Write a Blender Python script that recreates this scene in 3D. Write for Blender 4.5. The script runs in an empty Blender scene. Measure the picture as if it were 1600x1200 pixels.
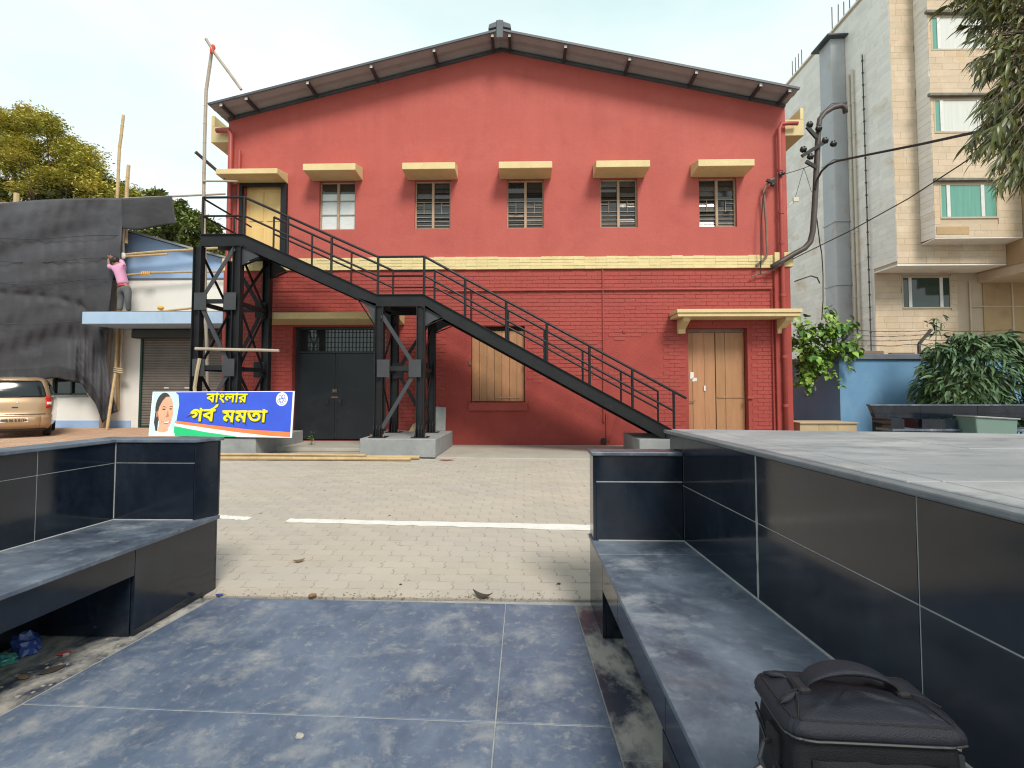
import bpy, bmesh, math, random
from mathutils import Vector, Matrix, Euler
R = random.Random(7)
scene = bpy.context.scene
COL = scene.collection

# ------------------------------------------------------------------ camera, world, sun, exposure
TH, PITCH, F, CX, CY, EYE = math.radians(-1.4), math.radians(2.5), 800.0, 800.0, 573.0, 1.3
cam_data = bpy.data.cameras.new('camera')
cam = bpy.data.objects.new('camera', cam_data)
COL.objects.link(cam)
cam.location = (0, 0, EYE)
cam.rotation_euler = (math.radians(90) + PITCH, 0, -TH)
cam_data.sensor_width = 36.0
cam_data.lens = 36.0 * F / 1600.0
cam_data.shift_y = (CY - 600.0) / 1600.0
cam_data.clip_start = 0.05
cam_data.clip_end = 2000
scene.camera = cam
scene.cycles.filter_width = 1.15

SUN_EL, SUN_AZ = math.radians(46), math.radians(158)      # azimuth clockwise from +Y (into the scene)
world = bpy.data.worlds.new('World')
scene.world = world
world.use_nodes = True
wn, wl = world.node_tree.nodes, world.node_tree.links
bg = wn['Background']
sky = wn.new('ShaderNodeTexSky'); sky.sky_type = 'NISHITA'; sky.sun_disc = False
sky.sun_elevation = SUN_EL; sky.sun_rotation = SUN_AZ
sky.air_density = 1.0; sky.dust_density = 2.0; sky.ozone_density = 1.0
tc = wn.new('ShaderNodeTexCoord'); sep = wn.new('ShaderNodeSeparateXYZ')
wl.new(tc.outputs['Generated'], sep.inputs[0])
mr = wn.new('ShaderNodeMapRange'); mr.interpolation_type = 'SMOOTHSTEP'
mr.inputs['From Min'].default_value = 0.45; mr.inputs['From Max'].default_value = 1.0
mr.inputs['To Min'].default_value = 0.92; mr.inputs['To Max'].default_value = 0.45
wl.new(sep.outputs['Z'], mr.inputs['Value'])
nz = wn.new('ShaderNodeTexNoise'); nz.inputs['Scale'].default_value = 1.6; nz.inputs['Detail'].default_value = 5
mp = wn.new('ShaderNodeMapping'); mp.inputs['Scale'].default_value = (1, 1, 2.5)
wl.new(tc.outputs['Generated'], mp.inputs[0]); wl.new(mp.outputs[0], nz.inputs['Vector'])
veil = wn.new('ShaderNodeMix'); veil.data_type = 'RGBA'
veil.inputs['A'].default_value = (8.2, 10.8, 10.7, 1); veil.inputs['B'].default_value = (12.0, 12.5, 12.4, 1)
nr = wn.new('ShaderNodeMapRange'); nr.inputs['From Min'].default_value = 0.35; nr.inputs['From Max'].default_value = 0.68
wl.new(nz.outputs['Fac'], nr.inputs['Value']); wl.new(nr.outputs[0], veil.inputs['Factor'])
mx = wn.new('ShaderNodeMix'); mx.data_type = 'RGBA'
wl.new(mr.outputs[0], mx.inputs['Factor']); wl.new(sky.outputs[0], mx.inputs['A']); wl.new(veil.outputs['Result'], mx.inputs['B'])
wl.new(mx.outputs['Result'], bg.inputs['Color'])
bg.inputs['Strength'].default_value = 0.075

sun_data = bpy.data.lights.new('sun', 'SUN')
sun_data.energy = 2.7; sun_data.angle = math.radians(18); sun_data.color = (1.0, 0.93, 0.82)
sun = bpy.data.objects.new('sun', sun_data); COL.objects.link(sun)
sdir = Vector((math.sin(SUN_AZ) * math.cos(SUN_EL), math.cos(SUN_AZ) * math.cos(SUN_EL), math.sin(SUN_EL)))
sun.rotation_euler = sdir.to_track_quat('Z', 'Y').to_euler()
sun.location = (0, -10, 30)

vs = scene.view_settings
vs.view_transform = 'Standard'; vs.look = 'None'; vs.gamma = 1.0; vs.exposure = 0.42; vs.use_curve_mapping = False

# ------------------------------------------------------------------ where a photographed point stands on a known plane
_s, _c = math.sin, math.cos
FWD = Vector((_s(TH) * _c(PITCH), _c(TH) * _c(PITCH), _s(PITCH)))
RGT = Vector((_c(TH), -_s(TH), 0))
UPV = RGT.cross(FWD)
def _ray(x, y): return FWD + RGT * ((x - CX) / F) - UPV * ((y - CY) / F)
def py(x, y, Y):
    d = _ray(x, y); t = Y / d.y
    return Vector((d.x * t, Y, EYE + d.z * t))
def pz(x, y, Z=0.0):
    d = _ray(x, y); t = (Z - EYE) / d.z
    return Vector((d.x * t, d.y * t, Z))
def pxx(x, y, X):
    d = _ray(x, y); t = X / d.x
    return Vector((X, d.y * t, EYE + d.z * t))

# ------------------------------------------------------------------ materials
def _mix(n, l, fac, a, b, mode='MIX'):
    m = n.new('ShaderNodeMix'); m.data_type = 'RGBA'; m.blend_type = mode
    for sock, v in (('Factor', fac), ('A', a), ('B', b)):
        if hasattr(v, 'node'): l.new(v, m.inputs[sock])
        elif isinstance(v, (int, float)): m.inputs[sock].default_value = v
        else: m.inputs[sock].default_value = (*v[:3], 1)
    return m.outputs['Result']
def _noise(n, l, vec, scale, detail=5, rough=0.55, stretch=(1, 1, 1), lo=0.3, hi=0.7, dist=0.0):
    mpn = n.new('ShaderNodeMapping'); mpn.inputs['Scale'].default_value = stretch
    l.new(vec, mpn.inputs[0])
    t = n.new('ShaderNodeTexNoise'); t.inputs['Scale'].default_value = scale
    t.inputs['Detail'].default_value = detail; t.inputs['Roughness'].default_value = rough; t.inputs['Distortion'].default_value = dist
    l.new(mpn.outputs[0], t.inputs['Vector'])
    r = n.new('ShaderNodeMapRange'); r.inputs['From Min'].default_value = lo; r.inputs['From Max'].default_value = hi
    l.new(t.outputs['Fac'], r.inputs['Value'])
    return r.outputs[0]
def mat(name, a, b=None, scale=3.0, stretch=(1, 1, 1), rough=0.7, rough_b=None, bump=0.0, bscale=60.0, bstretch=(1, 1, 1), tint=0.0,
        metal=0.0, spec=0.5, lo=0.3, hi=0.7, layers=(), wave=None, trans=0.0, emit=None, alpha=None, coat=0.0, sheen=0.0):
    """layers: (colour, scale, stretch, lo, hi, strength, roughness or None) laid over the base, each masked by its own noise"""
    m = bpy.data.materials.new(name); m.use_nodes = True
    n, l = m.node_tree.nodes, m.node_tree.links
    p = n['Principled BSDF']
    geo = n.new('ShaderNodeNewGeometry'); vec = geo.outputs['Position']
    if b is None: b = tuple(v * 0.82 for v in a)
    f0 = _noise(n, l, vec, scale, 6, 0.6, stretch, lo, hi)
    col = _mix(n, l, f0, a, b)
    rv = rough
    rsock = None
    if rough_b is not None:
        q = n.new('ShaderNodeMapRange'); q.inputs['To Min'].default_value = rough; q.inputs['To Max'].default_value = rough_b
        l.new(f0, q.inputs['Value']); rsock = q.outputs[0]
    for (lc, ls, lst, llo, lhi, k, lr) in layers:
        f = _noise(n, l, vec, ls, 9, 0.70, lst, llo, lhi, 0.25)
        mk = n.new('ShaderNodeMath'); mk.operation = 'MULTIPLY'; mk.inputs[1].default_value = k
        l.new(f, mk.inputs[0])
        col = _mix(n, l, mk.outputs[0], col, lc)
        if lr is not None:
            fm = n.new('ShaderNodeMix'); fm.data_type = 'FLOAT'
            l.new(mk.outputs[0], fm.inputs['Factor'])
            if rsock is not None: l.new(rsock, fm.inputs['A'])
            else: fm.inputs['A'].default_value = rv
            fm.inputs['B'].default_value = lr
            rsock = fm.outputs['Result']
    if tint:
        at = n.new('ShaderNodeAttribute'); at.attribute_name = 'tint'
        mm = n.new('ShaderNodeMath'); mm.operation = 'MULTIPLY_ADD'; mm.inputs[1].default_value = tint; mm.inputs[2].default_value = 1.0
        l.new(at.outputs['Fac'], mm.inputs[0])
        hs = n.new('ShaderNodeHueSaturation'); l.new(mm.outputs[0], hs.inputs['Value']); l.new(col, hs.inputs['Color'])
        m2 = n.new('ShaderNodeMath'); m2.operation = 'MULTIPLY_ADD'; m2.inputs[1].default_value = -0.05 * tint; m2.inputs[2].default_value = 0.5
        l.new(at.outputs['Fac'], m2.inputs[0]); l.new(m2.outputs[0], hs.inputs['Hue'])
        col = hs.outputs[0]
    l.new(col, p.inputs['Base Color'])
    if rsock is not None: l.new(rsock, p.inputs['Roughness'])
    else: p.inputs['Roughness'].default_value = rv
    p.inputs['Metallic'].default_value = metal
    p.inputs['Specular IOR Level'].default_value = spec
    if coat: p.inputs['Coat Weight'].default_value = coat; p.inputs['Coat Roughness'].default_value = 0.05
    if sheen: p.inputs['Sheen Weight'].default_value = sheen
    if trans: p.inputs['Transmission Weight'].default_value = trans
    if alpha is not None: p.inputs['Alpha'].default_value = alpha
    if bump:
        f = _noise(n, l, vec, bscale, 5, 0.6, bstretch, 0.0, 1.0)
        bp = n.new('ShaderNodeBump'); bp.inputs['Strength'].default_value = bump; bp.inputs['Distance'].default_value = 0.02
        l.new(f, bp.inputs['Height']); l.new(bp.outputs[0], p.inputs['Normal'])
    return m

M = {}
M['red_plaster'] = mat('red_plaster', (0.425, 0.084, 0.068), (0.375, 0.071, 0.057), 0.7, rough=0.75, bump=0.25, bscale=18, tint=0, layers=(
    ((0.45, 0.105, 0.085), 2.2, (1, 1, 0.12), 0.45, 0.75, 0.5, None), ((0.25, 0.055, 0.05), 5.5, (1, 1, 0.06), 0.60, 0.80, 0.40, None), ((0.44, 0.10, 0.08), 0.45, (1, 1, 1.6), 0.5, 0.56, 0.35, None), ((0.30, 0.05, 0.042), 1.3, (1, 1, 1), 0.52, 0.75, 0.5, None),
    ((0.60, 0.30, 0.25), 26, (1, 1, 1), 0.735, 0.76, 0.5, None)))
M['red_brick'] = mat('red_painted_brick', (0.355, 0.056, 0.044), (0.295, 0.045, 0.036), 1.2, rough=0.7, bump=0.5, bscale=30, tint=0.035, layers=(
    ((0.27, 0.045, 0.04), 1.1, (1, 1, 0.7), 0.55, 0.75, 0.45, None), ((0.55, 0.18, 0.13), 22, (1, 1, 1), 0.7, 0.74, 0.5, None)))
M['red_joint'] = mat('red_painted_joint', (0.335, 0.052, 0.041), (0.28, 0.042, 0.034), 3, rough=0.8, bump=0.4, bscale=40)
M['red_pipe'] = mat('red_pipe_paint', (0.38, 0.062, 0.050), (0.30, 0.048, 0.040), 3, rough=0.5)
M['yellow'] = mat('yellow_paint', (0.66, 0.535, 0.285), (0.58, 0.45, 0.225), 2.5, rough=0.7, bump=0.3, bscale=25, tint=0.08, layers=(
    ((0.40, 0.30, 0.15), 4, (1, 1, 0.4), 0.55, 0.8, 0.4, None),))
M['yellow_band'] = mat('yellow_band_paint', (0.70, 0.59, 0.32), (0.62, 0.50, 0.25), 3, rough=0.75, bump=0.5, bscale=25, tint=0.04, layers=(
    ((0.42, 0.30, 0.18), 6, (1, 1, 0.6), 0.6, 0.8, 0.4, None),))
M['yellow_door'] = mat('yellow_door_paint', (0.74, 0.52, 0.22), (0.66, 0.44, 0.16), 2, (3, 3, 0.4), rough=0.5)
M['roof_sheet'] = mat('roof_sheet_metal', (0.29, 0.305, 0.33), (0.23, 0.245, 0.27), 2, rough=0.55, bump=0.1, layers=(((0.17, 0.12, 0.09), 3, (1, 1, 1), 0.55, 0.75, 0.35, None),))
M['roof_trim'] = mat('roof_trim_metal', (0.075, 0.09, 0.11), (0.05, 0.06, 0.075), 2, rough=0.5)
M['steel'] = mat('black_and_shaded_steel', (0.0075, 0.008, 0.010), (0.013, 0.014, 0.017), 3, spec=0.3, rough=0.42, rough_b=0.58, bump=0.12, bscale=50, layers=(
    ((0.07, 0.07, 0.07), 7, (1, 1, 0.5), 0.62, 0.8, 0.30, 0.7),))  # true black paint, and painted shade on the rear and side braces
M['steel_grey'] = mat('grey_painted_steel', (0.042, 0.045, 0.052), (0.026, 0.028, 0.034), 3, rough=0.45, rough_b=0.6, layers=(((0.16, 0.15, 0.14), 6, (1, 1, 1), 0.6, 0.8, 0.4, 0.7),))
M['tread'] = mat('stair_tread_steel', (0.07, 0.07, 0.07), (0.13, 0.125, 0.115), 4, rough=0.6)
M['door_black'] = mat('black_door_paint', (0.010, 0.013, 0.018), (0.016, 0.020, 0.027), 2, rough=0.38, rough_b=0.55, bump=0.08, bscale=12, layers=(
    ((0.11, 0.12, 0.13), 3.5, (1, 1, 1), 0.58, 0.8, 0.35, 0.7),))
M['wood'] = mat('ochre_painted_wood', (0.42, 0.215, 0.105), (0.35, 0.17, 0.08), 3, (4, 4, 0.5), rough=0.6, bump=0.25, bscale=14, bstretch=(6, 6, 0.4), tint=0.10, layers=(
    ((0.26, 0.12, 0.05), 2.3, (1, 1, 0.7), 0.58, 0.78, 0.55, None),))
M['frame_tan'] = mat('window_frame_paint', (0.42, 0.29, 0.20), (0.33, 0.23, 0.15), 8, rough=0.6)
M['bar'] = mat('grille_iron', (0.42, 0.33, 0.24), (0.22, 0.17, 0.13), 9, rough=0.6)
M['glass_dark'] = mat('dark_window_glass', (0.020, 0.022, 0.022), (0.03, 0.03, 0.028), 2, rough=0.06, spec=0.8)
M['glass_dusty'] = mat('dusty_louvre_glass', (0.06, 0.055, 0.05), (0.09, 0.085, 0.075), 5, rough=0.18, rough_b=0.4, spec=0.7)
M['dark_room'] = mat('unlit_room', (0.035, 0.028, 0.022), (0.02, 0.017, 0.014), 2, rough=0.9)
M['glass_pale'] = mat('pale_window_glass', (0.62, 0.64, 0.63), (0.52, 0.55, 0.55), 6, (1, 1, 6), rough=0.15, spec=0.8)
M['conc'] = mat('grey_concrete', (0.30, 0.31, 0.31), (0.22, 0.23, 0.235), 3, rough=0.85, bump=0.35, bscale=35, layers=(((0.13, 0.14, 0.15), 5, (1, 1, 1), 0.55, 0.8, 0.45, None),))
M['apron'] = mat('apron_concrete', (0.40, 0.375, 0.33), (0.33, 0.305, 0.265), 1.5, rough=0.9, bump=0.3, bscale=40, layers=(((0.24, 0.22, 0.19), 2.2, (1, 1, 1), 0.55, 0.8, 0.45, None),))
M['paver'] = mat('dusty_paver', (0.445, 0.40, 0.345), (0.385, 0.35, 0.31), 0.55, rough=0.85, bump=0.3, bscale=45, tint=0.06, layers=(
    ((0.20, 0.18, 0.16), 0.5, (0.35, 1.6, 1), 0.58, 0.74, 0.35, None),
    ((0.46, 0.395, 0.315), 0.9, (0.5, 1.4, 1), 0.42, 0.7, 0.7, None), ((0.23, 0.22, 0.21), 1.9, (1, 1, 1), 0.58, 0.8, 0.4, None), ((0.16, 0.14, 0.12), 30, (1, 1, 1), 0.72, 0.76, 0.4, None)))
M['joint_sand'] = mat('joint_sand', (0.37, 0.33, 0.28), (0.28, 0.25, 0.215), 4, rough=0.95, bump=0.4, bscale=80)
M['paver_red'] = mat('reddish_paver', (0.52, 0.32, 0.21), (0.46, 0.29, 0.195), 0.8, rough=0.85, bump=0.2, tint=0.14, layers=(((0.48, 0.38, 0.27), 0.9, (1, 1, 1), 0.45, 0.75, 0.6, None),))
M['earth'] = mat('bare_earth', (0.30, 0.25, 0.19), (0.22, 0.18, 0.14), 0.3, rough=0.95, bump=0.4, bscale=20)
M['white_line'] = mat('worn_white_paint', (0.74, 0.73, 0.70), (0.62, 0.60, 0.56), 6, rough=0.8, layers=(((0.40, 0.36, 0.30), 9, (1, 1, 1), 0.58, 0.72, 0.6, None),))
DUST = (0.30, 0.31, 0.32)
M['granite'] = mat('polished_black_granite', (0.0055, 0.0090, 0.0165), (0.009, 0.013, 0.022), 20, rough=0.09, rough_b=0.14, spec=0.6, layers=(
    ((0.075, 0.10, 0.14), 1.8, (1, 1, 0.5), 0.50, 0.85, 0.25, 0.45), ((0.16, 0.17, 0.18), 150, (1, 1, 1), 0.70, 0.74, 0.35, None)))
M['granite_top'] = mat('dusty_granite_top', (0.026, 0.038, 0.062), (0.042, 0.055, 0.080), 3, rough=0.30, rough_b=0.42, spec=0.6, bump=0.05, bscale=20, layers=(
    ((0.165, 0.205, 0.265), 1.7, (1, 1, 1), 0.38, 0.66, 0.80, 0.55), ((0.26, 0.28, 0.31), 12, (1, 1, 1), 0.54, 0.70, 0.4, 0.6), ((0.34, 0.36, 0.39), 3.0, (1, 1.3, 1), 0.53, 0.74, 0.70, 0.7), ((0.16, 0.13, 0.12), 2.6, (1, 1, 1), 0.60, 0.76, 0.45, 0.6), ((0.42, 0.42, 0.41), 90, (1, 1, 1), 0.70, 0.73, 0.4, None)))
M['granite_edge'] = mat('sawn_granite_edge', (0.10, 0.11, 0.125), (0.16, 0.17, 0.18), 8, rough=0.45, rough_b=0.6, layers=(((0.30, 0.30, 0.30), 14, (1, 1, 1), 0.55, 0.75, 0.4, None),))
M['granite_floor'] = mat('dusty_sky_tinted_granite_floor', (0.050, 0.074, 0.125), (0.078, 0.109, 0.168), 2.6, (1, 0.7, 1), rough=0.40, rough_b=0.52, spec=0.45, bump=0.06, bscale=18, layers=(  # blue of the reflected sky is put into the granite and dust colours
    ((0.150, 0.193, 0.270), 1.3, (1, 0.8, 1), 0.38, 0.66, 0.85, 0.6), ((0.20, 0.225, 0.26), 7.0, (1, 0.8, 1), 0.50, 0.72, 0.45, 0.7), ((0.34, 0.34, 0.325), 3.4, (1, 1, 1), 0.52, 0.70, 0.62, 0.75), ((0.36, 0.355, 0.33), 16, (1, 1, 1), 0.54, 0.70, 0.5, 0.75), ((0.02, 0.03, 0.05), 28, (1, 1, 1), 0.62, 0.70, 0.35, 0.5), ((0.30, 0.32, 0.34), 1.1, (2.6, 0.7, 1), 0.55, 0.75, 0.45, 0.7), ((0.035, 0.06, 0.12), 2.0, (1.6, 0.8, 1), 0.56, 0.74, 0.6, 0.4),
    ((0.40, 0.38, 0.35), 70, (1, 1, 1), 0.71, 0.74, 0.5, None)))
M['granite_dirty'] = mat('sandy_granite_floor', (0.030, 0.040, 0.062), (0.05, 0.06, 0.085), 2, rough=0.25, rough_b=0.4, layers=(
    ((0.40, 0.38, 0.34), 2.4, (1, 0.7, 1), 0.44, 0.56, 0.9, 0.85), ((0.34, 0.33, 0.31), 9, (1, 1, 1), 0.56, 0.72, 0.5, 0.8)))
M['granite_plinth'] = mat('weathered_granite_platform', (0.21, 0.225, 0.25), (0.31, 0.32, 0.335), 1.1, (0.8, 1.5, 1), rough=0.35, rough_b=0.6, spec=0.5, layers=(
    ((0.44, 0.43, 0.41), 1.6, (0.8, 1.5, 1), 0.50, 0.7, 0.65, 0.75), ((0.11, 0.125, 0.155), 2.3, (0.75, 1.8, 1), 0.52, 0.68, 0.7, 0.3), ((0.46, 0.45, 0.43), 9, (0.8, 1.4, 1), 0.58, 0.72, 0.45, 0.75), ((0.52, 0.48, 0.42), 0.8, (1, 1, 1), 0.56, 0.72, 0.5, 0.8)))
M['grout'] = mat('pale_grout', (0.34, 0.35, 0.34), (0.22, 0.23, 0.24), 12, rough=0.9)
M['bamboo'] = mat('dry_bamboo', (0.50, 0.36, 0.19), (0.38, 0.26, 0.13), 5, rough=0.55, layers=(((0.24, 0.17, 0.10), 9, (1, 1, 1), 0.6, 0.75, 0.5, None),))
M['bamboo_grey'] = mat('weathered_bamboo', (0.40, 0.34, 0.28), (0.30, 0.25, 0.20), 5, rough=0.65)
M['black_pipe'] = mat('dark_iron_pipe', (0.045, 0.036, 0.036), (0.075, 0.05, 0.045), 6, rough=0.5, layers=(((0.22, 0.11, 0.06), 5, (1, 1, 1), 0.62, 0.8, 0.4, None),))
M['cable'] = mat('black_cable', (0.02, 0.02, 0.022), None, rough=0.6)
M['insul'] = mat('black_insulator', (0.012, 0.012, 0.013), None, rough=0.3)
M['rust'] = mat('rusted_pipe', (0.24, 0.15, 0.11), (0.16, 0.10, 0.08), 8, rough=0.75)
M['white_wall'] = mat('white_lime_wall', (0.72, 0.71, 0.68), (0.66, 0.65, 0.62), 1.2, rough=0.85, bump=0.15, layers=(((0.48, 0.44, 0.38), 1.1, (1, 1, 0.6), 0.6, 0.85, 0.35, None),))
M['blue_wall'] = mat('pale_blue_wall', (0.30, 0.44, 0.68), (0.26, 0.39, 0.62), 1.3, rough=0.8, bump=0.15, layers=(((0.44, 0.52, 0.62), 2, (1, 1, 0.5), 0.55, 0.8, 0.4, None),))
M['blue_slab'] = mat('weathered_blue_slab', (0.36, 0.48, 0.64), (0.30, 0.42, 0.58), 2, rough=0.8, layers=(((0.20, 0.19, 0.18), 3.5, (1, 1, 0.35), 0.60, 0.8, 0.7, None),))
M['slab_top'] = mat('mossy_slab_top', (0.22, 0.20, 0.17), (0.12, 0.115, 0.10), 4, rough=0.9)
M['shutter'] = mat('grey_steel_shutter', (0.17, 0.15, 0.135), (0.12, 0.105, 0.095), 1.6, rough=0.5, layers=(((0.24, 0.17, 0.12), 2.5, (1, 1, 3), 0.58, 0.75, 0.4, None),))
M['shutter_dark'] = mat('shutter_box_paint', (0.02, 0.022, 0.021), None, rough=0.5)
M['green_trim'] = mat('dark_green_trim', (0.015, 0.05, 0.042), None, rough=0.5)
M['tarp'] = mat('black_shade_net', (0.026, 0.026, 0.033), (0.044, 0.043, 0.051), 0.8, (0.5, 1, 1.4), rough=0.72, bump=0.6, bscale=3.5, bstretch=(1, 1, 1.6), tint=0.42, sheen=0.05, layers=(
    ((0.10, 0.10, 0.115), 0.9, (0.35, 1, 0.8), 0.52, 0.8, 0.6, None), ((0.30, 0.33, 0.38), 3.1, (1, 1, 1.6), 0.73, 0.80, 0.3, None)))
M['blue_boundary'] = mat('blue_boundary_wall', (0.13, 0.275, 0.45), (0.105, 0.235, 0.40), 0.9, rough=0.75, bump=0.2, layers=(
    ((0.20, 0.36, 0.52), 1.6, (1, 1, 0.5), 0.52, 0.78, 0.5, None), ((0.26, 0.22, 0.15), 2.2, (1, 1, 1), 0.64, 0.74, 0.7, None), ((0.07, 0.15, 0.26), 3, (1.5, 1, 0.25), 0.58, 0.8, 0.4, None)))
M['coping'] = mat('slate_coping', (0.13, 0.15, 0.18), (0.09, 0.10, 0.12), 3, rough=0.8, bump=0.3, layers=(((0.22, 0.19, 0.14), 6, (1, 1, 1), 0.55, 0.75, 0.5, None),))
M['stone'] = mat('warm_sandstone', (0.55, 0.45, 0.34), (0.50, 0.39, 0.275), 0.7, rough=0.8, bump=0.25, bscale=20, tint=0.07, layers=(((0.33, 0.27, 0.20), 2.0, (1, 1, 0.15), 0.56, 0.8, 0.4, None), ((0.56, 0.36, 0.18), 0.6, (1, 1, 0.8), 0.52, 0.72, 0.55, None), ((0.66, 0.56, 0.42), 2.5, (1, 1, 1), 0.5, 0.7, 0.5, None)))
M['stone_pale'] = mat('pale_sandstone', (0.87, 0.835, 0.77), (0.79, 0.755, 0.69), 0.8, rough=0.8, bump=0.25, bscale=20, tint=0.06, layers=(((0.62, 0.44, 0.26), 0.6, (1, 1, 1.5), 0.58, 0.70, 0.65, None), ((0.66, 0.56, 0.44), 1.4, (1, 1, 1.5), 0.54, 0.70, 0.5, None), ((0.58, 0.57, 0.55), 1.2, (1, 0.4, 1), 0.5, 0.8, 0.4, None), ((0.45, 0.42, 0.38), 1.6, (1, 1, 0.12), 0.56, 0.8, 0.4, None)))
M['stone_joint'] = mat('stone_joint', (0.50, 0.405, 0.30), (0.44, 0.35, 0.25), 2, rough=0.9)
M['render_dirty'] = mat('dirty_ochre_render', (0.46, 0.32, 0.17), (0.36, 0.24, 0.13), 0.7, rough=0.85, bump=0.2, layers=(((0.10, 0.08, 0.06), 0.8, (1, 1, 0.8), 0.56, 0.78, 0.6, None),))
M['duct'] = mat('painted_duct_metal', (0.44, 0.455, 0.47), (0.37, 0.385, 0.40), 1.5, rough=0.5, layers=(((0.40, 0.21, 0.09), 1.3, (1, 1, 0.6), 0.57, 0.72, 0.75, None),))
M['pvc'] = mat('cream_pipe', (0.62, 0.56, 0.46), (0.54, 0.49, 0.40), 3, rough=0.5)
M['glass_green'] = mat('green_curtained_glass', (0.13, 0.34, 0.27), (0.10, 0.27, 0.22), 3, (5, 5, 0.3), rough=0.08, spec=0.7)
M['glass_white'] = mat('bright_curtained_glass', (0.66, 0.66, 0.62), (0.56, 0.58, 0.55), 3, (5, 5, 0.3), rough=0.1, spec=0.7)
M['glass_deep'] = mat('dark_green_glass', (0.012, 0.035, 0.028), (0.02, 0.05, 0.038), 3, (5, 5, 0.3), rough=0.06, spec=0.7)
M['alu'] = mat('white_window_frame', (0.68, 0.68, 0.66), None, rough=0.45)
M['bark'] = mat('tree_bark', (0.14, 0.10, 0.07), (0.08, 0.06, 0.045), 6, rough=0.9, bump=0.5, bscale=20)
M['leaf_olive'] = mat('olive_yellow_leaves', (0.52, 0.43, 0.08), (0.32, 0.34, 0.065), 0.35, rough=0.6, tint=0.5)
M['leaf_dark'] = mat('dark_green_leaves', (0.10, 0.145, 0.035), (0.17, 0.19, 0.045), 0.8, rough=0.5, tint=0.5)
M['leaf_long'] = mat('deep_green_long_leaves', (0.065, 0.088, 0.025), (0.145, 0.14, 0.032), 1.2, rough=0.42, tint=0.5, spec=0.5)
M['leaf_bush'] = mat('bluish_green_bush_leaves', (0.035, 0.085, 0.038), (0.065, 0.12, 0.045), 1.5, rough=0.5, tint=0.5, spec=0.4)
M['leaf_vine'] = mat('bright_green_vine_leaves', (0.075, 0.19, 0.025), (0.14, 0.26, 0.03), 1.3, rough=0.45, tint=0.5)
M['stem_green'] = mat('green_stem', (0.09, 0.11, 0.04), None, rough=0.7)
M['car_paint'] = mat('gold_car_paint', (0.40, 0.265, 0.15), (0.37, 0.245, 0.14), 2, rough=0.28, metal=0.35, coat=0.8)
M['car_glass'] = mat('car_rear_glass', (0.012, 0.018, 0.022), None, rough=0.10, spec=0.45)
M['tyre'] = mat('tyre_rubber', (0.018, 0.018, 0.018), None, rough=0.85)
M['rim'] = mat('wheel_rim', (0.45, 0.45, 0.46), None, rough=0.35, metal=0.8)
M['tail_red'] = mat('red_tail_lamp', (0.50, 0.02, 0.02), None, rough=0.12)
M['tail_clear'] = mat('clear_tail_lamp', (0.75, 0.62, 0.58), None, rough=0.12)
M['plate'] = mat('number_plate', (0.75, 0.75, 0.72), None, rough=0.5)
M['ink'] = mat('black_ink', (0.02, 0.02, 0.022), None, rough=0.6)
M['plastic_black'] = mat('black_plastic', (0.018, 0.018, 0.019), None, rough=0.5)
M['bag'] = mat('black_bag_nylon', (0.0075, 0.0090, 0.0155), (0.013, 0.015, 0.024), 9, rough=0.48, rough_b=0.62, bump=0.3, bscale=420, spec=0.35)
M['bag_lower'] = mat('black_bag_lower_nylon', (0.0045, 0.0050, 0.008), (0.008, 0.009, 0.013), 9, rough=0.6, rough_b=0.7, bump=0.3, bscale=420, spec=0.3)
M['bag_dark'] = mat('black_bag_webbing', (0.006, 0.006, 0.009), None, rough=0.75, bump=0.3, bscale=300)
M['bag_zip'] = mat('bag_zipper', (0.03, 0.032, 0.036), None, rough=0.4)
M['buckle'] = mat('bag_buckle_plastic', (0.025, 0.03, 0.035), None, rough=0.3)
M['pr_blue'] = mat('banner_blue', (0.030, 0.085, 0.62), None, rough=0.45)
M['pr_sky'] = mat('banner_pale_blue', (0.42, 0.68, 0.88), (0.55, 0.76, 0.90), 1.5, rough=0.45)
M['pr_orange'] = mat('banner_orange', (0.86, 0.21, 0.055), None, rough=0.45)
M['pr_white'] = mat('banner_white', (0.80, 0.81, 0.82), None, rough=0.45)
M['pr_green'] = mat('banner_green', (0.010, 0.52, 0.19), None, rough=0.45)
M['pr_yellow'] = mat('banner_yellow', (0.86, 0.74, 0.0), None, rough=0.45)
M['pr_shadow'] = mat('banner_lettering_outline', (0.05, 0.06, 0.10), None, rough=0.45)
M['pr_skin'] = mat('banner_skin_tone', (0.62, 0.32, 0.20), (0.68, 0.38, 0.25), 6, rough=0.45)
M['pr_skin_deep'] = mat('banner_skin_deep', (0.42, 0.18, 0.11), None, rough=0.45)
M['pr_hair'] = mat('banner_hair', (0.045, 0.035, 0.033), None, rough=0.45)
M['pr_lip'] = mat('banner_lip', (0.50, 0.12, 0.10), None, rough=0.45)
M['skin'] = mat('brown_skin', (0.30, 0.15, 0.085), None, rough=0.55)
M['hair'] = mat('black_hair', (0.012, 0.010, 0.010), None, rough=0.6)
M['shirt'] = mat('pink_striped_shirt', (0.60, 0.31, 0.48), (0.52, 0.24, 0.40), 14, (1, 1, 3), rough=0.8)
M['shirt_hem'] = mat('coral_shirt_hem', (0.62, 0.10, 0.12), None, rough=0.8)
M['trousers'] = mat('grey_trousers', (0.075, 0.085, 0.09), (0.11, 0.12, 0.125), 6, rough=0.85)
M['crate'] = mat('dusty_plywood', (0.44, 0.34, 0.22), (0.34, 0.26, 0.16), 3, (1, 4, 1), rough=0.8)
M['bin_green'] = mat('faded_green_plastic', (0.10, 0.21, 0.17), (0.15, 0.20, 0.18), 2, rough=0.5, alpha=1.0)
M['poly_blue'] = mat('blue_polythene', (0.02, 0.045, 0.20), (0.05, 0.09, 0.30), 8, rough=0.25)
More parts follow.
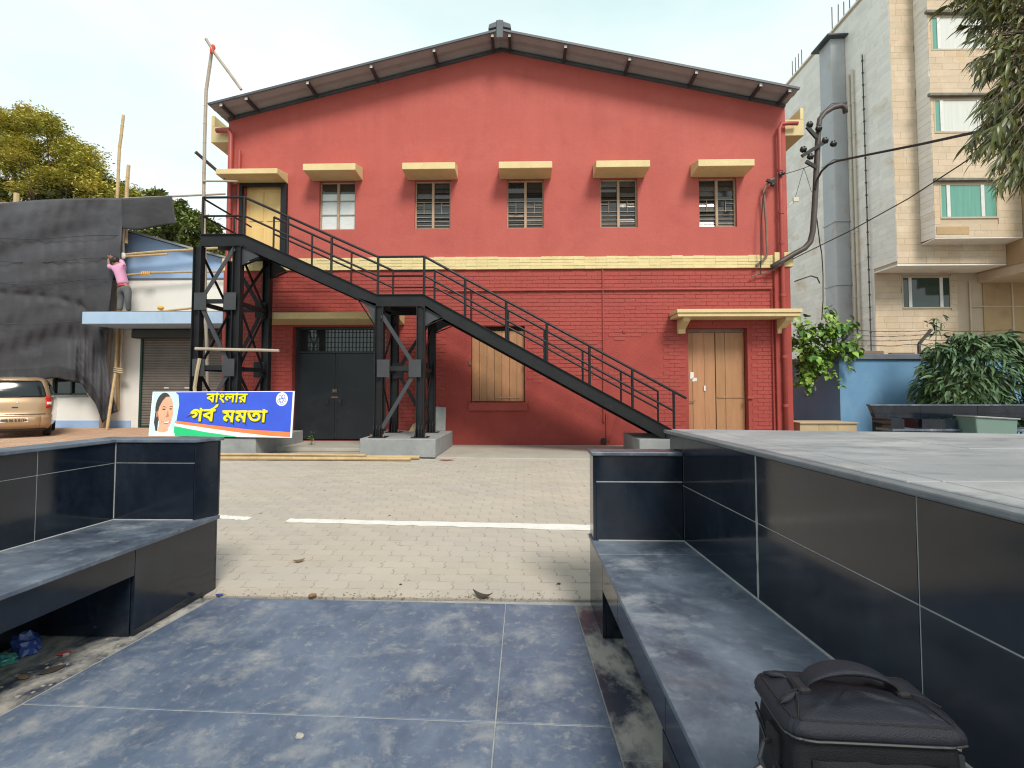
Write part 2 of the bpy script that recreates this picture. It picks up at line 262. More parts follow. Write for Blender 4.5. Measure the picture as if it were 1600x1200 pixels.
M['poly_teal'] = mat('teal_printed_wrapper', (0.02, 0.22, 0.28), (0.15, 0.35, 0.20), 30, rough=0.3)
M['litter_red'] = mat('red_wrapper', (0.65, 0.08, 0.07), None, rough=0.5)
M['litter_leaf'] = mat('dry_brown_leaf', (0.20, 0.12, 0.06), None, rough=0.8)
M['pebble'] = mat('pebble_stone', (0.40, 0.38, 0.35), (0.25, 0.24, 0.22), 20, rough=0.8)
M['dark_leaf'] = mat('dark_dead_leaf', (0.05, 0.04, 0.03), None, rough=0.7)
M['cloth_red'] = mat('red_cloth_tie', (0.60, 0.08, 0.05), None, rough=0.8)
M['cloth_white'] = mat('white_cloth', (0.75, 0.73, 0.70), None, rough=0.9)
M['rope'] = mat('yellow_rope', (0.75, 0.42, 0.08), None, rough=0.9)
M['sack'] = mat('jute_rope', (0.42, 0.34, 0.22), None, rough=0.95)

# ------------------------------------------------------------------ builders
class MB:
    def __init__(self):
        self.bm = bmesh.new(); self.tl = self.bm.faces.layers.float.new('tint'); self.t = 0.0; self.mi = 0
    def face(self, pts):
        vs_ = [self.bm.verts.new(p) for p in pts]
        try:
            f = self.bm.faces.new(vs_); f[self.tl] = self.t; f.material_index = self.mi
            return f
        except ValueError: return None
    def _faces(self, vv, idx):
        for q in idx:
            try:
                f = self.bm.faces.new([vv[i] for i in q]); f[self.tl] = self.t; f.material_index = self.mi
            except ValueError: pass
    def box(self, x0, x1, y0, y1, z0, z1):
        x0, x1 = min(x0, x1), max(x0, x1); y0, y1 = min(y0, y1), max(y0, y1); z0, z1 = min(z0, z1), max(z0, z1)
        vv = [self.bm.verts.new(p) for p in ((x0, y0, z0), (x1, y0, z0), (x1, y1, z0), (x0, y1, z0), (x0, y0, z1), (x1, y0, z1), (x1, y1, z1), (x0, y1, z1))]
        self._faces(vv, ((3, 2, 1, 0), (4, 5, 6, 7), (0, 1, 5, 4), (1, 2, 6, 5), (2, 3, 7, 6), (3, 0, 4, 7)))
        return self
    def extrude(self, pts, vec):
        pts = [Vector(p) for p in pts]; vec = Vector(vec); n = len(pts)
        a = [self.bm.verts.new(p) for p in pts]; b = [self.bm.verts.new(p + vec) for p in pts]
        self._faces(a + b, [tuple(range(n - 1, -1, -1)), tuple(range(n, 2 * n))] + [(i, (i + 1) % n, n + (i + 1) % n, n + i) for i in range(n)])
        return self
    def prism(self, xy, z0, z1):
        return self.extrude([(p[0], p[1], z0) for p in xy], (0, 0, z1 - z0))
    def bar(self, p, q, w, h, up=(0, 0, 1)):
        p, q = Vector(p), Vector(q); d = (q - p).normalized(); up = Vector(up)
        s = d.cross(up)
        if s.length < 1e-4: s = d.cross(Vector((1, 0, 0)))
        s.normalize(); u = s.cross(d)
        return self.extrude([p + s * (w / 2) * a + u * (h / 2) * b for a, b in ((-1, -1), (1, -1), (1, 1), (-1, 1))], q - p)
    def ibeam(self, p, q, w, h, axis, t=0.014):
        """I-section from p to q: the flanges lie at +-h/2 along AXIS"""
        p, q, ax = Vector(p), Vector(q), Vector(axis).normalized()
        d = (q - p).normalized(); s = d.cross(ax).normalized()
        for k in (-1, 1):
            c = ax * k * (h / 2 - t / 2)
            self.extrude([p + c + s * (w / 2) * a + ax * (t / 2) * b for a, b in ((-1, -1), (1, -1), (1, 1), (-1, 1))], q - p)
        hh = h / 2 - t - 0.0005
        self.extrude([p + s * (t / 2) * a + ax * hh * b for a, b in ((-1, -1), (1, -1), (1, 1), (-1, 1))], q - p)
        return self
    def tube(self, pts, r, n=8, cap=True):
        pts = [Vector(p) for p in pts]; rr = r if isinstance(r, (list, tuple)) else [r] * len(pts)
        rings = []; prev = None
        for i, p in enumerate(pts):
            d = (pts[min(i + 1, len(pts) - 1)] - pts[max(i - 1, 0)]).normalized()
            if prev is None:
                s = d.cross(Vector((0, 0, 1)))
                if s.length < 1e-3: s = d.cross(Vector((1, 0, 0)))
            else: s = prev - d * prev.dot(d)
            s.normalize(); prev = s; u = s.cross(d)
            rings.append([self.bm.verts.new(p + (s * math.cos(a) + u * math.sin(a)) * rr[i]) for a in (2 * math.pi * k / n for k in range(n))])
        for a, b in zip(rings, rings[1:]):
            self._faces(a + b, [(i, (i + 1) % n, n + (i + 1) % n, n + i) for i in range(n)])
        if cap:
            self._faces(rings[0], [tuple(range(n - 1, -1, -1))]); self._faces(rings[-1], [tuple(range(n))])
        return self
    def grid(self, rows):
        vv = [[self.bm.verts.new(p) for p in r] for r in rows]
        for a, b in zip(vv, vv[1:]):
            for i in range(len(a) - 1): self._faces([a[i], a[i + 1], b[i + 1], b[i]], [(0, 1, 2, 3)])
        return self
    def ball(self, c, r, seg=10, rings=6, sx=1, sy=1, sz=1):
        c = Vector(c); rows = []
        for j in range(rings + 1):
            th = math.pi * j / rings
            rows.append([c + Vector((math.sin(th) * math.cos(a) * r * sx, math.sin(th) * math.sin(a) * r * sy, math.cos(th) * r * sz)) for a in (2 * math.pi * k / seg for k in range(seg + 1))])
        return self.grid(rows)
    def build(self, name, m, parent=None, bevel=0.0, smooth=False, kind=None, label=None, seg=1, weld=False):
        bm = self.bm
        if weld or smooth: bmesh.ops.remove_doubles(bm, verts=bm.verts, dist=1e-5)
        bmesh.ops.recalc_face_normals(bm, faces=bm.faces)
        if bevel:
            ed = [e for e in bm.edges if len(e.link_faces) == 2 and e.calc_face_angle(0) > 0.5]
            bmesh.ops.bevel(bm, geom=ed, offset=bevel, segments=seg, profile=0.5, affect='EDGES', clamp_overlap=True)
        me = bpy.data.meshes.new(name); bm.to_mesh(me); bm.free()
        for mm in (m if isinstance(m, (list, tuple)) else [m]): me.materials.append(M[mm])
        if smooth:
            for pl in me.polygons: pl.use_smooth = True
        o = bpy.data.objects.new(name, me); COL.objects.link(o)
        if parent is not None: attach(o, parent)
        if kind: o['kind'] = kind
        if label: o['label'] = label
        return o
def attach(o, parent):
    o.parent = parent
    o.matrix_parent_inverse = Matrix.Translation(-parent.location)      # a parent's world place is its own location
def thing(name, label, cat, loc=(0, 0, 0), group=None):
    o = bpy.data.objects.new(name, None); COL.objects.link(o); o.location = loc; o.empty_display_size = 0.2
    o['label'] = label; o['category'] = cat
    if group: o['group'] = group
    return o
def tag(o, label, cat, group=None):
    o['label'] = label; o['category'] = cat
    if group: o['group'] = group
    return o
def text_object(name, cu):
    """lettering turned into a plain mesh"""
    tmp = bpy.data.objects.new(name, cu); COL.objects.link(tmp); dg = bpy.context.evaluated_depsgraph_get()
    me = bpy.data.meshes.new_from_object(tmp.evaluated_get(dg)); bpy.data.objects.remove(tmp)
    o = bpy.data.objects.new(name, me); COL.objects.link(o); return o
def struct(o): o['kind'] = 'structure'; return o
def place(me, name, parent, mtx, kind=None):
    o = bpy.data.objects.new(name, me); COL.objects.link(o); o.matrix_basis = mtx
    if parent is not None: attach(o, parent)
    return o
def holes_wall(mb, x0, x1, z0, z1, Y, holes, depth):
    """a wall face at Y with rectangular openings (hx0,hx1,hz0,hz1) and their reveals, DEPTH deep"""
    xs = sorted({x0, x1} | {h[0] for h in holes} | {h[1] for h in holes}); zs = sorted({z0, z1} | {h[2] for h in holes} | {h[3] for h in holes})
    xs = [x for x in xs if x0 <= x <= x1]; zs = [z for z in zs if z0 <= z <= z1]
    for a, b in zip(xs, xs[1:]):
        for c, d in zip(zs, zs[1:]):
            mx_, mz_ = (a + b) / 2, (c + d) / 2
            if any(h[0] < mx_ < h[1] and h[2] < mz_ < h[3] for h in holes): continue
            mb.face([(a, Y, c), (b, Y, c), (b, Y, d), (a, Y, d)])
    for h in holes:
        a, b, c, d = h
        for p, q in (((a, c), (b, c)), ((b, c), (b, d)), ((b, d), (a, d)), ((a, d), (a, c))):
            mb.face([(p[0], Y, p[1]), (q[0], Y, q[1]), (q[0], Y + depth, q[1]), (p[0], Y + depth, p[1])])

# ================================================================== THE SETTING: ground, pavers, floor, line
FY = 11.81                                   # plane of the red hall's front wall
b = MB(); b.box(-150, 150, -80, 260, -1.0, -0.035)
struct(b.build('ground', 'earth'))
b = MB(); b.box(-30, 12, 3.235, 18.9, -0.03, -0.0028)
pavement = struct(b.build('pavement', 'joint_sand'))

PL, PW, PG = 0.232, 0.132, 0.0024
def paver_outline():
    zx = 0.014
    L, W, g = PL / 2 - PG, PW / 2 - PG, 0.0
    return [(-L + zx, -W), (-L * 0.33, -W + 0.005), (L * 0.33, -W - 0.005), (L + zx * 0.2, -W), (L + zx, -W * 0.35), (L - zx * 0.6, W * 0.35), (L + zx * 0.4, W),
            (L * 0.33, W - 0.005), (-L * 0.33, W + 0.005), (-L + zx * 0.4, W), (-L - zx * 0.6, W * 0.35), (-L + zx, -W * 0.35)]
def paver_mesh(k):
    mb = MB(); mb.t = R.uniform(-1, 1)
    mb.prism(paver_outline(), -0.03, 0.0)
    bm = mb.bm; bmesh.ops.recalc_face_normals(bm, faces=bm.faces)
    me = bpy.data.meshes.new('paver'); bm.to_mesh(me); bm.free(); me.materials.append(M['paver']); return me
pvm = [paver_mesh(k) for k in range(8)]
cells = []
for j in range(56):
    Y = 3.31 + j * PW
    for i in range(64):
        X = -8.6 + i * PL + (0.5 * PL if j % 2 else 0) + R.uniform(-0.002, 0.002)
        if Y > 10.2 and X > -7.6: continue
        cells.append((X, Y))
vis = sorted([c for c in cells if -0.600 * c[1] < c[0] < 0.135 * c[1]], key=lambda c: c[1])[:300]
vs_set = set(vis)
for (X, Y) in vis:
    place(R.choice(pvm), 'paver', pavement, Matrix.Translation((X, Y, R.uniform(-0.0014, 0.0012))) @ Euler((R.uniform(-.005, .005), R.uniform(-.005, .005), R.uniform(-.01, .01))).to_matrix().to_4x4())
b = MB(); ol = paver_outline()
for (X, Y) in cells:
    if (X, Y) in vs_set: continue
    b.t = R.uniform(-1, 1); z = R.uniform(-0.0014, 0.0012); n = len(ol)
    top = [b.bm.verts.new((X + p[0], Y + p[1], z)) for p in ol]; bot = [b.bm.verts.new((X + p[0], Y + p[1], -0.012)) for p in ol]
    b._faces(top + bot, [tuple(range(n))] + [(i, n + i, n + (i + 1) % n, (i + 1) % n) for i in range(n)])
b.build('pavers', 'paver', pavement, kind='stuff')

# reddish paved forecourt towards the parked car, laid in diagonal rows
b = MB(); b.prism([(-30, 10.15), (-7.75, 10.15), (-7.75, 16.78), (-30, 16.78)], -0.034, 0.018)
fore = struct(b.build('red_forecourt', 'joint_sand'))
b = MB(); ca, sa = math.cos(0.62), math.sin(0.62)
for i in range(-30, 60):
    for j in range(-64, 64):
        u, v = i * 0.30 + (0.15 if j % 2 else 0), j * 0.155
        X, Y = -12.5 + u * ca - v * sa, 13 + u * sa + v * ca
        if not (-17.5 < X < -7.95 and 10.35 < Y < 16.65): continue
        b.t = R.uniform(-1, 1); z = 0.024 + R.uniform(-.002, .002)
        pts = [(X + p * ca * .145 - q * sa * .073, Y + p * sa * .145 + q * ca * .073) for p, q in ((-1, -1), (1, -1), (1, 1), (-1, 1))]
        b.face([(p[0], p[1], z) for p in pts])
        for k in range(4):
            p, q = pts[k], pts[(k + 1) % 4]; b.face([(p[0], p[1], z), (p[0], p[1], 0.012), (q[0], q[1], 0.012), (q[0], q[1], z)])
b.build('forecourt_bricks', 'paver_red', fore, kind='stuff')

# concrete apron along the hall
b = MB()
b.prism([(-7.6, 10.15), (-2.95, 9.95), (-1.55, 9.62), (6.6, 9.25), (6.6, FY - 0.01), (-7.6, FY - 0.01)], -0.03, 0.022)
struct(b.build('concrete_apron', 'apron', bevel=0.008))
b = MB(); b.prism([(-5.45, 10.45), (-3.12, 10.42), (-3.12, FY + 0.1), (-5.45, FY + 0.1)], 0.023, 0.10)
struct(b.build('door_step', 'apron', bevel=0.01))

# painted dashes
def dash(p0, p1, w0, w1, seed):
    r2 = random.Random(seed); N = 40; up_, lo_ = [], []
    for i in range(N + 1):
        t = i / N; X = p0[0] + (p1[0] - p0[0]) * t; Y = p0[1] + (p1[1] - p0[1]) * t; w = w0 + (w1 - w0) * t
        up_.append((X, Y + w / 2 + r2.uniform(-.014, .012), 0.0062)); lo_.append((X, Y - w / 2 + r2.uniform(-.016, .016), 0.0062))
    mb = MB()
    for i in range(N):
        mb.extrude([lo_[i], lo_[i + 1], up_[i + 1], up_[i]], (0, 0, -0.004))
    return struct(mb.build('painted_line', 'white_line', weld=False))
a0, a1 = pz(270, 803), pz(390, 811)
dash((a0.x, a0.y), (a1.x, a1.y), 0.10, 0.12, 1)
a0, a1 = pz(449, 813.5), pz(960, 826)
dash((a0.x, a0.y), (a1.x, a1.y), 0.12, 0.19, 2)

# granite floor between the benches
gf = MB(); gf.box(-3.6, 1.0, -1.5, 3.20, -0.10, -0.0035)
floor = struct(gf.build('granite_floor', 'grout'))
def slab(xy, m='granite_floor', z=0.0):
    mb = MB(); mb.prism(xy, -0.022, z); return mb.build('slab', m, floor, bevel=0.002)
FL, FR, G = -2.03, 0.31, 0.004
FE = 3.19
def fx_left(Y): return -1.93 - 0.135 * (3.2 - Y)
def fx_right(Y): return 0.300 + 0.030 * (3.1 - Y)
YJ0, YJ1 = 2.10, 2.045
def yj(X): return 2.13 - 0.035 * (X + 2.2)
for (x0, x1) in ((None, -0.118), (-0.112, None)):
    for (ya, yb) in (('j', FE), (0.6, 'j')):
        def lim(x, top):
            return x
        pts = []
        for (yk, side) in (('lo', 0), ('lo', 1), ('hi', 1), ('hi', 0)):
            base = ya if yk == 'lo' else yb
            for it in range(2):
                Yv = (yj(0) if base == 'j' else base) if it == 0 else Yv
                X = (x0 if side == 0 else x1)
                if X is None: X = fx_left(Yv) if side == 0 else fx_right(Yv)
                if base == 'j': Yv = yj(X) + (G if yk == 'lo' else -G)
                elif base == FE: Yv = FE + (0.02 - 0.028 * (X + 1.9))
            pts.append((X, Yv))
        slab(pts)
for (ya, yb) in ((1.868, FE - 0.04), (0.6, 1.86)):
    slab([(fx_right(ya) + 0.006, ya), (0.56, ya), (0.56, yb), (fx_right(yb) + 0.006, yb)], 'granite_dirty', -0.0005)
mb = MB(); mb.prism([(-3.5, 0.6), (fx_left(0.6) - .012, 0.6), (fx_left(3.2) - .012, 3.2), (-3.5, 3.2)], -0.02, -0.0015)
mb.build('slab', 'granite_dirty', floor)

# ================================================================== THE RED HALL
hall = thing('red_hall', 'large red painted brick hall with shallow gabled roof, yellow band and yellow window hoods', 'hall', (-0.85, FY, 0))
XL, XR = -7.06, 6.07
BZ0, BZ1 = 4.08, 4.37
EZ, EZR, RZ = 7.70, 7.845, 9.30          # underside of the roof at the eaves and at the ridge
RX = -0.55
HD = 9.0
WIN = [(-4.425, 5.04), (0, 0), (0, 0)]
wx = [(499, 555), (648, 704), (792, 850), (938, 996), (1092, 1151)]
wins = []
for (a_, c_) in wx:
    xa, xb = py(a_, 310, FY).x, py(c_, 310, FY).x
    wins.append((xa, xb, 5.055, 6.21))
udoor = (py(383, 320, FY).x - 0.02, py(441, 320, FY).x, 4.372, 6.14)
b = MB(); holes_wall(b, XL, XR, BZ1 - 0.02, EZ - 0.02, FY, wins + [udoor], 0.17)
b.face([(XL, FY, EZ - 0.02), (XR, FY, EZ - 0.02), (XR, FY, EZR), (RX, FY, RZ), (XL, FY, EZ)])
for X, e_ in ((XL, EZ), (XR, EZR)):
    b.face([(X, FY, 0), (X, FY + HD, 0), (X, FY + HD, e_), (X, FY, e_)])
b.face([(XL, FY + HD, 0), (XR, FY + HD, 0), (XR, FY + HD, EZR), (RX, FY + HD, RZ), (XL, FY + HD, EZ)])
upper = b.build('upper_wall', 'red_plaster', hall)
# lower wall of painted brick
ldoor = (py(456, 600, FY).x, py(603, 600, FY).x, 0.10, 2.76)
bwin = (py(736, 560, FY).x, py(820, 560, FY).x, 1.005, 2.76)
rdoor = (py(1076, 600, FY).x, py(1169, 600, FY).x, 0.10, 2.70)
b = MB(); holes_wall(b, XL, XR, -0.03, BZ0 + 0.01, FY, [ldoor, bwin, rdoor], 0.24)
lower = b.build('lower_wall', 'red_joint', hall)
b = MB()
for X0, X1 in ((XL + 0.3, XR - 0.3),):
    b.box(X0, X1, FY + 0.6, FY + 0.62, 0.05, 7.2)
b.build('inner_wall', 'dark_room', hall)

def brick_shape(w, h, d, t, r2):
    mb = MB(); mb.t = t
    j = lambda s: r2.uniform(-s, s)
    f = [(-w / 2 + 0.001, -d + j(.0012), -h / 2 + 0.003 + j(.002)), (w / 2 - 0.001, -d + j(.0012), -h / 2 + 0.003 + j(.002)), (w / 2 - 0.001, -d + j(.0012), h / 2 - 0.003 + j(.002)), (-w / 2 + 0.001, -d + j(.0012), h / 2 - 0.003 + j(.002))]
    bk = [(-w / 2, 0.004, -h / 2), (w / 2, 0.004, -h / 2), (w / 2, 0.004, h / 2), (-w / 2, 0.004, h / 2)]
    mb.face(f)
    for k in range(4): mb.face([f[k], bk[k], bk[(k + 1) % 4], f[(k + 1) % 4]])
    return mb
r2 = random.Random(3)
bvar = []
for k in range(10):
    mb = brick_shape(0.2475, 0.081, r2.uniform(0.007, 0.0105), r2.uniform(-1, 1), r2)
    bmesh.ops.recalc_face_normals(mb.bm, faces=mb.bm.faces)
    me = bpy.data.meshes.new('brick'); mb.bm.to_mesh(me); mb.bm.free(); me.materials.append(M['red_brick']); bvar.append(me)
bricks = []
row = 0; z = 0.07
while z < BZ0 - 0.03:
    x = XL + 0.12 + (0.125 if row % 2 else 0)
    while x < XR - 0.12:
        ok = True
        for (a_, c_, d_, e_) in (ldoor, bwin, rdoor):
            if a_ - 0.125 < x < c_ + 0.125 and d_ - 0.12 < z < e_ + 0.05: ok = False
        # smooth plaster repairs leave no joints
        if z < 1.35 + 0.25 * math.sin(x * 1.3) and -2.3 < x < 3.0: ok = False
        if abs(x - 2.45) < 0.75 and abs(z - 2.1) < 0.42 + 0.12 * math.sin(5 * x): ok = False
        if -1.9 < x < -1.2 and z < 2.75: ok = False
        if ok: bricks.append((x, z))
        x += 0.250
    z += 0.0885; row += 1
near = sorted(bricks, key=lambda p: abs(p[0] - 2.0) * 0.6 + abs(p[1] - 3.0))[:300]; nset = set(near)
for (x, z) in near:
    place(r2.choice(bvar), 'brick', hall, Matrix.Translation((x + r2.uniform(-.003, .003), FY, z + r2.uniform(-.004, .004))) @ Matrix.Rotation(r2.uniform(-.008, .008), 4, 'Y'))
b = MB()
for (x, z) in bricks:
    if (x, z) in nset: continue
    mb = None
    w, h, d = 0.2475, 0.081, r2.uniform(0.0065, 0.0105); b.t = r2.uniform(-1, 1); z += r2.uniform(-.003, .003)
    f = [(x + sx_ * (w / 2 - .002), FY - d, z + sz_ * (h / 2 - .003)) for sx_, sz_ in ((-1, -1), (1, -1), (1, 1), (-1, 1))]
    bk = [(x + sx_ * w / 2, FY + .004, z + sz_ * h / 2) for sx_, sz_ in ((-1, -1), (1, -1), (1, 1), (-1, 1))]
    b.face(f)
    for k in range(4): b.face([f[k], bk[k], bk[(k + 1) % 4], f[(k + 1) % 4]])
b.build('brickwork', 'red_brick', hall, kind='stuff')
b = MB()
b.box(XL - 0.0, XL + 0.33, FY - 0.07, FY - 0.003, -0.02, BZ0); b.box(XR - 0.36, XR + 0.0, FY - 0.07, FY - 0.003, -0.02, BZ0)
b.build('corner_pilasters', 'red_joint', hall, kind='stuff', bevel=0.01)
# yellow band of four brick courses
b = MB(); r3 = random.Random(5)
for k in range(4):
    z0 = BZ0 + 0.004 + k * 0.0735; x = XL - 0.05
    while x < XR + 0.05:
        w = 0.2485 if x + 0.25 < XR else XR + 0.055 - x
        b.t = r3.uniform(-1, 1); dd = r3.uniform(0.045, 0.056)
        hz = z0 + 0.066 + (r3.uniform(-.016, .008) if k == 3 else r3.uniform(-.003, .003))
        b.box(x, x + w, FY - dd, FY - 0.002, z0 + r3.uniform(-.004, .004), hz); x += 0.25
b.build('yellow_band_bricks', 'yellow_band', hall, kind='stuff')
b = MB(); b.box(XL - 0.045, XR + 0.045, FY - 0.04, FY - 0.001, BZ0 + 0.001, BZ1 - 0.005); b.box(XR - 0.36, XR + 0.06, FY - 0.11, FY - 0.06, BZ0 + 0.01, BZ1 + 0.05)
b.build('yellow_band', 'yellow_band', hall, bevel=0.006)
b = MB(); b.box(XL, XR - 0.1, FY - 0.022, FY - 0.001, 3.60, 3.625)
b.build('ledge_line', 'red_joint', hall)

# windows
def window(x0, x1, z0, z1, pale):
    Yw = FY + 0.10
    fr = MB(); t = 0.032
    xm = (x0 + x1) / 2
    for (a_, c_, d_, e_) in ((x0, x0 + t, z0, z1), (x1 - t, x1, z0, z1), (x0 + t, x1 - t, z0, z0 + t), (x0 + t, x1 - t, z1 - t, z1), (xm - 0.03, xm + 0.03, z0 + t, z1 - t)):
        fr.box(a_, c_, Yw - 0.03, Yw + 0.03, d_, e_)
    w = fr.build('window', 'frame_tan', hall, bevel=0.004)
    for (a_, c_) in ((x0 + t, xm - 0.03), (xm + 0.03, x1 - t)):
        zc = z1 - 0.27
        if pale:
            p_ = MB(); p_.box(a_, c_, Yw + 0.008, Yw + 0.014, z0 + t, zc); p_.build('pane', 'glass_pale', w)
            p_ = MB(); p_.box(a_, c_, Yw + 0.008, Yw + 0.014, zc, z1 - t); p_.build('pane', 'glass_dark', w)
            for q in (0.34, 0.67):
                zz = z0 + t + (z1 - z0 - 2 * t) * q * 0.93
                p_ = MB(); p_.box(a_, c_, Yw - 0.012, Yw + 0.007, zz - 0.012, zz + 0.012); p_.build('glazing_bar', 'bar', w)
        else:
            p_ = MB(); p_.box(a_, c_, Yw + 0.045, Yw + 0.050, z0 + t, z1 - t); p_.build('backing', 'dark_room', w)
            nb = 9; hb = (z1 - z0 - 2 * t) / nb
            for q in range(nb):                                   # glass louvre blades, each at its own slant
                ang = r2.uniform(-.10, .28) + (.40 if r2.random() < .05 else 0); zc = z0 + t + hb * (q + .5); dy, dz = math.sin(ang) * hb * .52, math.cos(ang) * hb * .52
                p_ = MB(); p_.extrude([(a_ + .002, Yw + .022 - dy, zc - dz), (c_ - .002, Yw + .022 - dy, zc - dz), (c_ - .002, Yw + .022 + dy, zc + dz), (a_ + .002, Yw + .022 + dy, zc + dz)], (0, .004, 0)); p_.build('louvre', r2.choice(('glass_dark', 'glass_dark', 'glass_dusty')), w)
            for q in (0.07, 0.16, 0.25, 0.34, 0.50, 0.58):
                zz = z0 + t + (z1 - z0 - 2 * t) * q
                half = (c_ - a_)
                xa, xb = (a_, c_)
                if 0.45 < q < 0.55: xa, xb = (a_, a_ + half * .45) if a_ < xm - 0.1 else (c_ - half * .5, c_)
                p_ = MB(); p_.box(xa, xb, Yw - 0.010, Yw + 0.006, zz - 0.006, zz + 0.006); p_.build('grille_bar', 'bar', w)
            xs = a_ + (c_ - a_) * 0.48
            p_ = MB(); p_.box(xs - .006, xs + .006, Yw - 0.0095, Yw + 0.0065, z0 + t + (z1 - z0) * .30, z0 + t + (z1 - z0) * .53); p_.build('grille_bar', 'bar', w)
    return w
for i, (x0, x1, z0, z1) in enumerate(wins): window(x0, x1, z0, z1, i == 0)
def hood(xa, xb, zb, ztf, ztb, dep, name='window_hood'):
    mb = MB(); prof = [(FY - 0.003, zb), (FY - dep, zb + 0.025), (FY - dep, ztf), (FY - 0.003, ztb)]
    mb.extrude([(xa, p[0], p[1]) for p in prof], (xb - xa, 0, 0)); return mb.build(name, 'yellow', hall, bevel=0.008)
for i, (x0, x1, z0, z1) in enumerate(wins):
    cx_ = (x0 + x1) / 2; hw = 0.60 if i != 4 else 0.62
    hood(cx_ - hw, cx_ + hw, z1 + 0.012, z1 + 0.19, z1 + 0.32, 0.54)
hood(py(359, 262, FY).x, py(451, 262, FY).x, 6.155, 6.30, 6.40, 0.55, 'door_hood')
# upper door in its black steel frame
x0, x1, z0, z1 = udoor
b = MB(); b.box(x0 + 0.005, x1 - 0.005, FY + 0.10, FY + 0.14, z0, z1 - 0.002); ud = b.build('door', 'yellow_door', hall)
for (a_, c_, d_, e_) in ((0.08, 0.42, 0.12, 0.78), (0.50, 0.84, 0.12, 0.78), (0.08, 0.42, 0.92, 1.62), (0.50, 0.84, 0.92, 1.62)):
    mb = MB(); mb.box(x0 + a_, x0 + min(c_, x1 - x0 - .05), FY + 0.085, FY + 0.0995, z0 + d_, z0 + e_); mb.build('panel', 'yellow_door', ud, bevel=0.006)
b = MB(); b.box(x0 - 0.14, x0 - 0.005, FY - 0.10, FY - 0.003, BZ1 - 0.05, z1 + 0.01); b.box(x1 + 0.003, x1 + 0.135, FY - 0.10, FY - 0.003, BZ1 - 0.05, z1 + 0.01); b.box(x0 - 0.004, x1 + 0.002, FY - 0.10, FY - 0.003, z1 - 0.06, z1 + 0.01)
b.build('door_frame', 'steel', hall, bevel=0.005)

# black double door with barred transom
x0, x1, z0, z1 = ldoor; xm = (x0 + x1) / 2; zt = 2.17; YD = FY + 0.20
xm = py(524, 600, FY + .2).x
for (a_, c_) in ((x0 + 0.02, xm - 0.004), (xm + 0.004, x1 - 0.02)):
    mb = MB(); mb.box(a_, c_, YD - 0.02, YD + 0.02, z0 + 0.02, zt - 0.03); dl = mb.build('door', 'door_black', hall, bevel=0.004)
    mb = MB(); hx = xm + (-0.16 if a_ < xm - .1 else 0.16)
    mb.tube([(hx, YD - 0.022, 1.06), (hx, YD - 0.06, 1.04), (hx, YD - 0.06, 0.94), (hx, YD - 0.022, 0.92)], 0.010, 6); mb.build('handle', 'steel_grey', dl)
    mb = MB(); mb.box(a_ + 0.01, a_ + 0.05, YD - 0.026, YD - 0.0205, z0 + .05, zt - .06) if a_ < xm - .1 else mb.box(a_ + 0.0, a_ + 0.05, YD - 0.026, YD - 0.0205, z0 + .05, zt - .06); mb.build('door_edge_strip', 'door_black', dl)
mb = MB(); mb.box(xm - 0.05, xm + 0.05, YD - 0.04, YD - 0.0205, 1.22, 1.30); mb.box(xm - 0.035, xm + 0.03, YD - 0.055, YD - 0.041, 1.23, 1.28); mb.box(xm - 0.08, xm + 0.08, YD - 0.034, YD - 0.021, 1.09, 1.125)
mb.build('door_lock', 'rust', hall)
mb = MB()
for X in (x0, x1 - 0.05): mb.box(X, X + 0.05, YD - 0.035, YD + 0.03, z0, z1)
mb.box(x0 + .05, x1 - .05, YD - 0.035, YD + 0.03, zt - 0.025, zt + 0.025); mb.box(x0 + .05, x1 - .05, YD - 0.035, YD + 0.03, z1 - 0.05, z1 - .001)
mb.build('transom_frame', 'door_black', hall, bevel=0.003)
mb = MB(); mb.box(x0 + .05, x1 - .05, YD + 0.02, YD + 0.026, zt + .025, z1 - .05); mb.build('transom_pane', 'glass_dark', hall)
mb = MB(); xx = x0 + 0.15
while xx < x1 - 0.06: mb.box(xx - .005, xx + .005, YD - 0.012, YD - 0.002, zt + .026, z1 - .051); xx += 0.085
for k in range(1, 5): zz = zt + (z1 - zt) * k / 5; mb.box(x0 + .051, x1 - .051, YD - 0.0015, YD + 0.008, zz - .005, zz + .005)
mb.build('transom_grille', 'steel', hall, kind='stuff')
xa, xb = py(420, 505, FY).x, py(632, 505, FY).x
mb = MB(); prof = [(FY - .003, 2.80), (FY - .55, 2.87), (FY - .55, 2.93), (FY - .57, 2.935), (FY - .57, 3.01), (FY - .003, 3.03)]
mb.extrude([(xa, p[0], p[1]) for p in prof], (xb - xa, 0, 0)); mb.build('door_hood', 'yellow', hall, bevel=0.006)

# boarded window with a sill
x0, x1, z0, z1 = bwin; n = 7; YB = FY + 0.12
for k in range(n):
    a_ = x0 + 0.01 + (x1 - x0 - 0.02) * k / n; c_ = x0 + 0.01 + (x1 - x0 - 0.02) * (k + 1) / n
    mb = MB(); mb.t = r3.uniform(-1, 1); mb.box(a_ + .003, c_ - .003, YB + r3.uniform(-.004, .004), YB + 0.03, z0 + .01, z1 - 0.10); mb.build('plank', 'wood', hall, bevel=0.003)
mb = MB(); mb.box(x0 + .002, x1 - .002, YB + .031, YB + .05, z0, z1); mb.build('window_backing', 'dark_room', hall)
mb = MB(); mb.box(x0 + .55, x1 - .12, YB - .014, YB - .005, z0 + .09, z0 + .115); mb.build('window_batten', 'frame_tan', hall)
for k in (0, 1):
    mb = MB(); X = x0 - 0.02 if k == 0 else x1 + 0.02
    mb.box(X - .03, X + .03, FY - .03, FY - .003, 1.86, 1.95); mb.build('pintle', 'rust', hall)
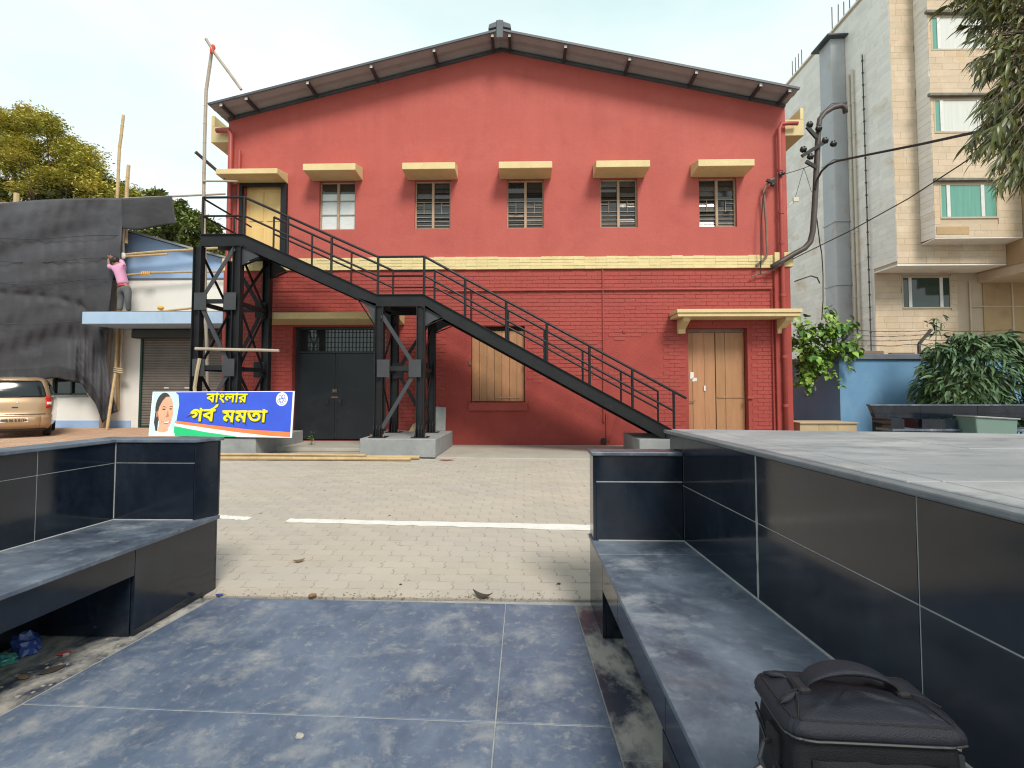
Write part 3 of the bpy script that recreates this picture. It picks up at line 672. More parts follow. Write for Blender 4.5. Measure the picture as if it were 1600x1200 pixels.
mb = MB(); mb.box(x0 - 0.05, x1 + 0.06, FY - 0.09, FY - 0.004, z0 - 0.20, z0 - 0.02); mb.build('window_sill', 'red_brick', hall, bevel=0.01)

# brown plank double door with its own hood on two corbels
x0, x1, z0, z1 = rdoor; YP = FY + 0.17; xm = x0 + (x1 - x0) * 0.50; n = 4
for side in (0, 1):
    la, lb = (x0 + .012, xm - .006) if side == 0 else (xm + .006, x1 - .012)
    mb = MB(); mb.box(la, lb, YP + .012, YP + .03, z0 + .01, z1 - .09); leaf = mb.build('door', 'wood', hall)
    ws = (0.20, 0.42, 0.38) if side == 0 else (0.33, 0.67)
    pos = la
    for w in ws:
        w2 = w * (lb - la); mb = MB(); mb.t = r3.uniform(-1, 1)
        mb.box(pos + .003, pos + w2 - .003, YP - r3.uniform(0, .012), YP + .0115, z0 + .012, z1 - .092); mb.build('plank', 'wood', leaf, bevel=0.004); pos += w2
mb = MB(); mb.box(x0 + .004, x1 - .004, YP - .02, YP + .035, z1 - .088, z1 - .002); mb.build('door_head', 'rust', hall)
mb = MB(); mb.box(xm + .03, x1 - .02, YP - .03, YP - .0125, 1.10, 1.125); mb.build('door_bar', 'wood', hall)
mb = MB(); mb.box(x1 - .03, x1 + .10, FY - .05, FY - .012, 1.085, 1.15); mb.build('pintle', 'red_pipe', hall)
mb = MB(); mb.tube([(x0 + .0, YP - .06, 1.02), (x0 + .18, YP - .06, 1.03)], .012, 6); mb.build('bolt', 'rust', hall)
for (X, Z, w, h) in ((x0 + .13, 1.62, .09, .16), (x0 + .19, 1.52, .11, .09)):
    mb = MB(); mb.extrude([(X - w / 2, YP - .017, Z - h / 2), (X + w * .4, YP - .017, Z - h * .45), (X + w / 2, YP - .017, Z + h * .4), (X - w * .42, YP - .017, Z + h / 2)], (0, .003, 0)); mb.build('paper_notice', 'cloth_white', hall)
mb = MB(); mb.box(xm - .28, xm - .24, YP - .03, YP - .0125, 1.26, 1.38); mb.build('door_lock', 'alu', hall)
xa, xb = py(1047, 490, FY).x, py(1229, 490, FY).x
mb = MB(); mb.box(xa - .02, xb + .03, FY - .62, FY - .003, 2.965, 3.045); mb.box(xa, xb, FY - .59, FY - .004, 2.885, 2.964); mb.build('door_hood', 'yellow', hall, bevel=0.006)
for X in (xa + .15, xb - .26):
    mb = MB(); prof = [(FY - .003, 2.884), (FY - .50, 2.884), (FY - .46, 2.81), (FY - .30, 2.74), (FY - .13, 2.66), (FY - .11, 2.56), (FY - .003, 2.56)]
    mb.extrude([(X, p[0], p[1]) for p in prof], (.16, 0, 0)); mb.build('corbel', 'yellow', hall, bevel=0.005)

# roof: two corrugated slopes, purlins, ridge
OV, RYB = 0.60, FY + HD + 0.4
EXL, EXR = py(326, 154, FY - OV).x, py(1249, 138, FY - OV).x
slopeL = (RZ - EZ) / (RX - XL); slopeR = (RZ - EZR) / (XR - RX)
def roof_z(X): return RZ - (RX - X) * slopeL if X < RX else RZ - (X - RX) * slopeR
for (xa, xb) in ((EXL, RX), (RX, EXR)):
    mb = MB(); N = 64; Yf = FY - OV
    top, bot = [], []
    for i in range(2):
        X = (xa, xb)[i]; Z = roof_z(X)
        rt = []; rb = []
        for j in range(140):
            Y = Yf + (RYB - Yf) * j / 139; w = 0.010 * math.sin(j * math.pi * 0.5)
            rt.append((X, Y, Z + 0.105 + w)); rb.append((X, Y, Z + 0.085 + w))
        top.append(rt); bot.append(rb)
    mb.grid(top); mb.grid(bot)
    mb.face([top[0][0], top[1][0], bot[1][0], bot[0][0]]); mb.face([top[0][0], bot[0][0], bot[0][-1], top[0][-1]][:4])
    rf = mb.build('roof', 'roof_sheet', hall)
    mb = MB(); mb.bar((xa, Yf - 0.016, roof_z(xa) + 0.10), (xb, Yf - 0.016, roof_z(xb) + 0.10), 0.03, 0.05); mb.build('verge_trim', 'roof_trim', rf)
    pxs = (347, 386, 481, 580, 678, 769) if xa == EXL else (796, 884, 984, 1088, 1188, 1233)
    for x_ in pxs:
        X = py(x_, 100, Yf + .03).x; Z = roof_z(X)
        mb = MB(); mb.box(X - .03, X + .03, Yf + .03, FY + 0.3, Z + .0, Z + .07); mb.build('purlin', 'steel_grey', rf, bevel=0.004)
        mb = MB(); mb.box(X - .03, X + .03, Yf + .018, Yf + .029, Z + .005, Z + .07); mb.build('purlin_end', 'alu', rf)
mb = MB(); Yf = FY - OV
mb.extrude([(RX - .26, Yf - .04, RZ + .10), (RX - .24, Yf - .04, RZ + .22), (RX - .08, Yf - .04, RZ + .28), (RX, Yf - .04, RZ + .33), (RX + .08, Yf - .04, RZ + .28), (RX + .24, Yf - .04, RZ + .22), (RX + .26, Yf - .04, RZ + .10), (RX, Yf - .04, RZ + .16)], (0, RYB - Yf, 0))
mb.box(RX - .08, RX + .08, Yf - .06, Yf - .035, RZ - .12, RZ + .30)
mb.build('ridge_cap', 'roof_trim', hall, bevel=0.02)
# dark trim board along the wall head
for (xa, xb) in ((XL, RX), (RX, XR)):
    mb = MB(); mb.bar((xa, FY - 0.02, roof_z(xa) + .03), (xb, FY - 0.02, roof_z(xb) + .03), 0.05, 0.06); mb.build('wall_plate', 'roof_trim', hall)

# concrete gutter boxes and rain pipes at both corners
for s, X in ((-1, XL), (1, XR)):
    mb = MB(); w = 0.44
    xo = X + s * w
    ga, gb_, gc = (py(1245, v, FY).z for v in (211, 186, 168))
    mb.box(X, xo, FY + .02, FY + HD, ga, gb_); mb.box(xo, xo - s * .08, FY + .02, FY + HD, gb_ + .001, gc)
    mb.build('gutter', 'yellow', hall, bevel=0.006)
    xp = X - s * .13 if s < 0 else X - .20
    mb = MB(); r_ = 0.056 if s < 0 else 0.046
    pts = [(X + s * .24, FY - .09, py(1240, 196, FY).z), (X + s * .06, FY - .10, py(1240, 196, FY).z), (xp + s * .06, FY - .11, py(1240, 197, FY).z), (xp, FY - .12, py(1240, 205, FY).z), (xp, FY - .12, 5.6), (xp, FY - .12, 4.2), (xp, FY - .13, 0.05)]
    mb.tube(pts, r_, 12); pipe = mb.build('rain_pipe', 'red_pipe', hall, smooth=True)
    for Z in (6.3, 5.3, 4.6, 3.4, 2.0, 0.9):
        mb = MB(); mb.tube([(xp, FY - .12, Z), (xp, FY - .12, Z + .07)], r_ + .012, 12); mb.build('pipe_collar', 'red_pipe', pipe)
    if s < 0:
        mb = MB(); mb.tube([(xp + .19, FY - .08, 6.95), (xp + .19, FY - .08, 4.3)], .035, 8); mb.build('conduit', 'red_pipe', hall)
# conduits on the lower wall
xc = py(942, 500, FY).x
mb = MB(); mb.tube([(xc, FY - .03, 4.06), (xc, FY - .03, .55)], .017, 6); mb.build('conduit', 'red_pipe', hall)
mb = MB(); mb.tube([(py(700, 452, FY).x, FY - .045, 3.575), (py(1204, 452, FY).x, FY - .045, 3.60), (py(1204, 452, FY).x, FY - .045, .1)], .020, 6); mb.build('conduit', 'red_pipe', hall)
mb = MB(); mb.tube([(xc + .06, FY - .03, .75), (xc + .06, FY - .03, .05)], .014, 6); mb.tube([(xc + .12, FY - .03, .12), (xc + .38, FY - .03, .80)], .014, 6); mb.build('conduit', 'red_pipe', hall, kind='stuff')
mb = MB(); mb.box(xc - .06, xc + .05, FY - .07, FY - .012, .06, .18); mb.build('socket_box', 'ink', hall)
mb = MB(); pts = [(py(1075, 505, FY).x - 0.55 + 0.09 * i, FY - .02, 2.62 + (0.03 * math.sin(i * 1.3))) for i in range(8)]; mb.tube(pts, .008, 5); mb.build('loose_wire', 'red_brick', hall)
mb = MB(); mb.ball((py(975, 509, FY).x, FY - .01, 2.62), .05, 8, 5, 1, .5, 1.1); mb.build('patched_hole', 'red_joint', hall)

# ================================================================== THE STEEL STAIRCASE
SY0, SY1 = 9.90, 11.06
stair = thing('steel_staircase', 'black steel outdoor staircase with two braced towers and pipe railings', 'staircase', (-2.4, 10.4, 0))
L1Z, L2Z, BTZ = 4.37, 3.152, 0.50
l1a, l1b = -6.43, -5.565
l2a, l2b = -2.878, -1.958
bx = 2.877
for Y in (SY0, SY1):
    mb = MB(); h, w = 0.24, 0.085
    path = [(l1a, L1Z), (l1b, L1Z), (l2a, L2Z), (l2b, L2Z), (bx, BTZ)]
    up_, lo_ = [], []
    def offs(i, d):
        a_ = Vector((path[max(i - 1, 0)][0], path[max(i - 1, 0)][1])); c_ = Vector((path[i][0], path[i][1])); e_ = Vector((path[min(i + 1, 4)][0], path[min(i + 1, 4)][1]))
        n1 = (c_ - a_).normalized() if i > 0 else (e_ - c_).normalized(); n2 = (e_ - c_).normalized() if i < 4 else n1
        t1 = Vector((n1.y, -n1.x)); t2 = Vector((n2.y, -n2.x)); m_ = (t1 + t2).normalized()
        return c_ + m_ * d / max(0.5, m_.dot(t1))
    for i in range(4):
        p0, p1, q1, q0 = offs(i, .012), offs(i + 1, .012), offs(i + 1, h - .012), offs(i, h - .012)
        mb.extrude([(p.x, Y - .006, p.y) for p in (p0, p1, q1, q0)], (0, .012, 0))
        for (da, db) in ((0, .012), (h - .012, h)):
            p0, p1, q1, q0 = offs(i, da), offs(i + 1, da), offs(i + 1, db), offs(i, db)
            mb.extrude([(p.x, Y - w / 2, p.y) for p in (p0, p1, q1, q0)], (0, w, 0))
    mb.build('stringer', 'steel', stair)
# landings and treads
for (a_, c_, Z, yb) in ((l1a, l1b, L1Z, FY - .02), (l2a, l2b, L2Z, SY1 - .05)):
    mb = MB(); mb.box(a_, c_, SY0 + .05, yb, Z - .012, Z + .004); mb.build('landing', 'steel', stair)
    for k in range(3):
        yy = SY0 + .2 + k * .38; mb = MB(); mb.box(a_ + .01, c_ - .01, yy - .03, yy + .03, Z - .16, Z - .013); mb.build('joist', 'steel', stair)
for (p, q, n) in (((l1b, L1Z), (l2a, L2Z), 11), ((l2b, L2Z), (bx, BTZ), 20)):
    for k in range(n):
        t0, t1 = k / n, (k + 1) / n
        xa, xb = p[0] + (q[0] - p[0]) * t0, p[0] + (q[0] - p[0]) * t1; zt_ = p[1] + (q[1] - p[1]) * (t0 + .5 / n) - .07; dz = (p[1] - q[1]) / n
        mb = MB(); mb.box(xa - .02, xb + .012, SY0 + .045, SY1 - .045, zt_ - .008, zt_); mb.box(xb + .0045, xb + .012, SY0 + .045, SY1 - .045, zt_ - dz - .02, zt_ - .0085)
        mb.box(xa - .02, xa - .012, SY0 + .045, SY1 - .045, zt_ - .055, zt_ - .0085)
        mb.build('tread', 'tread', stair)
# towers
def tower(xa, xb, Z, levels, base):
    cols = {}
    for X in (xa, xb):
        for Y in (SY0, SY1):
            mb = MB(); mb.ibeam((X, Y, base + .015), (X, Y, Z - .245), .15, .16, (1, 0, 0)); c_ = mb.build('column', 'steel', stair)
            mb = MB(); mb.box(X - .16, X + .16, Y - .14, Y + .14, base + .001, base + .0145); mb.build('base_plate', 'steel', c_)
            for dx in (-.075, -.02, .045):
                mb = MB(); mb.extrude([(X + dx, Y - .085, base + .015), (X + dx, Y - .14, base + .015), (X + dx, Y - .13, base + .16), (X + dx, Y - .085, base + .24)], (.012, 0, 0)); mb.build('stiffener', 'steel', c_)
            for dx in (-.12, .12):
                mb = MB(); mb.tube([(X + dx, Y - .10, base + .015), (X + dx, Y - .10, base + .07)], .016, 6); mb.build('anchor_bolt', 'rust', c_)
    for i, (za, zb) in enumerate(zip(levels, levels[1:])):
        flip = i % 2 == 0
        for Y, dy in ((SY0, -.082), (SY1, .082), (SY1, -.082)):
            if (Y, dy) == (SY1, .082): continue
            p, q = ((xa + .08, za), (xb - .06, zb)) if flip == (Y == SY0) else ((xb - .08, za), (xa + .06, zb))
            mb = MB(); mb.bar((p[0], Y - .06, p[1]), (q[0], Y - .06, q[1]), .012, .075, (0, 0, 1)); mb.bar((p[0], Y - .03, p[1] + .033), (q[0], Y - .03, q[1] + .033), .058, .012); mb.build('brace', 'steel_grey' if Y == SY0 else 'steel', stair)  # rear braces switch to black: their shade is put into the colour
            if 0 < i:
                mb = MB(); mb.bar((xa + .08, Y - .06, za), (xb - .08, Y - .06, za), .012, .09); mb.bar((xa + .08, Y - .02, za + .04), (xb - .08, Y - .02, za + .04), .07, .012); mb.build('strut', 'steel', stair)
                for X in (xa + .10, xb - .10):
                    mb = MB(); mb.box(X - .12, X + .12, Y - .094, Y - .0815, za - .17, za + .17); mb.build('gusset', 'steel_grey' if Y == SY0 else 'steel', stair)  # rear gussets darkened by colour, standing in for shade
        for X in (xa, xb):
            for (ya, yb) in (((SY0, SY1), (SY1, SY0))[int(flip)], ((SY0, SY1), (SY1, SY0))[int(not flip)]) if X == xb else (((SY0, SY1), (SY1, SY0))[int(flip)],):
                o_ = .02 if ya < yb else -.02
                mb = MB(); mb.bar((X + o_, ya + (.06 if ya < yb else -.06), za), (X + o_, yb - (.06 if ya < yb else -.06), zb), .07, .012, (1, 0, 0)); mb.build('brace', 'steel', stair)  # side braces coloured black to stand for the shade on them
            if 0 < i:
                mb = MB(); mb.bar((X, SY0 + .082, za - .02), (X, SY1 - .082, za - .02), .07, .08); mb.build('strut', 'steel', stair)
    for Y in (SY0, SY1):                                  # haunch plates under the beam
        for (X, s_) in ((xb, 1), (xa, -1)):
            if s_ < 0 and xa < -5: continue
            Zb = Z - .24 - (.17 if s_ > 0 else -.17) * .5
            mb = MB(); mb.extrude([(X + s_ * .08, Y - .006, Z - .20 - s_ * .02), (X + s_ * .42, Y - .006, Z - .26 - s_ * .19), (X + s_ * .24, Y - .006, Z - .40 - s_ * .12), (X + s_ * .08, Y - .006, Z - .62)], (0, .012, 0)); mb.build('haunch', 'steel_grey', stair)
            mb = MB(); mb.bar((X + s_ * .085, Y, Z - .63), (X + s_ * .43, Y, Z - .30 - s_ * .19), .08, .012); mb.build('haunch', 'steel', stair)
PADZ = 0.365
tower(-6.45, -5.66, L1Z, [PADZ + .18, 1.72, 3.02, L1Z - .30], PADZ)
tower(py(592.5, 600, SY0).x, py(657.5, 600, SY0).x, L2Z, [PADZ + .18, 1.70, L2Z - .42], PADZ)
# bottom foot
for Y in (SY0, SY1):
    mb = MB(); mb.box(bx - .18, bx - .02, Y - .05, Y + .05, .36, BTZ - .04); mb.build('foot', 'steel', stair)
# railings
RH, RM = 0.745, 0.37
def rail_z(X):
    P = [(l1a, L1Z), (l1b, L1Z), (l2a, L2Z), (l2b, L2Z), (bx, BTZ)]
    for (p, q) in zip(P, P[1:]):
        if X <= q[0] + 1e-6: return p[1] + (q[1] - p[1]) * (X - p[0]) / (q[0] - p[0])
    return BTZ + (X - bx) * (BTZ - L2Z) / (bx - l2b)
posts = [py(v, 400, SY0).x for v in (449, 518, 591, 663, 727, 791, 854, 920, 986)] + [bx - .02]
for Y, ps in ((SY0, [l1a + .03, l1b] + posts), (SY1, [l1b + .02] + posts)):
    for X in ps:
        z_ = rail_z(X); r_ = .026 if Y == SY0 else .022
        mb = MB(); mb.tube([(X, Y, z_ - .02), (X, Y, z_ + RH)], r_, 8); mb.build('rail_post', 'steel', stair)
    for hh in (RH, RM):
        xs = [ps[0]] + ([l1b] if Y == SY0 else []) + [l2a, l2b, bx + (.22 if (hh == RH and Y == SY0) else -.02)]
        mb = MB(); mb.tube([(X, Y, rail_z(X) + hh) for X in xs], .025 if hh == RH else .021, 8); mb.build('rail', 'steel', stair)
for hh in (RH - .02, RM):
    mb = MB(); mb.tube([(l1a + .03, SY0 + .02, L1Z + hh), (l1a + .03, FY - .12, L1Z + hh)], .02, 8); mb.build('rail', 'steel', stair)
mb = MB(); mb.tube([(l1a + .05, SY1 - .1, L1Z), (l1a + .05, SY1 - .1, L1Z + RH)], .02, 8); mb.build('rail_post', 'steel', stair)
# concrete pads carrying the stair
pads = (('concrete_pad', 'grey concrete footing block under the lower braced tower of the staircase', [(-3.12, 9.66), (-1.66, 9.55), (-1.62, 11.55), (-3.12, 11.55)], PADZ),
        ('concrete_pad', 'grey concrete footing block under the tall braced tower, behind the blue banner', [(-6.85, 9.60), (-5.10, 9.64), (-5.02, 11.55), (-6.85, 11.55)], PADZ),
        ('concrete_pad', 'low pale concrete footing at the foot of the steel staircase', [(bx - .72, 9.72), (bx + .45, 9.70), (bx + .45, 11.3), (bx - .72, 11.3)], .355))
for (nm, lb, xy, zt_) in pads:
    mb = MB(); mb.prism(xy, 0.0225, zt_ - .0005); tag(mb.build(nm, 'conc', bevel=0.012), lb, 'footing', 'concrete footings of the staircase')

# odds and ends at the foot of the hall
mb = MB(); pX = py(683, 660, 11.35).x
mb.extrude([(pX - .14, 11.50, PADZ), (pX + .16, 11.50, PADZ), (pX + .15, 11.66, PADZ + .52), (pX - .13, 11.66, PADZ + .54)], (0, .03, 0)); tag(mb.build('leaning_board', 'conc', bevel=.006), 'grey board leaning on the red wall behind the lower braced tower', 'board')
mb = MB(); qX = py(646, 668, 11.3).x
mb.extrude([(qX - .10, 11.25, PADZ), (qX + .08, 11.32, PADZ), (qX + .05, 11.36, PADZ + .20), (qX - .03, 11.33, PADZ + .14)], (.01, .02, 0)); tag(mb.build('cardboard_scrap', 'crate'), 'torn beige cardboard scrap between the legs of the lower braced tower', 'cardboard')

# ================================================================== GRANITE BENCHES AND PLATFORM
def wallX(Y): return 0.93 - 0.0635 * (Y - 3.0)          # face of the platform's clad side
SZ, LCZ, PZT = 0.415, 0.93, 1.042
def tile_on(name, p, q, z0, z1, th, parent, m='granite'):
    """upright tile between plan points p and q, TH thick towards the left of p->q"""
    p, q = Vector((p[0], p[1], 0)), Vector((q[0], q[1], 0)); d = (q - p).normalized(); n = Vector((-d.y, d.x, 0)) * th
    g = d * .0018
    mb = MB(); mb.prism([(p + g)[:2], (q - g)[:2], (q - g + n)[:2], (p + g + n)[:2]], z0 + .0018, z1 - .0018)
    return mb.build(name, m, parent, bevel=0.0012)
# --- right bench
rb_ = thing('granite_bench', 'black granite bench against the platform, with the black shoulder bag on its seat', 'bench', (0.65, 2.0, 0))
sf = lambda Y: 0.394 - 0.0138 * (Y - 3.0)
fe, ne, ys = 3.20, 0.35, 3.045
mb = MB(); mb.prism([(sf(ne), ne), (wallX(ne) - .004, ne), (wallX(2.80) - .004, 2.80), (sf(2.80), 2.80)], SZ - .022, SZ); seat = mb.build('seat_slab', 'granite_top', rb_, bevel=0.004, seg=2)
mb = MB(); mb.prism([(sf(2.803), 2.803), (wallX(2.803) - .004, 2.803), (wallX(3.2) - .004, fe), (sf(fe), fe)], SZ - .022, SZ); mb.build('seat_slab', 'granite_top', rb_, bevel=0.004, seg=2)
ap = lambda Y: 0.402 - 0.020 * (Y - 3.0)
mb = MB()                                                            # masonry core of the pillar, the beam and the back
mb.prism([(ap(2.74) + .02, 2.745), (wallX(2.74) - .05, 2.745), (wallX(3.18) - .05, 3.16), (ap(3.16) + .02, 3.16)], -.01, SZ - .0225)
mb.prism([(ap(ne) + .02, ne), (ap(ne) + .09, ne), (ap(2.74) + .09, 2.744), (ap(2.74) + .02, 2.744)], SZ - .16, SZ - .0225)
mb.prism([(wallX(ne) - .11, ne), (wallX(ne) - .06, ne), (wallX(2.744) - .06, 2.744), (wallX(2.744) - .11, 2.744)], -.01, SZ - .0225)
mb.build('masonry_core', 'granite', rb_, kind='stuff')
tile_on('apron_tile', (ap(3.18), 3.18), (ap(2.74), 2.74), 0.0, SZ - .023, .018, rb_)
yy = 2.74
for yn in (2.35, 1.62, 0.95, ne):
    tile_on('apron_tile', (ap(yy), yy), (ap(yn), yn), SZ - .17, SZ - .023, .018, rb_); yy = yn
tile_on('apron_tile', (ap(3.18) + .001, 3.178), (wallX(3.18), 3.178), 0.0, SZ - .023, -.018, rb_)
tile_on('pillar_tile', (ap(2.74) + .019, 2.741), (wallX(2.74) - .06, 2.741), 0.0, SZ - .175, .004, rb_)
for yv in (1.66, 0.5):                                              # near pillar under the seat
    tile_on('pillar_tile', (ap(yv) + .0, yv), (ap(yv - .5) + .0, yv - .5), -.01, SZ - .172, .018, rb_)
    mb = MB(); mb.prism([(ap(yv) + .02, yv - .5), (wallX(yv) - .12, yv - .5), (wallX(yv) - .12, yv), (ap(yv) + .02, yv)], -.01, SZ - .165); mb.build('pillar_core', 'granite', rb_)
# low end wall of the bench
ex0 = 0.402
mb = MB(); mb.box(ex0 + .02, wallX(3.1) - .03, ys + .02, fe - .022, SZ + .0005, LCZ - .022); mb.build('end_wall_core', 'granite', rb_)
tile_on('end_wall_tile', (ex0 + .016, ys), (wallX(3.05) - .001, ys), SZ + .0005, .755, .018, rb_)
tile_on('end_wall_tile', (ex0 + .016, ys), (wallX(3.05) - .001, ys), .758, LCZ - .022, .018, rb_)
tile_on('end_wall_tile', (ex0, fe - .002), (ex0, ys), SZ + .0005, LCZ - .022, .0175, rb_)
tile_on('end_wall_tile', (wallX(3.1) - .03, fe - .003), (ex0 + .018, fe - .003), SZ + .0005, LCZ - .022, .017, rb_)
mb = MB(); mb.prism([(ex0 - .012, ys - .012), (wallX(3.03) - .003, ys - .012), (wallX(3.2) - .003, fe + .012), (ex0 - .012, fe + .012)], LCZ - .021, LCZ); mb.build('end_wall_cap', 'granite_top', rb_, bevel=0.004, seg=2)
mb = MB(); mb.prism([(ex0 + .02, ys + .0015), (wallX(3.05) - .004, ys + .0015), (wallX(3.05) - .004, ys + .016), (ex0 + .02, ys + .016)], SZ + .002, LCZ - .0225); mb.build('grout_fill', 'grout', rb_)
mb = MB(); mb.prism([(ap(ne) + .0015, ne), (ap(ne) + .016, ne), (ap(3.17) + .016, 3.17), (ap(3.17) + .0015, 3.17)], SZ - .1685, SZ - .0235); mb.build('grout_fill', 'grout', rb_)
# grout bead along the seat joint
mb = MB(); mb.tube([(wallX(ne) - .002, ne, SZ + .002), (wallX(2.0) - .002, 2.0, SZ + .002), (wallX(3.04) - .002, 3.04, SZ + .002), (ex0 + .03, ys - .001, SZ + .002)], .0045, 5); mb.build('grout_bead', 'grout', rb_)

# --- platform behind it
plat = thing('granite_platform', 'waist-high platform clad in black granite with a dusty weathered grey top', 'platform', (2.2, 2.0, 0))
cE = lambda Y: wallX(Y) - 0.022 - 0.002 * (Y - 3)
farL, farR = 3.31, 2.93
XFR = 4.6
def fy_(X): return 3.31 - 0.165 * (X - 0.94)
core = MB(); core.prism([(wallX(0.2) + .02, .2), (XFR, .2), (XFR, fy_(XFR) - .06), (wallX(3.25) + .05, 3.25)], -.02, PZT - .05); core.build('masonry_core', 'grout', plat)
def y_at(pxv):                                                     # where the joint seen at column PXV meets the wall line
    lo_, hi_ = .3, 3.4
    for _ in range(40):
        m_ = (lo_ + hi_) / 2; d = Vector((wallX(m_), m_, 0)); k = d.dot(FWD * 1.0) - EYE * FWD.z
        X_ = CX + F * (d.x * RGT.x + d.y * RGT.y) / (d.x * FWD.x + d.y * FWD.y)
        if X_ > pxv: lo_ = m_
        else: hi_ = m_
    return lo_
js = [3.262, y_at(1066), y_at(1178.5), y_at(1425), .52, .21]
for i, (ya, yb) in enumerate(zip(js, js[1:])):
    for (z0, z1) in ((.0, .735), (.735, PZT - .024)):
        tile_on('tile', (wallX(ya), ya), (wallX(yb), yb), max(z0, .0), z1, .018, plat)
mb = MB(); mb.prism([(wallX(.22) + .0012, .22), (wallX(.22) + .0165, .22), (wallX(3.255) + .0165, 3.255), (wallX(3.255) + .0012, 3.255)], .001, PZT - .0245); mb.build('grout_fill', 'grout', plat)
yb = js[2]; mb = MB()
pts = []
for k in range(14):
    z_ = SZ + .004 + (PZT - .03 - SZ) * k / 13; w = .0045 + .0035 * abs(math.sin(k * 1.1)) * (1.4 if k < 8 else .5)
    pts.append((z_, w))
for (za, wa), (zb, wb) in zip(pts, pts[1:]):
    X0 = wallX(yb) - .0012
    mb.extrude([(wallX(yb - wa) - .0015, yb - wa, za), (wallX(yb + wa) - .0015, yb + wa, za), (wallX(yb + wb) - .0015, yb + wb, zb), (wallX(yb - wb) - .0015, yb - wb, zb)], (.001, 0, 0))
mb.build('mortar_smear', 'grout', plat)
for (xa, xb) in ((wallX(3.2) + .0, 1.9), (1.9, 3.1), (3.1, XFR)):
    tile_on('tile', (xb, fy_(xb) - .055), (xa + .01, fy_(xa) - .055), 0, PZT - .024, .018, plat)
mb = MB(); mb.prism([(cE(.2), .2), (cE(.2) + .34, .2), (cE(3.0) + .34, 3.0), (cE(3.31), 3.318)], PZT - .022, PZT - .0004); mb.build('edge_cap', 'granite_edge', plat, bevel=0.006, seg=2)
tx = [1.15, 1.9, 2.65, 3.4, XFR]
def yl(X): return fy_(X)
splits = [(0.2, 1.45), (1.45, 2.25), (2.25, None)]
for i in range(len(tx)):
    for (ya, yb2) in splits:
        xa = None if i == 0 else tx[i - 1]; xb = tx[i]
        ya2 = ya + .0015
        ye = (lambda X: (yb2 if yb2 else fy_(X)) - .0015)
        xl = (lambda Y: (cE(Y) + .045) if xa is None else xa + .0015)
        mb = MB(); mb.prism([(xl(ya2), ya2), (xb - .0015, ya2), (xb - .0015, ye(xb)), (xl(ye(xb if xa is None else xa)), ye(1.0 if xa is None else xa))], PZT - .018, PZT + .0035 + R.uniform(0, .0012)); mb.build('top_slab', 'granite_plinth', plat, bevel=0.003)

# --- left bench
lb_ = thing('granite_bench', 'black granite corner bench with a high back and rubbish under its seat', 'bench', (-2.3, 2.6, 0))
LS, LC = 0.48, 0.985
lf = lambda Y: -2.0 - 0.075 * (3.24 - Y)          # front edge of the seat
lk = lambda Y: -2.575 - 0.100 * (3.24 - Y)        # face of the backrest
fy0, fy1, ny = 3.19, 3.335, 0.6                   # end wall front, end wall back, near end
mb = MB(); mb.prism([(lk(ny) + .002, ny), (lf(ny), ny), (lf(fy1) + .005, fy1), (lk(fy1) + .002, fy1)], LS - .024, LS); mb.build('seat_slab', 'granite_top', lb_, bevel=0.004, seg=2)
la = lambda Y: lf(Y) - .018
tile_on('apron_tile', (la(2.70), 2.70), (la(3.33), 3.33), 0.0, LS - .0245, .018, lb_)
for (ya, yb) in ((2.0, 2.70), (1.3, 2.0), (.6, 1.3)):
    tile_on('apron_tile', (la(ya), ya), (la(yb), yb), LS - .165, LS - .0245, .018, lb_)
mb = MB(); mb.prism([(lk(2.71), 2.71), (la(2.71) - .02, 2.71), (la(3.32) - .02, 3.32), (lk(3.32), 3.32)], -.01, LS - .0245)
mb.prism([(la(ny) - .09, ny), (la(ny) - .02, ny), (la(2.70) - .02, 2.705), (la(2.70) - .09, 2.705)], LS - .155, LS - .0245)
mb.prism([(lk(ny) - .0, ny), (lk(ny) + .06, ny), (lk(2.70) + .06, 2.705), (lk(2.70) - .0, 2.705)], -.01, LS - .0245)
mb.build('masonry_core', 'granite', lb_, kind='stuff')
tile_on('pillar_tile', (lk(2.7) + .03, 2.702), (la(2.7) - .02, 2.702), 0.0, LS - .17, -.006, lb_)
tile_on('apron_tile', (la(3.33) + .0, 3.332), (lk(3.33), 3.332), 0.0, LS - .0245, -.016, lb_)
mb = MB(); mb.prism([(lk(ny) - .15, ny), (lk(ny) - .019, ny), (lk(fy1) - .019, fy1 - .02), (lk(fy1) - .15, fy1 - .02)], -.01, LC - .022)
mb.prism([(lk(fy1) - .018, fy0 + .019), (lf(fy0) - .085, fy0 + .019), (lf(fy1) - .03, fy1 - .02), (lk(fy1) - .018, fy1 - .02)], LS + .0005, LC - .022)
mb.build('masonry_core', 'granite', lb_, kind='stuff')
jl = [ny, 1.35, 2.05, 2.72, fy0]
zs_ = .835
for (ya, yb) in zip(jl, jl[1:]):
    tile_on('backrest_tile', (lk(ya), ya), (lk(yb), yb), LS + .0005, zs_, .018, lb_); tile_on('backrest_tile', (lk(ya), ya), (lk(yb), yb), zs_, LC - .022, .018, lb_)
mb = MB(); mb.prism([(lk(ny) - .0165, ny), (lk(ny) - .0015, ny), (lk(fy0) - .0015, fy0), (lk(fy0) - .0165, fy0)], LS + .001, LC - .0225); mb.build('grout_fill', 'grout', lb_)
exr0, exr1 = lf(fy0) - .07, lf(fy1) - .0
tile_on('end_wall_tile', (lk(fy0), fy0), (exr0, fy0), LS + .0005, zs_, .018, lb_); tile_on('end_wall_tile', (lk(fy0), fy0), (exr0, fy0), zs_, LC - .022, .018, lb_)
tile_on('end_wall_tile', (exr0 + .002, fy0 + .001), (exr1, fy1), LS + .0005, LC - .022, .016, lb_)
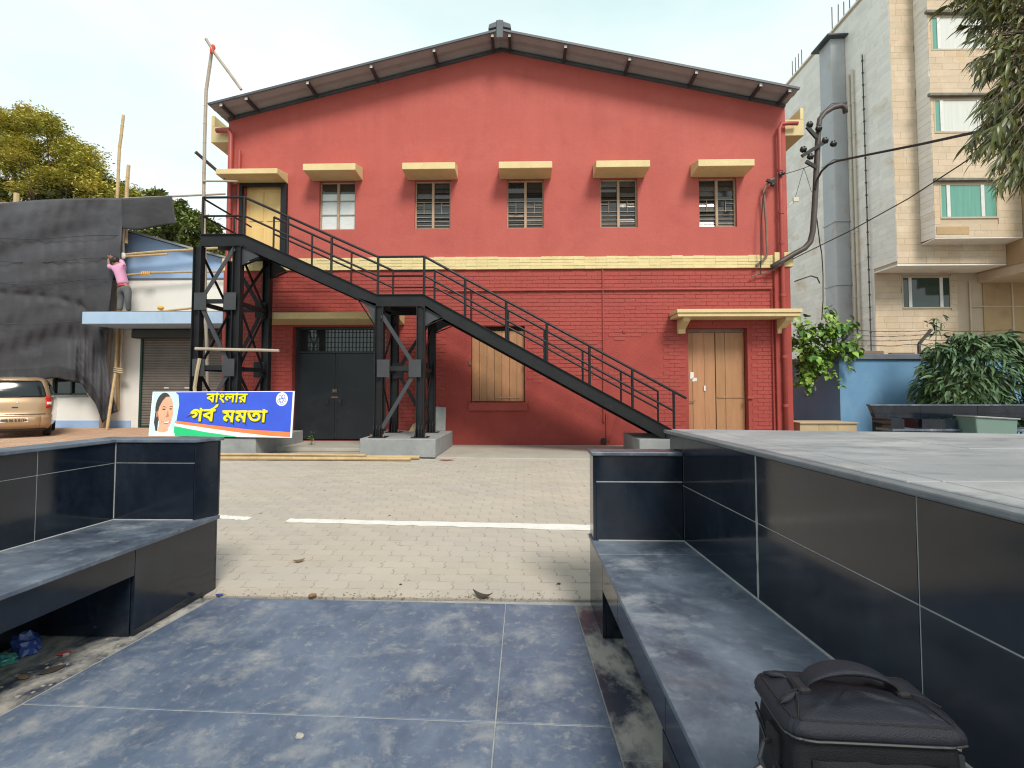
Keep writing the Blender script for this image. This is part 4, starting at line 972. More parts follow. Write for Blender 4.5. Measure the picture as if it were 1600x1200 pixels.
tile_on('end_wall_tile', (exr1, fy1), (lk(fy1), fy1), LS + .0005, LC - .022, .016, lb_)
tile_on('backrest_tile', (lk(fy1) - .16, fy1), (lk(ny) - .16, ny), 0, LC - .022, -.010, lb_)
mb = MB(); mb.prism([(lk(ny) - .175, ny), (lk(ny) + .014, ny), (lk(fy0 - .012) + .014, fy0 - .012), (exr0 + .012, fy0 - .012), (exr1 + .016, fy1 + .012), (lk(fy1) - .175, fy1 + .012)], LC - .0215, LC); mb.build('backrest_cap', 'granite_top', lb_, bevel=0.004, seg=2)
mb = MB(); mb.prism([(lk(fy0), fy0 + .0015), (exr0 - .002, fy0 + .0015), (exr0 - .002, fy0 + .016), (lk(fy0), fy0 + .016)], LS + .001, LC - .0225); mb.build('grout_fill', 'grout', lb_)
mb = MB(); mb.tube([(lk(ny) + .003, ny, LS + .002), (lk(fy0) + .003, fy0 - .003, LS + .002), (exr0, fy0 - .003, LS + .002)], .005, 5); mb.build('grout_bead', 'grout', lb_)
mb = MB(); mb.tube([(lk(fy0) + .002, fy0 - .002, LS + .01), (lk(fy0) + .002, fy0 - .002, LC - .025)], .003, 5); mb.build('grout_bead', 'grout', lb_)

# ================================================================== THE BAG
bagt = thing('shoulder_bag', 'black padded camera shoulder bag with top grab handle, standing on the granite seat', 'bag', (.61, 1.0, SZ))
bw0, bw1, by0, by1 = .466, .748, .912, 1.078
BC = Vector(((bw0 + bw1) / 2, (by0 + by1) / 2, 0)); BA = math.radians(-3)
def bag_rot(p):
    p = Vector(p); d = p - BC; return Vector((BC.x + d.x * math.cos(BA) - d.y * math.sin(BA), BC.y + d.x * math.sin(BA) + d.y * math.cos(BA), p.z))
def bag_ring(z, infl, n=64, e=.24, lift=0.0):
    """rounded rectangle at height z, its sides pushed out by INFL"""
    out = []; a_, c_ = (bw1 - bw0) / 2 + infl, (by1 - by0) / 2 + infl * .9
    for k in range(n):
        t = 2 * math.pi * k / n; ct, st = math.cos(t), math.sin(t)
        x_ = a_ * math.copysign(abs(ct) ** e, ct); y_ = c_ * math.copysign(abs(st) ** e, st)
        w = .0022 * math.sin(5 * t + z * 60) + .0016 * math.sin(11 * t - z * 95) + .001 * math.sin(23 * t + z * 150)
        out.append(bag_rot((BC.x + x_ * (1 + w * 3), BC.y + y_ * (1 + w * 4), z + lift * math.sin(3 * t + 1) * .004)))
    return out
def loft(mb, rings, cap0=False):
    vv = [[mb.bm.verts.new(p) for p in r_] for r_ in rings]; n = len(rings[0])
    for a_, c_ in zip(vv, vv[1:]): mb._faces(a_ + c_, [(i, (i + 1) % n, n + (i + 1) % n, n + i) for i in range(n)])
    if cap0: mb._faces(vv[0], [tuple(range(n - 1, -1, -1))])
    return vv
mb = MB()
loft(mb, [bag_ring(z, i_) for z, i_ in ((SZ + .002, -.03), (SZ + .006, -.010), (SZ + .03, .001), (SZ + .09, .005), (SZ + .16, .004), (.620, .002), (.660, .001), (.690, -.002), (.704, -.008), (.712, -.022))], True)
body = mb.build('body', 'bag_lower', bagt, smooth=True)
mb = MB(); lid_r = [bag_ring(z, i_, lift=q) for z, i_, q in ((.702, -.004, 0), (.701, .006, .4), (.705, .0085, .5), (.711, .0085, .5), (.718, .006, .5), (.725, -.001, .4), (.7305, -.012, .4), (.7335, -.026, .3))]
vv = loft(mb, lid_r); prev = vv[-1]
for s_ in (.82, .64, .44, .22):
    cur = []
    for p in lid_r[-1]:
        q = Vector((BC.x + (p.x - BC.x) * s_, BC.y + (p.y - BC.y) * s_, 0))
        q.z = .7345 + .010 * (1 - s_) + .0035 * math.sin(q.x * 95 + q.y * 40) * s_ + .0025 * math.sin(q.x * 160 - q.y * 120); cur.append(mb.bm.verts.new(q))
    n = len(cur); mb._faces(prev + cur, [(i, (i + 1) % n, n + (i + 1) % n, n + i) for i in range(n)]); prev = cur
mb._faces(prev, [tuple(range(len(prev)))])
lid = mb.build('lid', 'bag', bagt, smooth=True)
for o_ in (body, lid):
    sub_ = o_.modifiers.new('soft', 'SUBSURF'); sub_.levels = 1; sub_.render_levels = 2
rz = bag_ring(.7000, .0065); mb = MB(); mb.tube(rz + [rz[0]], .0026, 6, cap=False); mb.build('lid_zipper', 'bag_zip', lid)
rz = bag_ring(.7265, -.004, lift=.4); mb = MB(); mb.tube(rz + [rz[0]], .0017, 5, cap=False); mb.build('piping', 'bag_dark', lid)
# front pocket with its own zip
mb = MB(); rows = []; nx = 30
for j in range(14):
    z_ = SZ + .012 + .240 * j / 13; r_ = []
    for i in range(nx + 1):
        u = i / nx; x_ = bw0 + .030 + (bw1 - bw0 - .050) * u; e = (1 - abs(2 * u - 1) ** 8) * (1 - abs(2 * j / 13 - 1) ** 10)
        r_.append(bag_rot((x_, by0 - .003 - .020 * e - .0018 * math.sin(u * 17 + j * .9) - .0012 * math.sin(u * 31 - j), z_)))
    rows.append(r_)
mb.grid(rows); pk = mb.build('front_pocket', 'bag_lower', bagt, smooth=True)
mb = MB(); mb.tube([bag_rot((bw0 + .040 + (bw1 - bw0 - .075) * k / 16, by0 - .0255 + .010 * abs(k / 8 - 1) ** 4, .650 + .0025 * math.sin(k * .8))) for k in range(17)], .0036, 6); mb.build('zipper', 'bag_zip', pk)
mb = MB(); mb.tube([bag_rot((bw0 + .040 + (bw1 - bw0 - .075) * k / 16, by0 - .0250 + .010 * abs(k / 8 - 1) ** 4, .659 + .0025 * math.sin(k * .8))) for k in range(17)], .0022, 5); mb.build('zip_welt', 'bag', pk)
mb = MB(); mb.bar(bag_rot((bw1 - .062, by0 - .030, .652)), bag_rot((bw1 - .050, by0 - .031, .630)), .008, .003); mb.build('zip_pull', 'rim', pk)
# wide padded grab handle
hx0, hx1, hy = .523, .690, 1.000
mb = MB(); N = 24; rows = []
for k in range(N + 1):
    u = k / N; x_ = hx0 + (hx1 - hx0) * u; arch = math.sin(math.pi * u) ** .5; z_ = .739 + .033 * arch; wd = .012 + .018 * math.sin(math.pi * u) ** .5; th = .0045 + .0035 * math.sin(math.pi * u)
    rows.append([bag_rot((x_, hy + .010 * arch + wd * math.copysign(abs(math.cos(a_)) ** .6, math.cos(a_)), z_ + th * math.sin(a_) - .004 * math.cos(a_) * arch)) for a_ in (2 * math.pi * q / 16 for q in range(17))])
mb.grid(rows); hd = mb.build('handle', 'bag', bagt, smooth=True)
for x_ in (hx0 - .004, hx1 + .004):
    mb = MB(); c_ = bag_rot((x_, hy, .739)); mb.box(c_.x - .012, c_.x + .012, c_.y - .020, c_.y + .024, .733, .746); mb.build('handle_anchor', 'bag_dark', hd, bevel=.004)
# panel seams across the lid
for x_, s_ in ((hx0 - .012, -1), (hx1 + .012, 1)):
    for pts in ([(x_ + s_ * .0, hy + .05, .7385), (x_ + s_ * .004, hy + .0, .7405), (x_ + s_ * .016, hy - .045, .7375), (x_ + s_ * .030, hy - .075, .728)],
                [(x_, hy - .012, .742), (x_ + s_ * .022, hy - .020, .740), (x_ + s_ * .042, hy - .036, .733)]):
        mb = MB(); mb.tube([bag_rot(p) for p in pts], .0014, 5); mb.build('seam', 'bag_dark', lid)
# folds of loose nylon at the corner nearest the wall end of the lid
for (p, q, r_) in (((bw0 + .004, by1 - .030, .735), (bw0 + .045, by1 - .050, .739), .006), ((bw0 + .000, by0 + .050, .728), (bw0 + .050, by0 + .075, .737), .007), ((bw0 + .010, by0 + .020, .718), (bw0 + .040, by0 + .012, .724), .005), ((bw1 - .05, by0 + .03, .733), (bw1 - .012, by0 + .012, .722), .005)):
    mb = MB(); p, q = bag_rot(p), bag_rot(q); mb.tube([p, p.lerp(q, .3) + Vector((0, 0, .002)), p.lerp(q, .7) + Vector((0, .004, .001)), q], [.001, r_, r_ * .8, .001], 8); mb.build('fold', 'bag', lid, smooth=True)
# side lug, ring, clip and strap; tag and buckle on the other side
X0 = bw0 - .004
mb = MB(); mb.tube([bag_rot(p) for p in ((X0 - .000, .985, .650), (X0 - .020, .978, .648), (X0 - .031, .970, .626), (X0 - .024, .964, .603), (X0 - .004, .968, .600), (X0 + .000, .978, .622), (X0, .985, .650))], .0046, 7); mb.build('strap_ring', 'buckle', bagt)
mb = MB(); mb.tube([bag_rot(p) for p in ((X0 - .028, .968, .612), (X0 - .046, .962, .604), (X0 - .058, .956, .588), (X0 - .053, .952, .570), (X0 - .038, .951, .566), (X0 - .029, .956, .580), (X0 - .033, .962, .597))], .0055, 7); mb.build('strap_clip', 'buckle', bagt)
mb = MB(); mb.tube([bag_rot(p) for p in ((X0 - .05, .954, .570), (X0 - .064, .94, .50), (X0 - .058, .92, SZ + .03), (X0 - .02, .88, SZ + .012), (X0 + .10, .84, SZ + .0115))], .011, 6); mb.build('strap', 'bag_dark', bagt)
mb = MB(); c_ = bag_rot((X0, .98, .64)); mb.box(c_.x - .006, c_.x + .014, c_.y - .02, c_.y + .025, .60, .675); mb.build('side_lug', 'bag_dark', bagt, bevel=.004)
c_ = bag_rot((bw1 + .006, .965, .640)); mb = MB(); mb.box(c_.x, c_.x + .026, c_.y - .003, c_.y + .003, .622, .650); mb.build('side_tag', 'bag_zip', bagt)
mb = MB(); mb.tube([bag_rot(p) for p in ((bw1 + .004, .955, .690), (bw1 + .018, .950, .684), (bw1 + .014, .950, .670), (bw1 + .002, .955, .674))], .0035, 6); mb.build('lid_buckle', 'rust', bagt)
for dz in (0, -.016):
    mb = MB(); mb.tube([bag_rot(p) for p in ((bw0 - .006, 1.06, .672 + dz), (bw0 - .008, 1.01, .650 + dz), (bw0 - .007, .95, .618 + dz), (bw0 + .012, .912, .605 + dz))], .0024, 5); mb.build('side_seam', 'bag_zip' if dz else 'bag_dark', bagt)

# ================================================================== THE BANNER
bt = thing('campaign_banner', 'blue printed banner board with yellow Bengali lettering and a portrait, leaning on the stair tower', 'banner', (-6.4, 9.58, .37))
B0 = (py(232, 681, 9.60), py(456, 684, 9.60), py(460.5, 611, 9.74), py(239, 612, 9.74))
def bp(u, v, d=0.0):
    """point on the board, u and v from 0 to 1, lifted D towards the viewer"""
    p = B0[0].lerp(B0[1], u).lerp(B0[3].lerp(B0[2], u), v)
    p.y = 9.60 + (p.z - B0[0].z) * 0.16           # one flat board leaning back
    return p + Vector((0, -1, 0)) * d
mb = MB(); mb.extrude([bp(0, 0), bp(1, 0), bp(1, 1), bp(0, 1)], (0, .016, 0)); mb.build('board', 'pr_white', bt)
def flat(name, uv, d, m, parent=None, smooth_n=0):
    mb = MB(); mb.extrude([bp(u, v, d) for u, v in uv], (0, .0006, 0)); return mb.build(name, m, parent or bt)
W_, H_ = 2.75, .86
def ell(cu, cv, ru, rv, n=22, a0=0, a1=360, rot=0):
    out = []
    for k in range(n + (a1 - a0 < 360)):
        a_ = math.radians(a0 + (a1 - a0) * k / n); x_, y_ = ru * math.cos(a_) , rv * math.sin(a_)
        out.append((cu + (x_ * math.cos(rot) - y_ * math.sin(rot)), cv + (x_ * math.sin(rot) + y_ * math.cos(rot))))
    return out
flat('print_field', [(.012, .015), (.988, .015), (.988, .985), (.012, .985)], .001, 'pr_blue')
flat('portrait_ground', [(.004, .004), (.185, .004), (.187, .35), (.196, .7), (.185, .92), (.162, .985), (.010, .985)], .002, 'pr_sky')
flat('orange_stripe', [(.175, .345), (.40, .262), (.70, .165), (.985, .118), (.985, .020), (.86, .03), (.60, .11), (.40, .19), (.175, .285)], .002, 'pr_orange')
flat('white_stripe', [(.175, .285), (.40, .19), (.60, .11), (.86, .03), (.985, .016), (.80, .005), (.62, .012), (.40, .10), (.175, .225)], .0025, 'pr_white')
flat('green_field', [(.175, .225), (.40, .10), (.62, .012), (.60, .004), (.175, .004)], .003, 'pr_green')
pt = MB(); pt.extrude([bp(u, v, .003) for u, v in ell(.088, .64, .058, .34, 26)], (0, .0005, 0)); por = pt.build('portrait', 'pr_hair', bt)
def pf(uv, d, m, nm): flat(nm, uv, d, m, por)
pf([(.032, .52), (.03, .30), (.045, .12), (.058, .10), (.06, .5)], .0032, 'pr_hair', 'hair_bun')
pf([(.03, .004), (.048, .10), (.075, .14), (.125, .14), (.165, .12), (.182, .06), (.184, .004)], .0034, 'pr_white', 'garment')
pf([(.060, .12), (.068, .26), (.128, .20), (.135, .12), (.11, .08), (.075, .08)], .0036, 'pr_skin', 'neck')
pf([(.052, .52), (.060, .40), (.067, .27), (.085, .165), (.108, .130), (.130, .16), (.148, .27), (.157, .42), (.160, .55), (.155, .70), (.143, .82), (.126, .885), (.100, .88), (.077, .79), (.058, .65)], .004, 'pr_skin', 'face')
pf(ell(.0475, .49, .0075, .075, 12), .0042, 'pr_skin_deep', 'ear')
for (u, v, w) in ((.092, .600, .017), (.140, .610, .013)):
    pf([(u - w, v + .035), (u - w * .2, v + .068), (u + w, v + .05), (u + w, v + .038), (u - w * .2, v + .052)], .0046, 'pr_hair', 'eyebrow')
    pf(ell(u, v, w * .85, .020, 12), .0046, 'pr_skin_deep', 'eye_lid'); pf(ell(u, v - .004, w * .55, .012, 10), .0048, 'pr_hair', 'eye')
pf([(.120, .585), (.132, .44), (.122, .415), (.107, .43), (.116, .47)], .0045, 'pr_skin_deep', 'nose')
pf([(.090, .335), (.105, .325), (.125, .330), (.147, .355), (.140, .30), (.125, .262), (.105, .27)], .0046, 'pr_lip', 'lips')
pf([(.096, .325), (.110, .318), (.125, .322), (.141, .342), (.135, .308), (.122, .290), (.106, .296)], .0048, 'pr_white', 'teeth')
pf([(.074, .40), (.084, .33), (.082, .25), (.080, .33)], .0045, 'pr_skin_deep', 'cheek_line')
# round emblem
em = flat('emblem', ell(.915, .825, .041, .150, 28), .003, 'pr_white')
for (cu, cv, ru, rv, ro) in ((.902, .87, .010, .05, .3), (.925, .88, .012, .045, -.5), (.913, .80, .013, .05, .2), (.893, .79, .009, .04, -.3), (.936, .80, .009, .04, .5), (.915, .735, .014, .03, 0)):
    mb = MB(); e_ = ell(cu, cv, ru, rv, 14); i_ = ell(cu, cv, ru * .68, rv * .72, 14)
    for k in range(14): mb.face([bp(*e_[k], .0036), bp(*e_[(k + 1) % 14], .0036), bp(*i_[(k + 1) % 14], .0036), bp(*i_[k], .0036)])
    mb.build('emblem_petal', 'pr_blue', em)
# lettering
def letters(text, u0, v0, u1, hgt, thick):
    base = bp(u0, v0); ex = (bp(1, .5) - bp(0, .5)).normalized(); ey = (bp(.5, 1) - bp(.5, 0)).normalized(); ez = ex.cross(ey).normalized(); ey = ez.cross(ex)
    for (mm, off, bev, sh) in (('pr_shadow', .0030, thick * 1.25, (.014, -.014)), ('pr_yellow', .0075, thick, (0, 0))):
        cu = bpy.data.curves.new('lettering', 'FONT'); cu.body = text; cu.size = 1.0; cu.bevel_depth = bev; cu.extrude = 0.0; cu.bevel_resolution = 0; cu.materials.append(M[mm])
        o = text_object('lettering', cu); wd = max(.2, max(v.co.x for v in o.data.vertices))
        sx = (bp(u1, v0) - base).length / wd
        p = base + ex * sh[0] + ey * sh[1] + ez * off
        mtx = Matrix((ex * sx, ey * hgt, ez * .012)).transposed().to_4x4(); mtx.translation = p
        o.matrix_basis = mtx; attach(o, bt)
letters('বাংলার', .386, .760, .672, .255, .030)
letters('গব', .280, .340, .455, .345, .036)
letters('মমতা', .508, .325, .820, .335, .036)
for d, mm, g in ((.0045, 'pr_shadow', .006), (.0085, 'pr_yellow', 0)):
    flat('lettering', [(.415 + g, .565 - g), (.435 + g, .585), (.470 + g, .660 - g), (.476 + g, .715), (.462, .712), (.440, .640), (.420, .610)], d, mm)

# ================================================================== BAMBOO ON THE GROUND, LITTER
def bamboo(name, pts, r_, m, label, group, nodes=None, seed=1):
    rr = random.Random(seed); P = [Vector(p) for p in pts]
    full = []; rad = []
    for a_, c_ in zip(P, P[1:]):
        nn = nodes or max(2, int((c_ - a_).length / .36))
        for k in range(nn):
            t = (k + rr.uniform(-.12, .12) * (k > 0)) / nn; q = a_.lerp(c_, t) + Vector((rr.uniform(-.006, .006), 0, rr.uniform(-.004, .004)))
            L = (c_ - a_).normalized() * .012
            full += [q - L, q, q + L]; rad += [r_, r_ * 1.14, r_]
    full.append(P[-1]); rad.append(r_ * .95)
    mb = MB(); mb.tube(full, rad, 8); o = mb.build(name, m, smooth=False); return tag(o, label, 'bamboo pole', group)
gb = 'bamboo poles lying along the hall'
bamboo('bamboo_pole', [(-6.9, 9.52, .045), (-4.4, 9.47, .047), (-1.93, 9.42, .048)], .036, 'bamboo', 'long straw-coloured bamboo pole on the paving, touching the concrete footing', gb, seed=2)
bamboo('bamboo_pole', [(-6.6, 9.30, .037), (-4.2, 9.27, .040), (-2.05, 9.24, .041)], .034, 'bamboo', 'straw-coloured bamboo pole on the paving, the one farthest from the concrete footing', gb, seed=3)
bamboo('bamboo_pole', [(-7.1, 9.40, .10), (-4.6, 9.39, .092), (-2.9, 9.36, .088)], .028, 'bamboo', 'thin bamboo pole lying on top of the two thicker ones beside the footing', gb, seed=4)

def pebble(p, r_, m, nm, lab, cat, sq=.7, seed=0, grp=None):
    rr = random.Random(seed); mb = MB()
    bm2 = bmesh.new(); bmesh.ops.create_icosphere(bm2, subdivisions=2, radius=1)
    for v in bm2.verts:
        k = 1 + rr.uniform(-.22, .22); v.co = Vector((v.co.x * r_ * k * 1.2, v.co.y * r_ * k, max(-.6, v.co.z) * r_ * sq * k)) + Vector((p.x, p.y, p.z + r_ * sq * .6))
    me = bpy.data.meshes.new(nm); bm2.to_mesh(me); bm2.free(); me.materials.append(M[m]); o = bpy.data.objects.new(nm, me); COL.objects.link(o); return tag(o, lab, cat, grp)
def leafy(p, L, W, m, nm, lab, cat, rot=0, curl=.3):
    mb = MB(); rows = []; ca_, sa_ = math.cos(rot), math.sin(rot)
    for i in range(7):
        u = i / 6 - .5; w = W * math.cos(u * math.pi) ** .8 if i not in (0, 6) else .001
        rows.append([(p.x + u * L * ca_ - q * w * sa_, p.y + u * L * sa_ + q * w * ca_, p.z + .004 + curl * L * (u * u) + .3 * abs(q) * W * curl) for q in (-.5, -.2, .2, .5)])
    mb.grid(rows); o = mb.build(nm, m); s_ = o.modifiers.new('t', 'SOLIDIFY'); s_.thickness = .002; return tag(o, lab, cat)
leafy(pz(467, 878), .085, .05, 'litter_leaf', 'dry_leaf', 'curled dry brown leaf on the pavers beyond the white line', 'leaf', .5, .6)
o = leafy(pz(754, 934), .14, .055, 'dark_leaf', 'dry_leaf', 'dark shrivelled leaf at the edge of the granite floor', 'leaf', -.4, .9)
pebble(pz(488, 933), .020, 'litter_leaf', 'pebble', 'brown pebble on the pavers near the granite floor edge', 'pebble', seed=4)
pebble(pz(468, 1152), .013, 'pebble', 'pebble', 'small pale pebble lying on the blue-grey granite floor', 'pebble', seed=5)
pebble(pz(626, 914), .008, 'dark_leaf', 'pebble', 'tiny dark pebble on the pavers near the middle', 'pebble', seed=6)
pebble(pz(873, 913), .010, 'dark_leaf', 'pebble', 'tiny dark pebble on the pavers by the granite bench end', 'pebble', seed=8)
leafy(pz(698, 719.5), .30, .11, 'litter_red', 'wrapper', 'crumpled red wrapper on the pavers beside the concrete footing', 'litter', .1, .35)
leafy(pz(343, 931), .05, .035, 'poly_blue', 'bottle_cap', 'bright blue plastic scrap at the corner of the granite floor', 'litter', .2, .4)
# rubbish under the left bench
def crumple(p, r_, m, nm, lab, cat, seed, sx=1, sz=1):
    rr = random.Random(seed); bm2 = bmesh.new(); bmesh.ops.create_icosphere(bm2, subdivisions=3, radius=1)
    ph = [rr.uniform(0, 6) for _ in range(6)]
    for v in bm2.verts:
        n_ = v.co.copy(); k = 1 + .22 * math.sin(5 * n_.x + ph[0]) * math.sin(6 * n_.y + ph[1]) + .18 * math.sin(9 * n_.z + ph[2]) + rr.uniform(-.12, .12)
        v.co = Vector((n_.x * r_ * sx * k, n_.y * r_ * k, max(n_.z, -.55) * r_ * sz * k)) + p + Vector((0, 0, r_ * sz * .5))
    me = bpy.data.meshes.new(nm); bm2.to_mesh(me); bm2.free(); me.materials.append(M[m]); o = bpy.data.objects.new(nm, me); COL.objects.link(o); return tag(o, lab, cat)
crumple(pz(160, 985), .058, 'poly_blue', 'polythene_bag', 'crumpled blue polythene bag under the corner bench, beside the end pillar', 'plastic bag', 11, 1.1, 1.1)
crumple(pz(40, 1020), .050, 'poly_blue', 'polythene_bag', 'crumpled blue polythene bag under the corner bench, behind the teal wrapper', 'plastic bag', 12, 1.2, 1.3)
crumple(pz(5, 1036), .040, 'poly_teal', 'food_wrapper', 'teal and green printed food wrapper on the dirt under the bench', 'wrapper', 13, 1.5, .7)
leafy(pz(100, 1022), .055, .03, 'litter_red', 'brick_chip', 'small reddish scrap on the dirt under the corner bench', 'litter', .8, .2)
pebble(pz(103, 1025), .012, 'pebble', 'pebble', 'pale pebble in the dirt under the corner bench', 'pebble', seed=15)
leafy(pz(82, 1048), .10, .05, 'dark_leaf', 'dry_leaf', 'flat dark leaf on the dirt in front of the corner bench', 'leaf', 1.0, .1)
leafy(pz(36, 1060), .07, .03, 'litter_leaf', 'dry_leaf', 'thin brown leaf on the dirt in front of the teal wrapper', 'leaf', -.3, .2)
leafy(pz(200, 984), .05, .03, 'pebble', 'paper_scrap', 'pale paper scrap on the dirt beside the bench pillar', 'litter', .4, .2)
rr = random.Random(77); mb = MB()
for k in range(150):
    Y = rr.uniform(1.9, 3.0); X = rr.uniform(lf(Y) - .45, fx_left(Y) - .02); r_ = rr.uniform(.002, .007)
    mb.box(X - r_, X + r_ * rr.uniform(.6, 1.6), Y - r_, Y + r_, -.006, -.006 + r_)
mb.build('dirt_crumbs', 'pebble', None, kind='stuff')

# ================================================================== THE WHITE AND BLUE BUILDING
WY = 16.8
shop = thing('shop_building', 'low white building with pale blue gable, canopy slab and a closed grey roller shutter', 'building', (-10.5, WY, 0))
sx0, sx1 = -19.5, py(352, 500, WY).x + .6
zW = py(250, 436, WY).z
sh0, sh1 = py(218, 600, WY).x, py(345, 600, WY).x + .3
shT = py(250, 512, WY).z
lw = (py(81, 600, WY).x, py(136, 600, WY).x, py(100, 617, WY).z, py(100, 585, WY).z)
mb = MB(); holes_wall(mb, sx0, sx1, -.03, zW, WY, [(sh0, sh1, -.03, shT), lw], .16); mb.build('wall', 'white_wall', shop)
mb = MB(); mb.box(sx0, sh0 - .25, WY - .03, WY - .002, -.03, py(100, 657, WY).z); mb.build('dado', 'blue_wall', shop)
mb = MB(); gx = py(197, 362, WY)
gl = [(sx0, WY + .02, zW + .002), (sx1, WY + .02, zW + .002), (sx1, WY + .02, py(352, 413, WY).z), (py(290, 388, WY).x, WY + .02, py(290, 388, WY).z), (gx.x, WY + .02, gx.z), (py(60, 405, WY).x, WY + .02, py(60, 405, WY).z), (sx0, WY + .02, py(0, 425, WY).z)]
mb.extrude(gl, (0, .25, 0)); mb.build('gable', 'blue_wall', shop)
mb = MB()
for a_, c_ in zip(gl[2:], gl[3:]): mb.bar(Vector(a_) + Vector((0, 3.9, .05)), Vector(c_) + Vector((0, 3.9, .05)), 8.2, .06, (0, 0, 1))
mb.build('roof', 'roof_sheet', shop)
mb = MB(); mb.box(sx0, sx1, WY - .02, WY + .018, zW - .03, zW + .03); mb.build('string_course', 'coping', shop)
mb = MB(); mb.box(sx0 + .1, sx1 - .1, WY + .3, WY + 8, -.03, zW); mb.build('rear_block', 'white_wall', shop)
# canopy slab
CYF = 15.3
cz1, cz0 = py(220, 486, CYF).z, py(220, 506, CYF).z
cx0, cx1 = py(128, 495, CYF).x, py(318, 495, CYF).x + .9
mb = MB(); mb.box(cx0, cx1, CYF, WY - .002, cz0, cz1 - .02); mb.build('canopy', 'blue_slab', shop, bevel=.012)
mb = MB(); mb.box(cx0 + .002, cx1 - .002, CYF + .004, WY - .003, cz1 - .0198, cz1); mb.build('canopy_top', 'slab_top', shop, bevel=.006)
# roller shutter
mb = MB(); mb.box(sh0 - .12, sh1 + .1, WY - .30, WY - .003, py(250, 528, WY - .3).z, cz0 - .012); mb.build('shutter_box', 'shutter_dark', shop, bevel=.03)
mb = MB(); zz = 0.06; topz = shT + .05; rows = []
while zz < topz:
    for dz, dy in ((0, 0), (.012, -.022), (.055, -.024), (.072, -.004)):
        rows.append([(sh0 + .06, WY + .06 + dy, zz + dz), (sh1 - .06, WY + .06 + dy, zz + dz)])
    zz += .0875
mb.grid(rows); mb.build('shutter_slats', 'shutter', shop, kind='stuff')
for X in (sh0, sh1 - .06):
    mb = MB(); mb.box(X, X + .07, WY - .012, WY + .09, -.01, shT - .01); mb.build('shutter_guide', 'green_trim', shop)
mb = MB(); mb.box(sh0 + .07, sh1 - .07, WY + .02, WY + .08, -.005, .09); mb.build('shutter_foot', 'green_trim', shop)
mb = MB()
for X in (sh0 + .9, sh0 + 1.6): mb.box(X - .08, X + .08, WY + .02, WY + .034, 1.32, 1.36)
mb.build('shutter_handle', 'alu', shop, kind='stuff')
# low window under the netting
mb = MB()
for (a_, c_, d_, e_) in ((lw[0], lw[0] + .06, lw[2], lw[3]), (lw[1] - .06, lw[1], lw[2], lw[3]), (lw[0], lw[1], lw[2], lw[2] + .05), ((lw[0] + lw[1]) / 2, (lw[0] + lw[1]) / 2 + .06, lw[2], lw[3])):
    mb.box(a_ + .002, c_ - .002, WY + .04, WY + .09, d_, e_)
wnd = mb.build('window', 'green_trim', shop)
mb = MB(); mb.box(lw[0] + .05, lw[1] - .05, WY + .1, WY + .11, lw[2], lw[3]); mb.build('pane', 'glass_dark', wnd)
mb = MB(); mb.box(lw[0] - .05, lw[1] + .05, WY - .06, WY - .004, lw[2] - .06, lw[2] - .005); mb.build('sill', 'conc', wnd)
# ochre drain pipe beside the shutter
mb = MB(); mb.tube([(py(176, 520, WY).x, WY - .10, cz0), (py(170, 560, WY).x, WY - .10, py(170, 580, WY).z), (py(166, 600, WY).x, WY - .10, .03)], .09, 10); mb.build('drain_pipe', 'pvc', shop, smooth=True)

# ================================================================== BLACK NETTING ON ITS BAMBOO FRAME
NY = 16.15
net = thing('shade_netting', 'wide black construction netting hung over the white building, torn and drooping at its right end', 'netting', (-14.5, NY, 0))
def net_edge(y):      # right edge of the sheet, photo column at photo row
    pts = [(305, 192), (357, 191), (405, 188), (440, 176), (480, 171), (505, 168), (560, 166), (600, 172), (660, 186)]
    for (ya, xa), (yb, xb) in zip(pts, pts[1:]):
        if y <= yb: return xa + (xb - xa) * (y - ya) / (yb - ya)
    return pts[-1][1]
def net_low(x):       # lower edge
    pts = [(-260, 600), (0, 597), (60, 594), (90, 590), (128, 600), (134, 610), (150, 632), (160, 662), (172, 648), (190, 640)]
    for (xa, ya), (xb, yb) in zip(pts, pts[1:]):
        if x <= xb: return ya + (yb - ya) * (x - xa) / (xb - xa)
    return pts[-1][1]
rr = random.Random(21)
NXN, NZN = 130, 90
rows = []; cb = [.55, .35, .1, -.45, -.2, .25, -.7, -.4, -.5]
verts = {}
mb = MB()
for j in range(NZN + 1):
    v = j / NZN; r_ = []
    for i in range(NXN + 1):
        u = i / NXN
        x = -260 + (net_edge(310 + 340 * v) + 260) * u
        ytop = 318 - 10 * (x + 10) / 200 - 2 * math.sin(x * .02)
        y = ytop + (net_low(x) - ytop) * v
        dY = .04 * math.sin(x * .05 + v * 4) + .03 * math.sin(x * .13 - v * 9) * v
        dY += -.22 * max(0, min(1, (v - .42) / .45)) ** 1.3 * max(0, 1 - max(0, x - 108) / 35)      # the lower part is drawn out over something
        dY += .10 * math.sin(x * .5 + v * 3) * max(0, v - .5) * 2 * max(0, min(1, (x - 96) / 26))
        dY += .022 * math.sin(x * .31 + v * 13 + 2 * math.sin(v * 9)) + .018 * math.sin(v * 47 + x * .04)
        dY += .07 * math.exp(-((v - .50 - .0006 * x) / .02) ** 2) * (1 + .5 * math.sin(x * .2)) - .06 * abs(math.sin(x * .021 + v * 2.3)) ** 6 + .10 * abs(math.sin(v * 5.2 + x * .006)) ** 12
        if v > .66: dY += .18 * max(0, (v - .66)) * 3 * (x < 128)
        r_.append(py(x, y, NY + dY))
    rows.append(r_)
vv = [[mb.bm.verts.new(p) for p in r_] for r_ in rows]
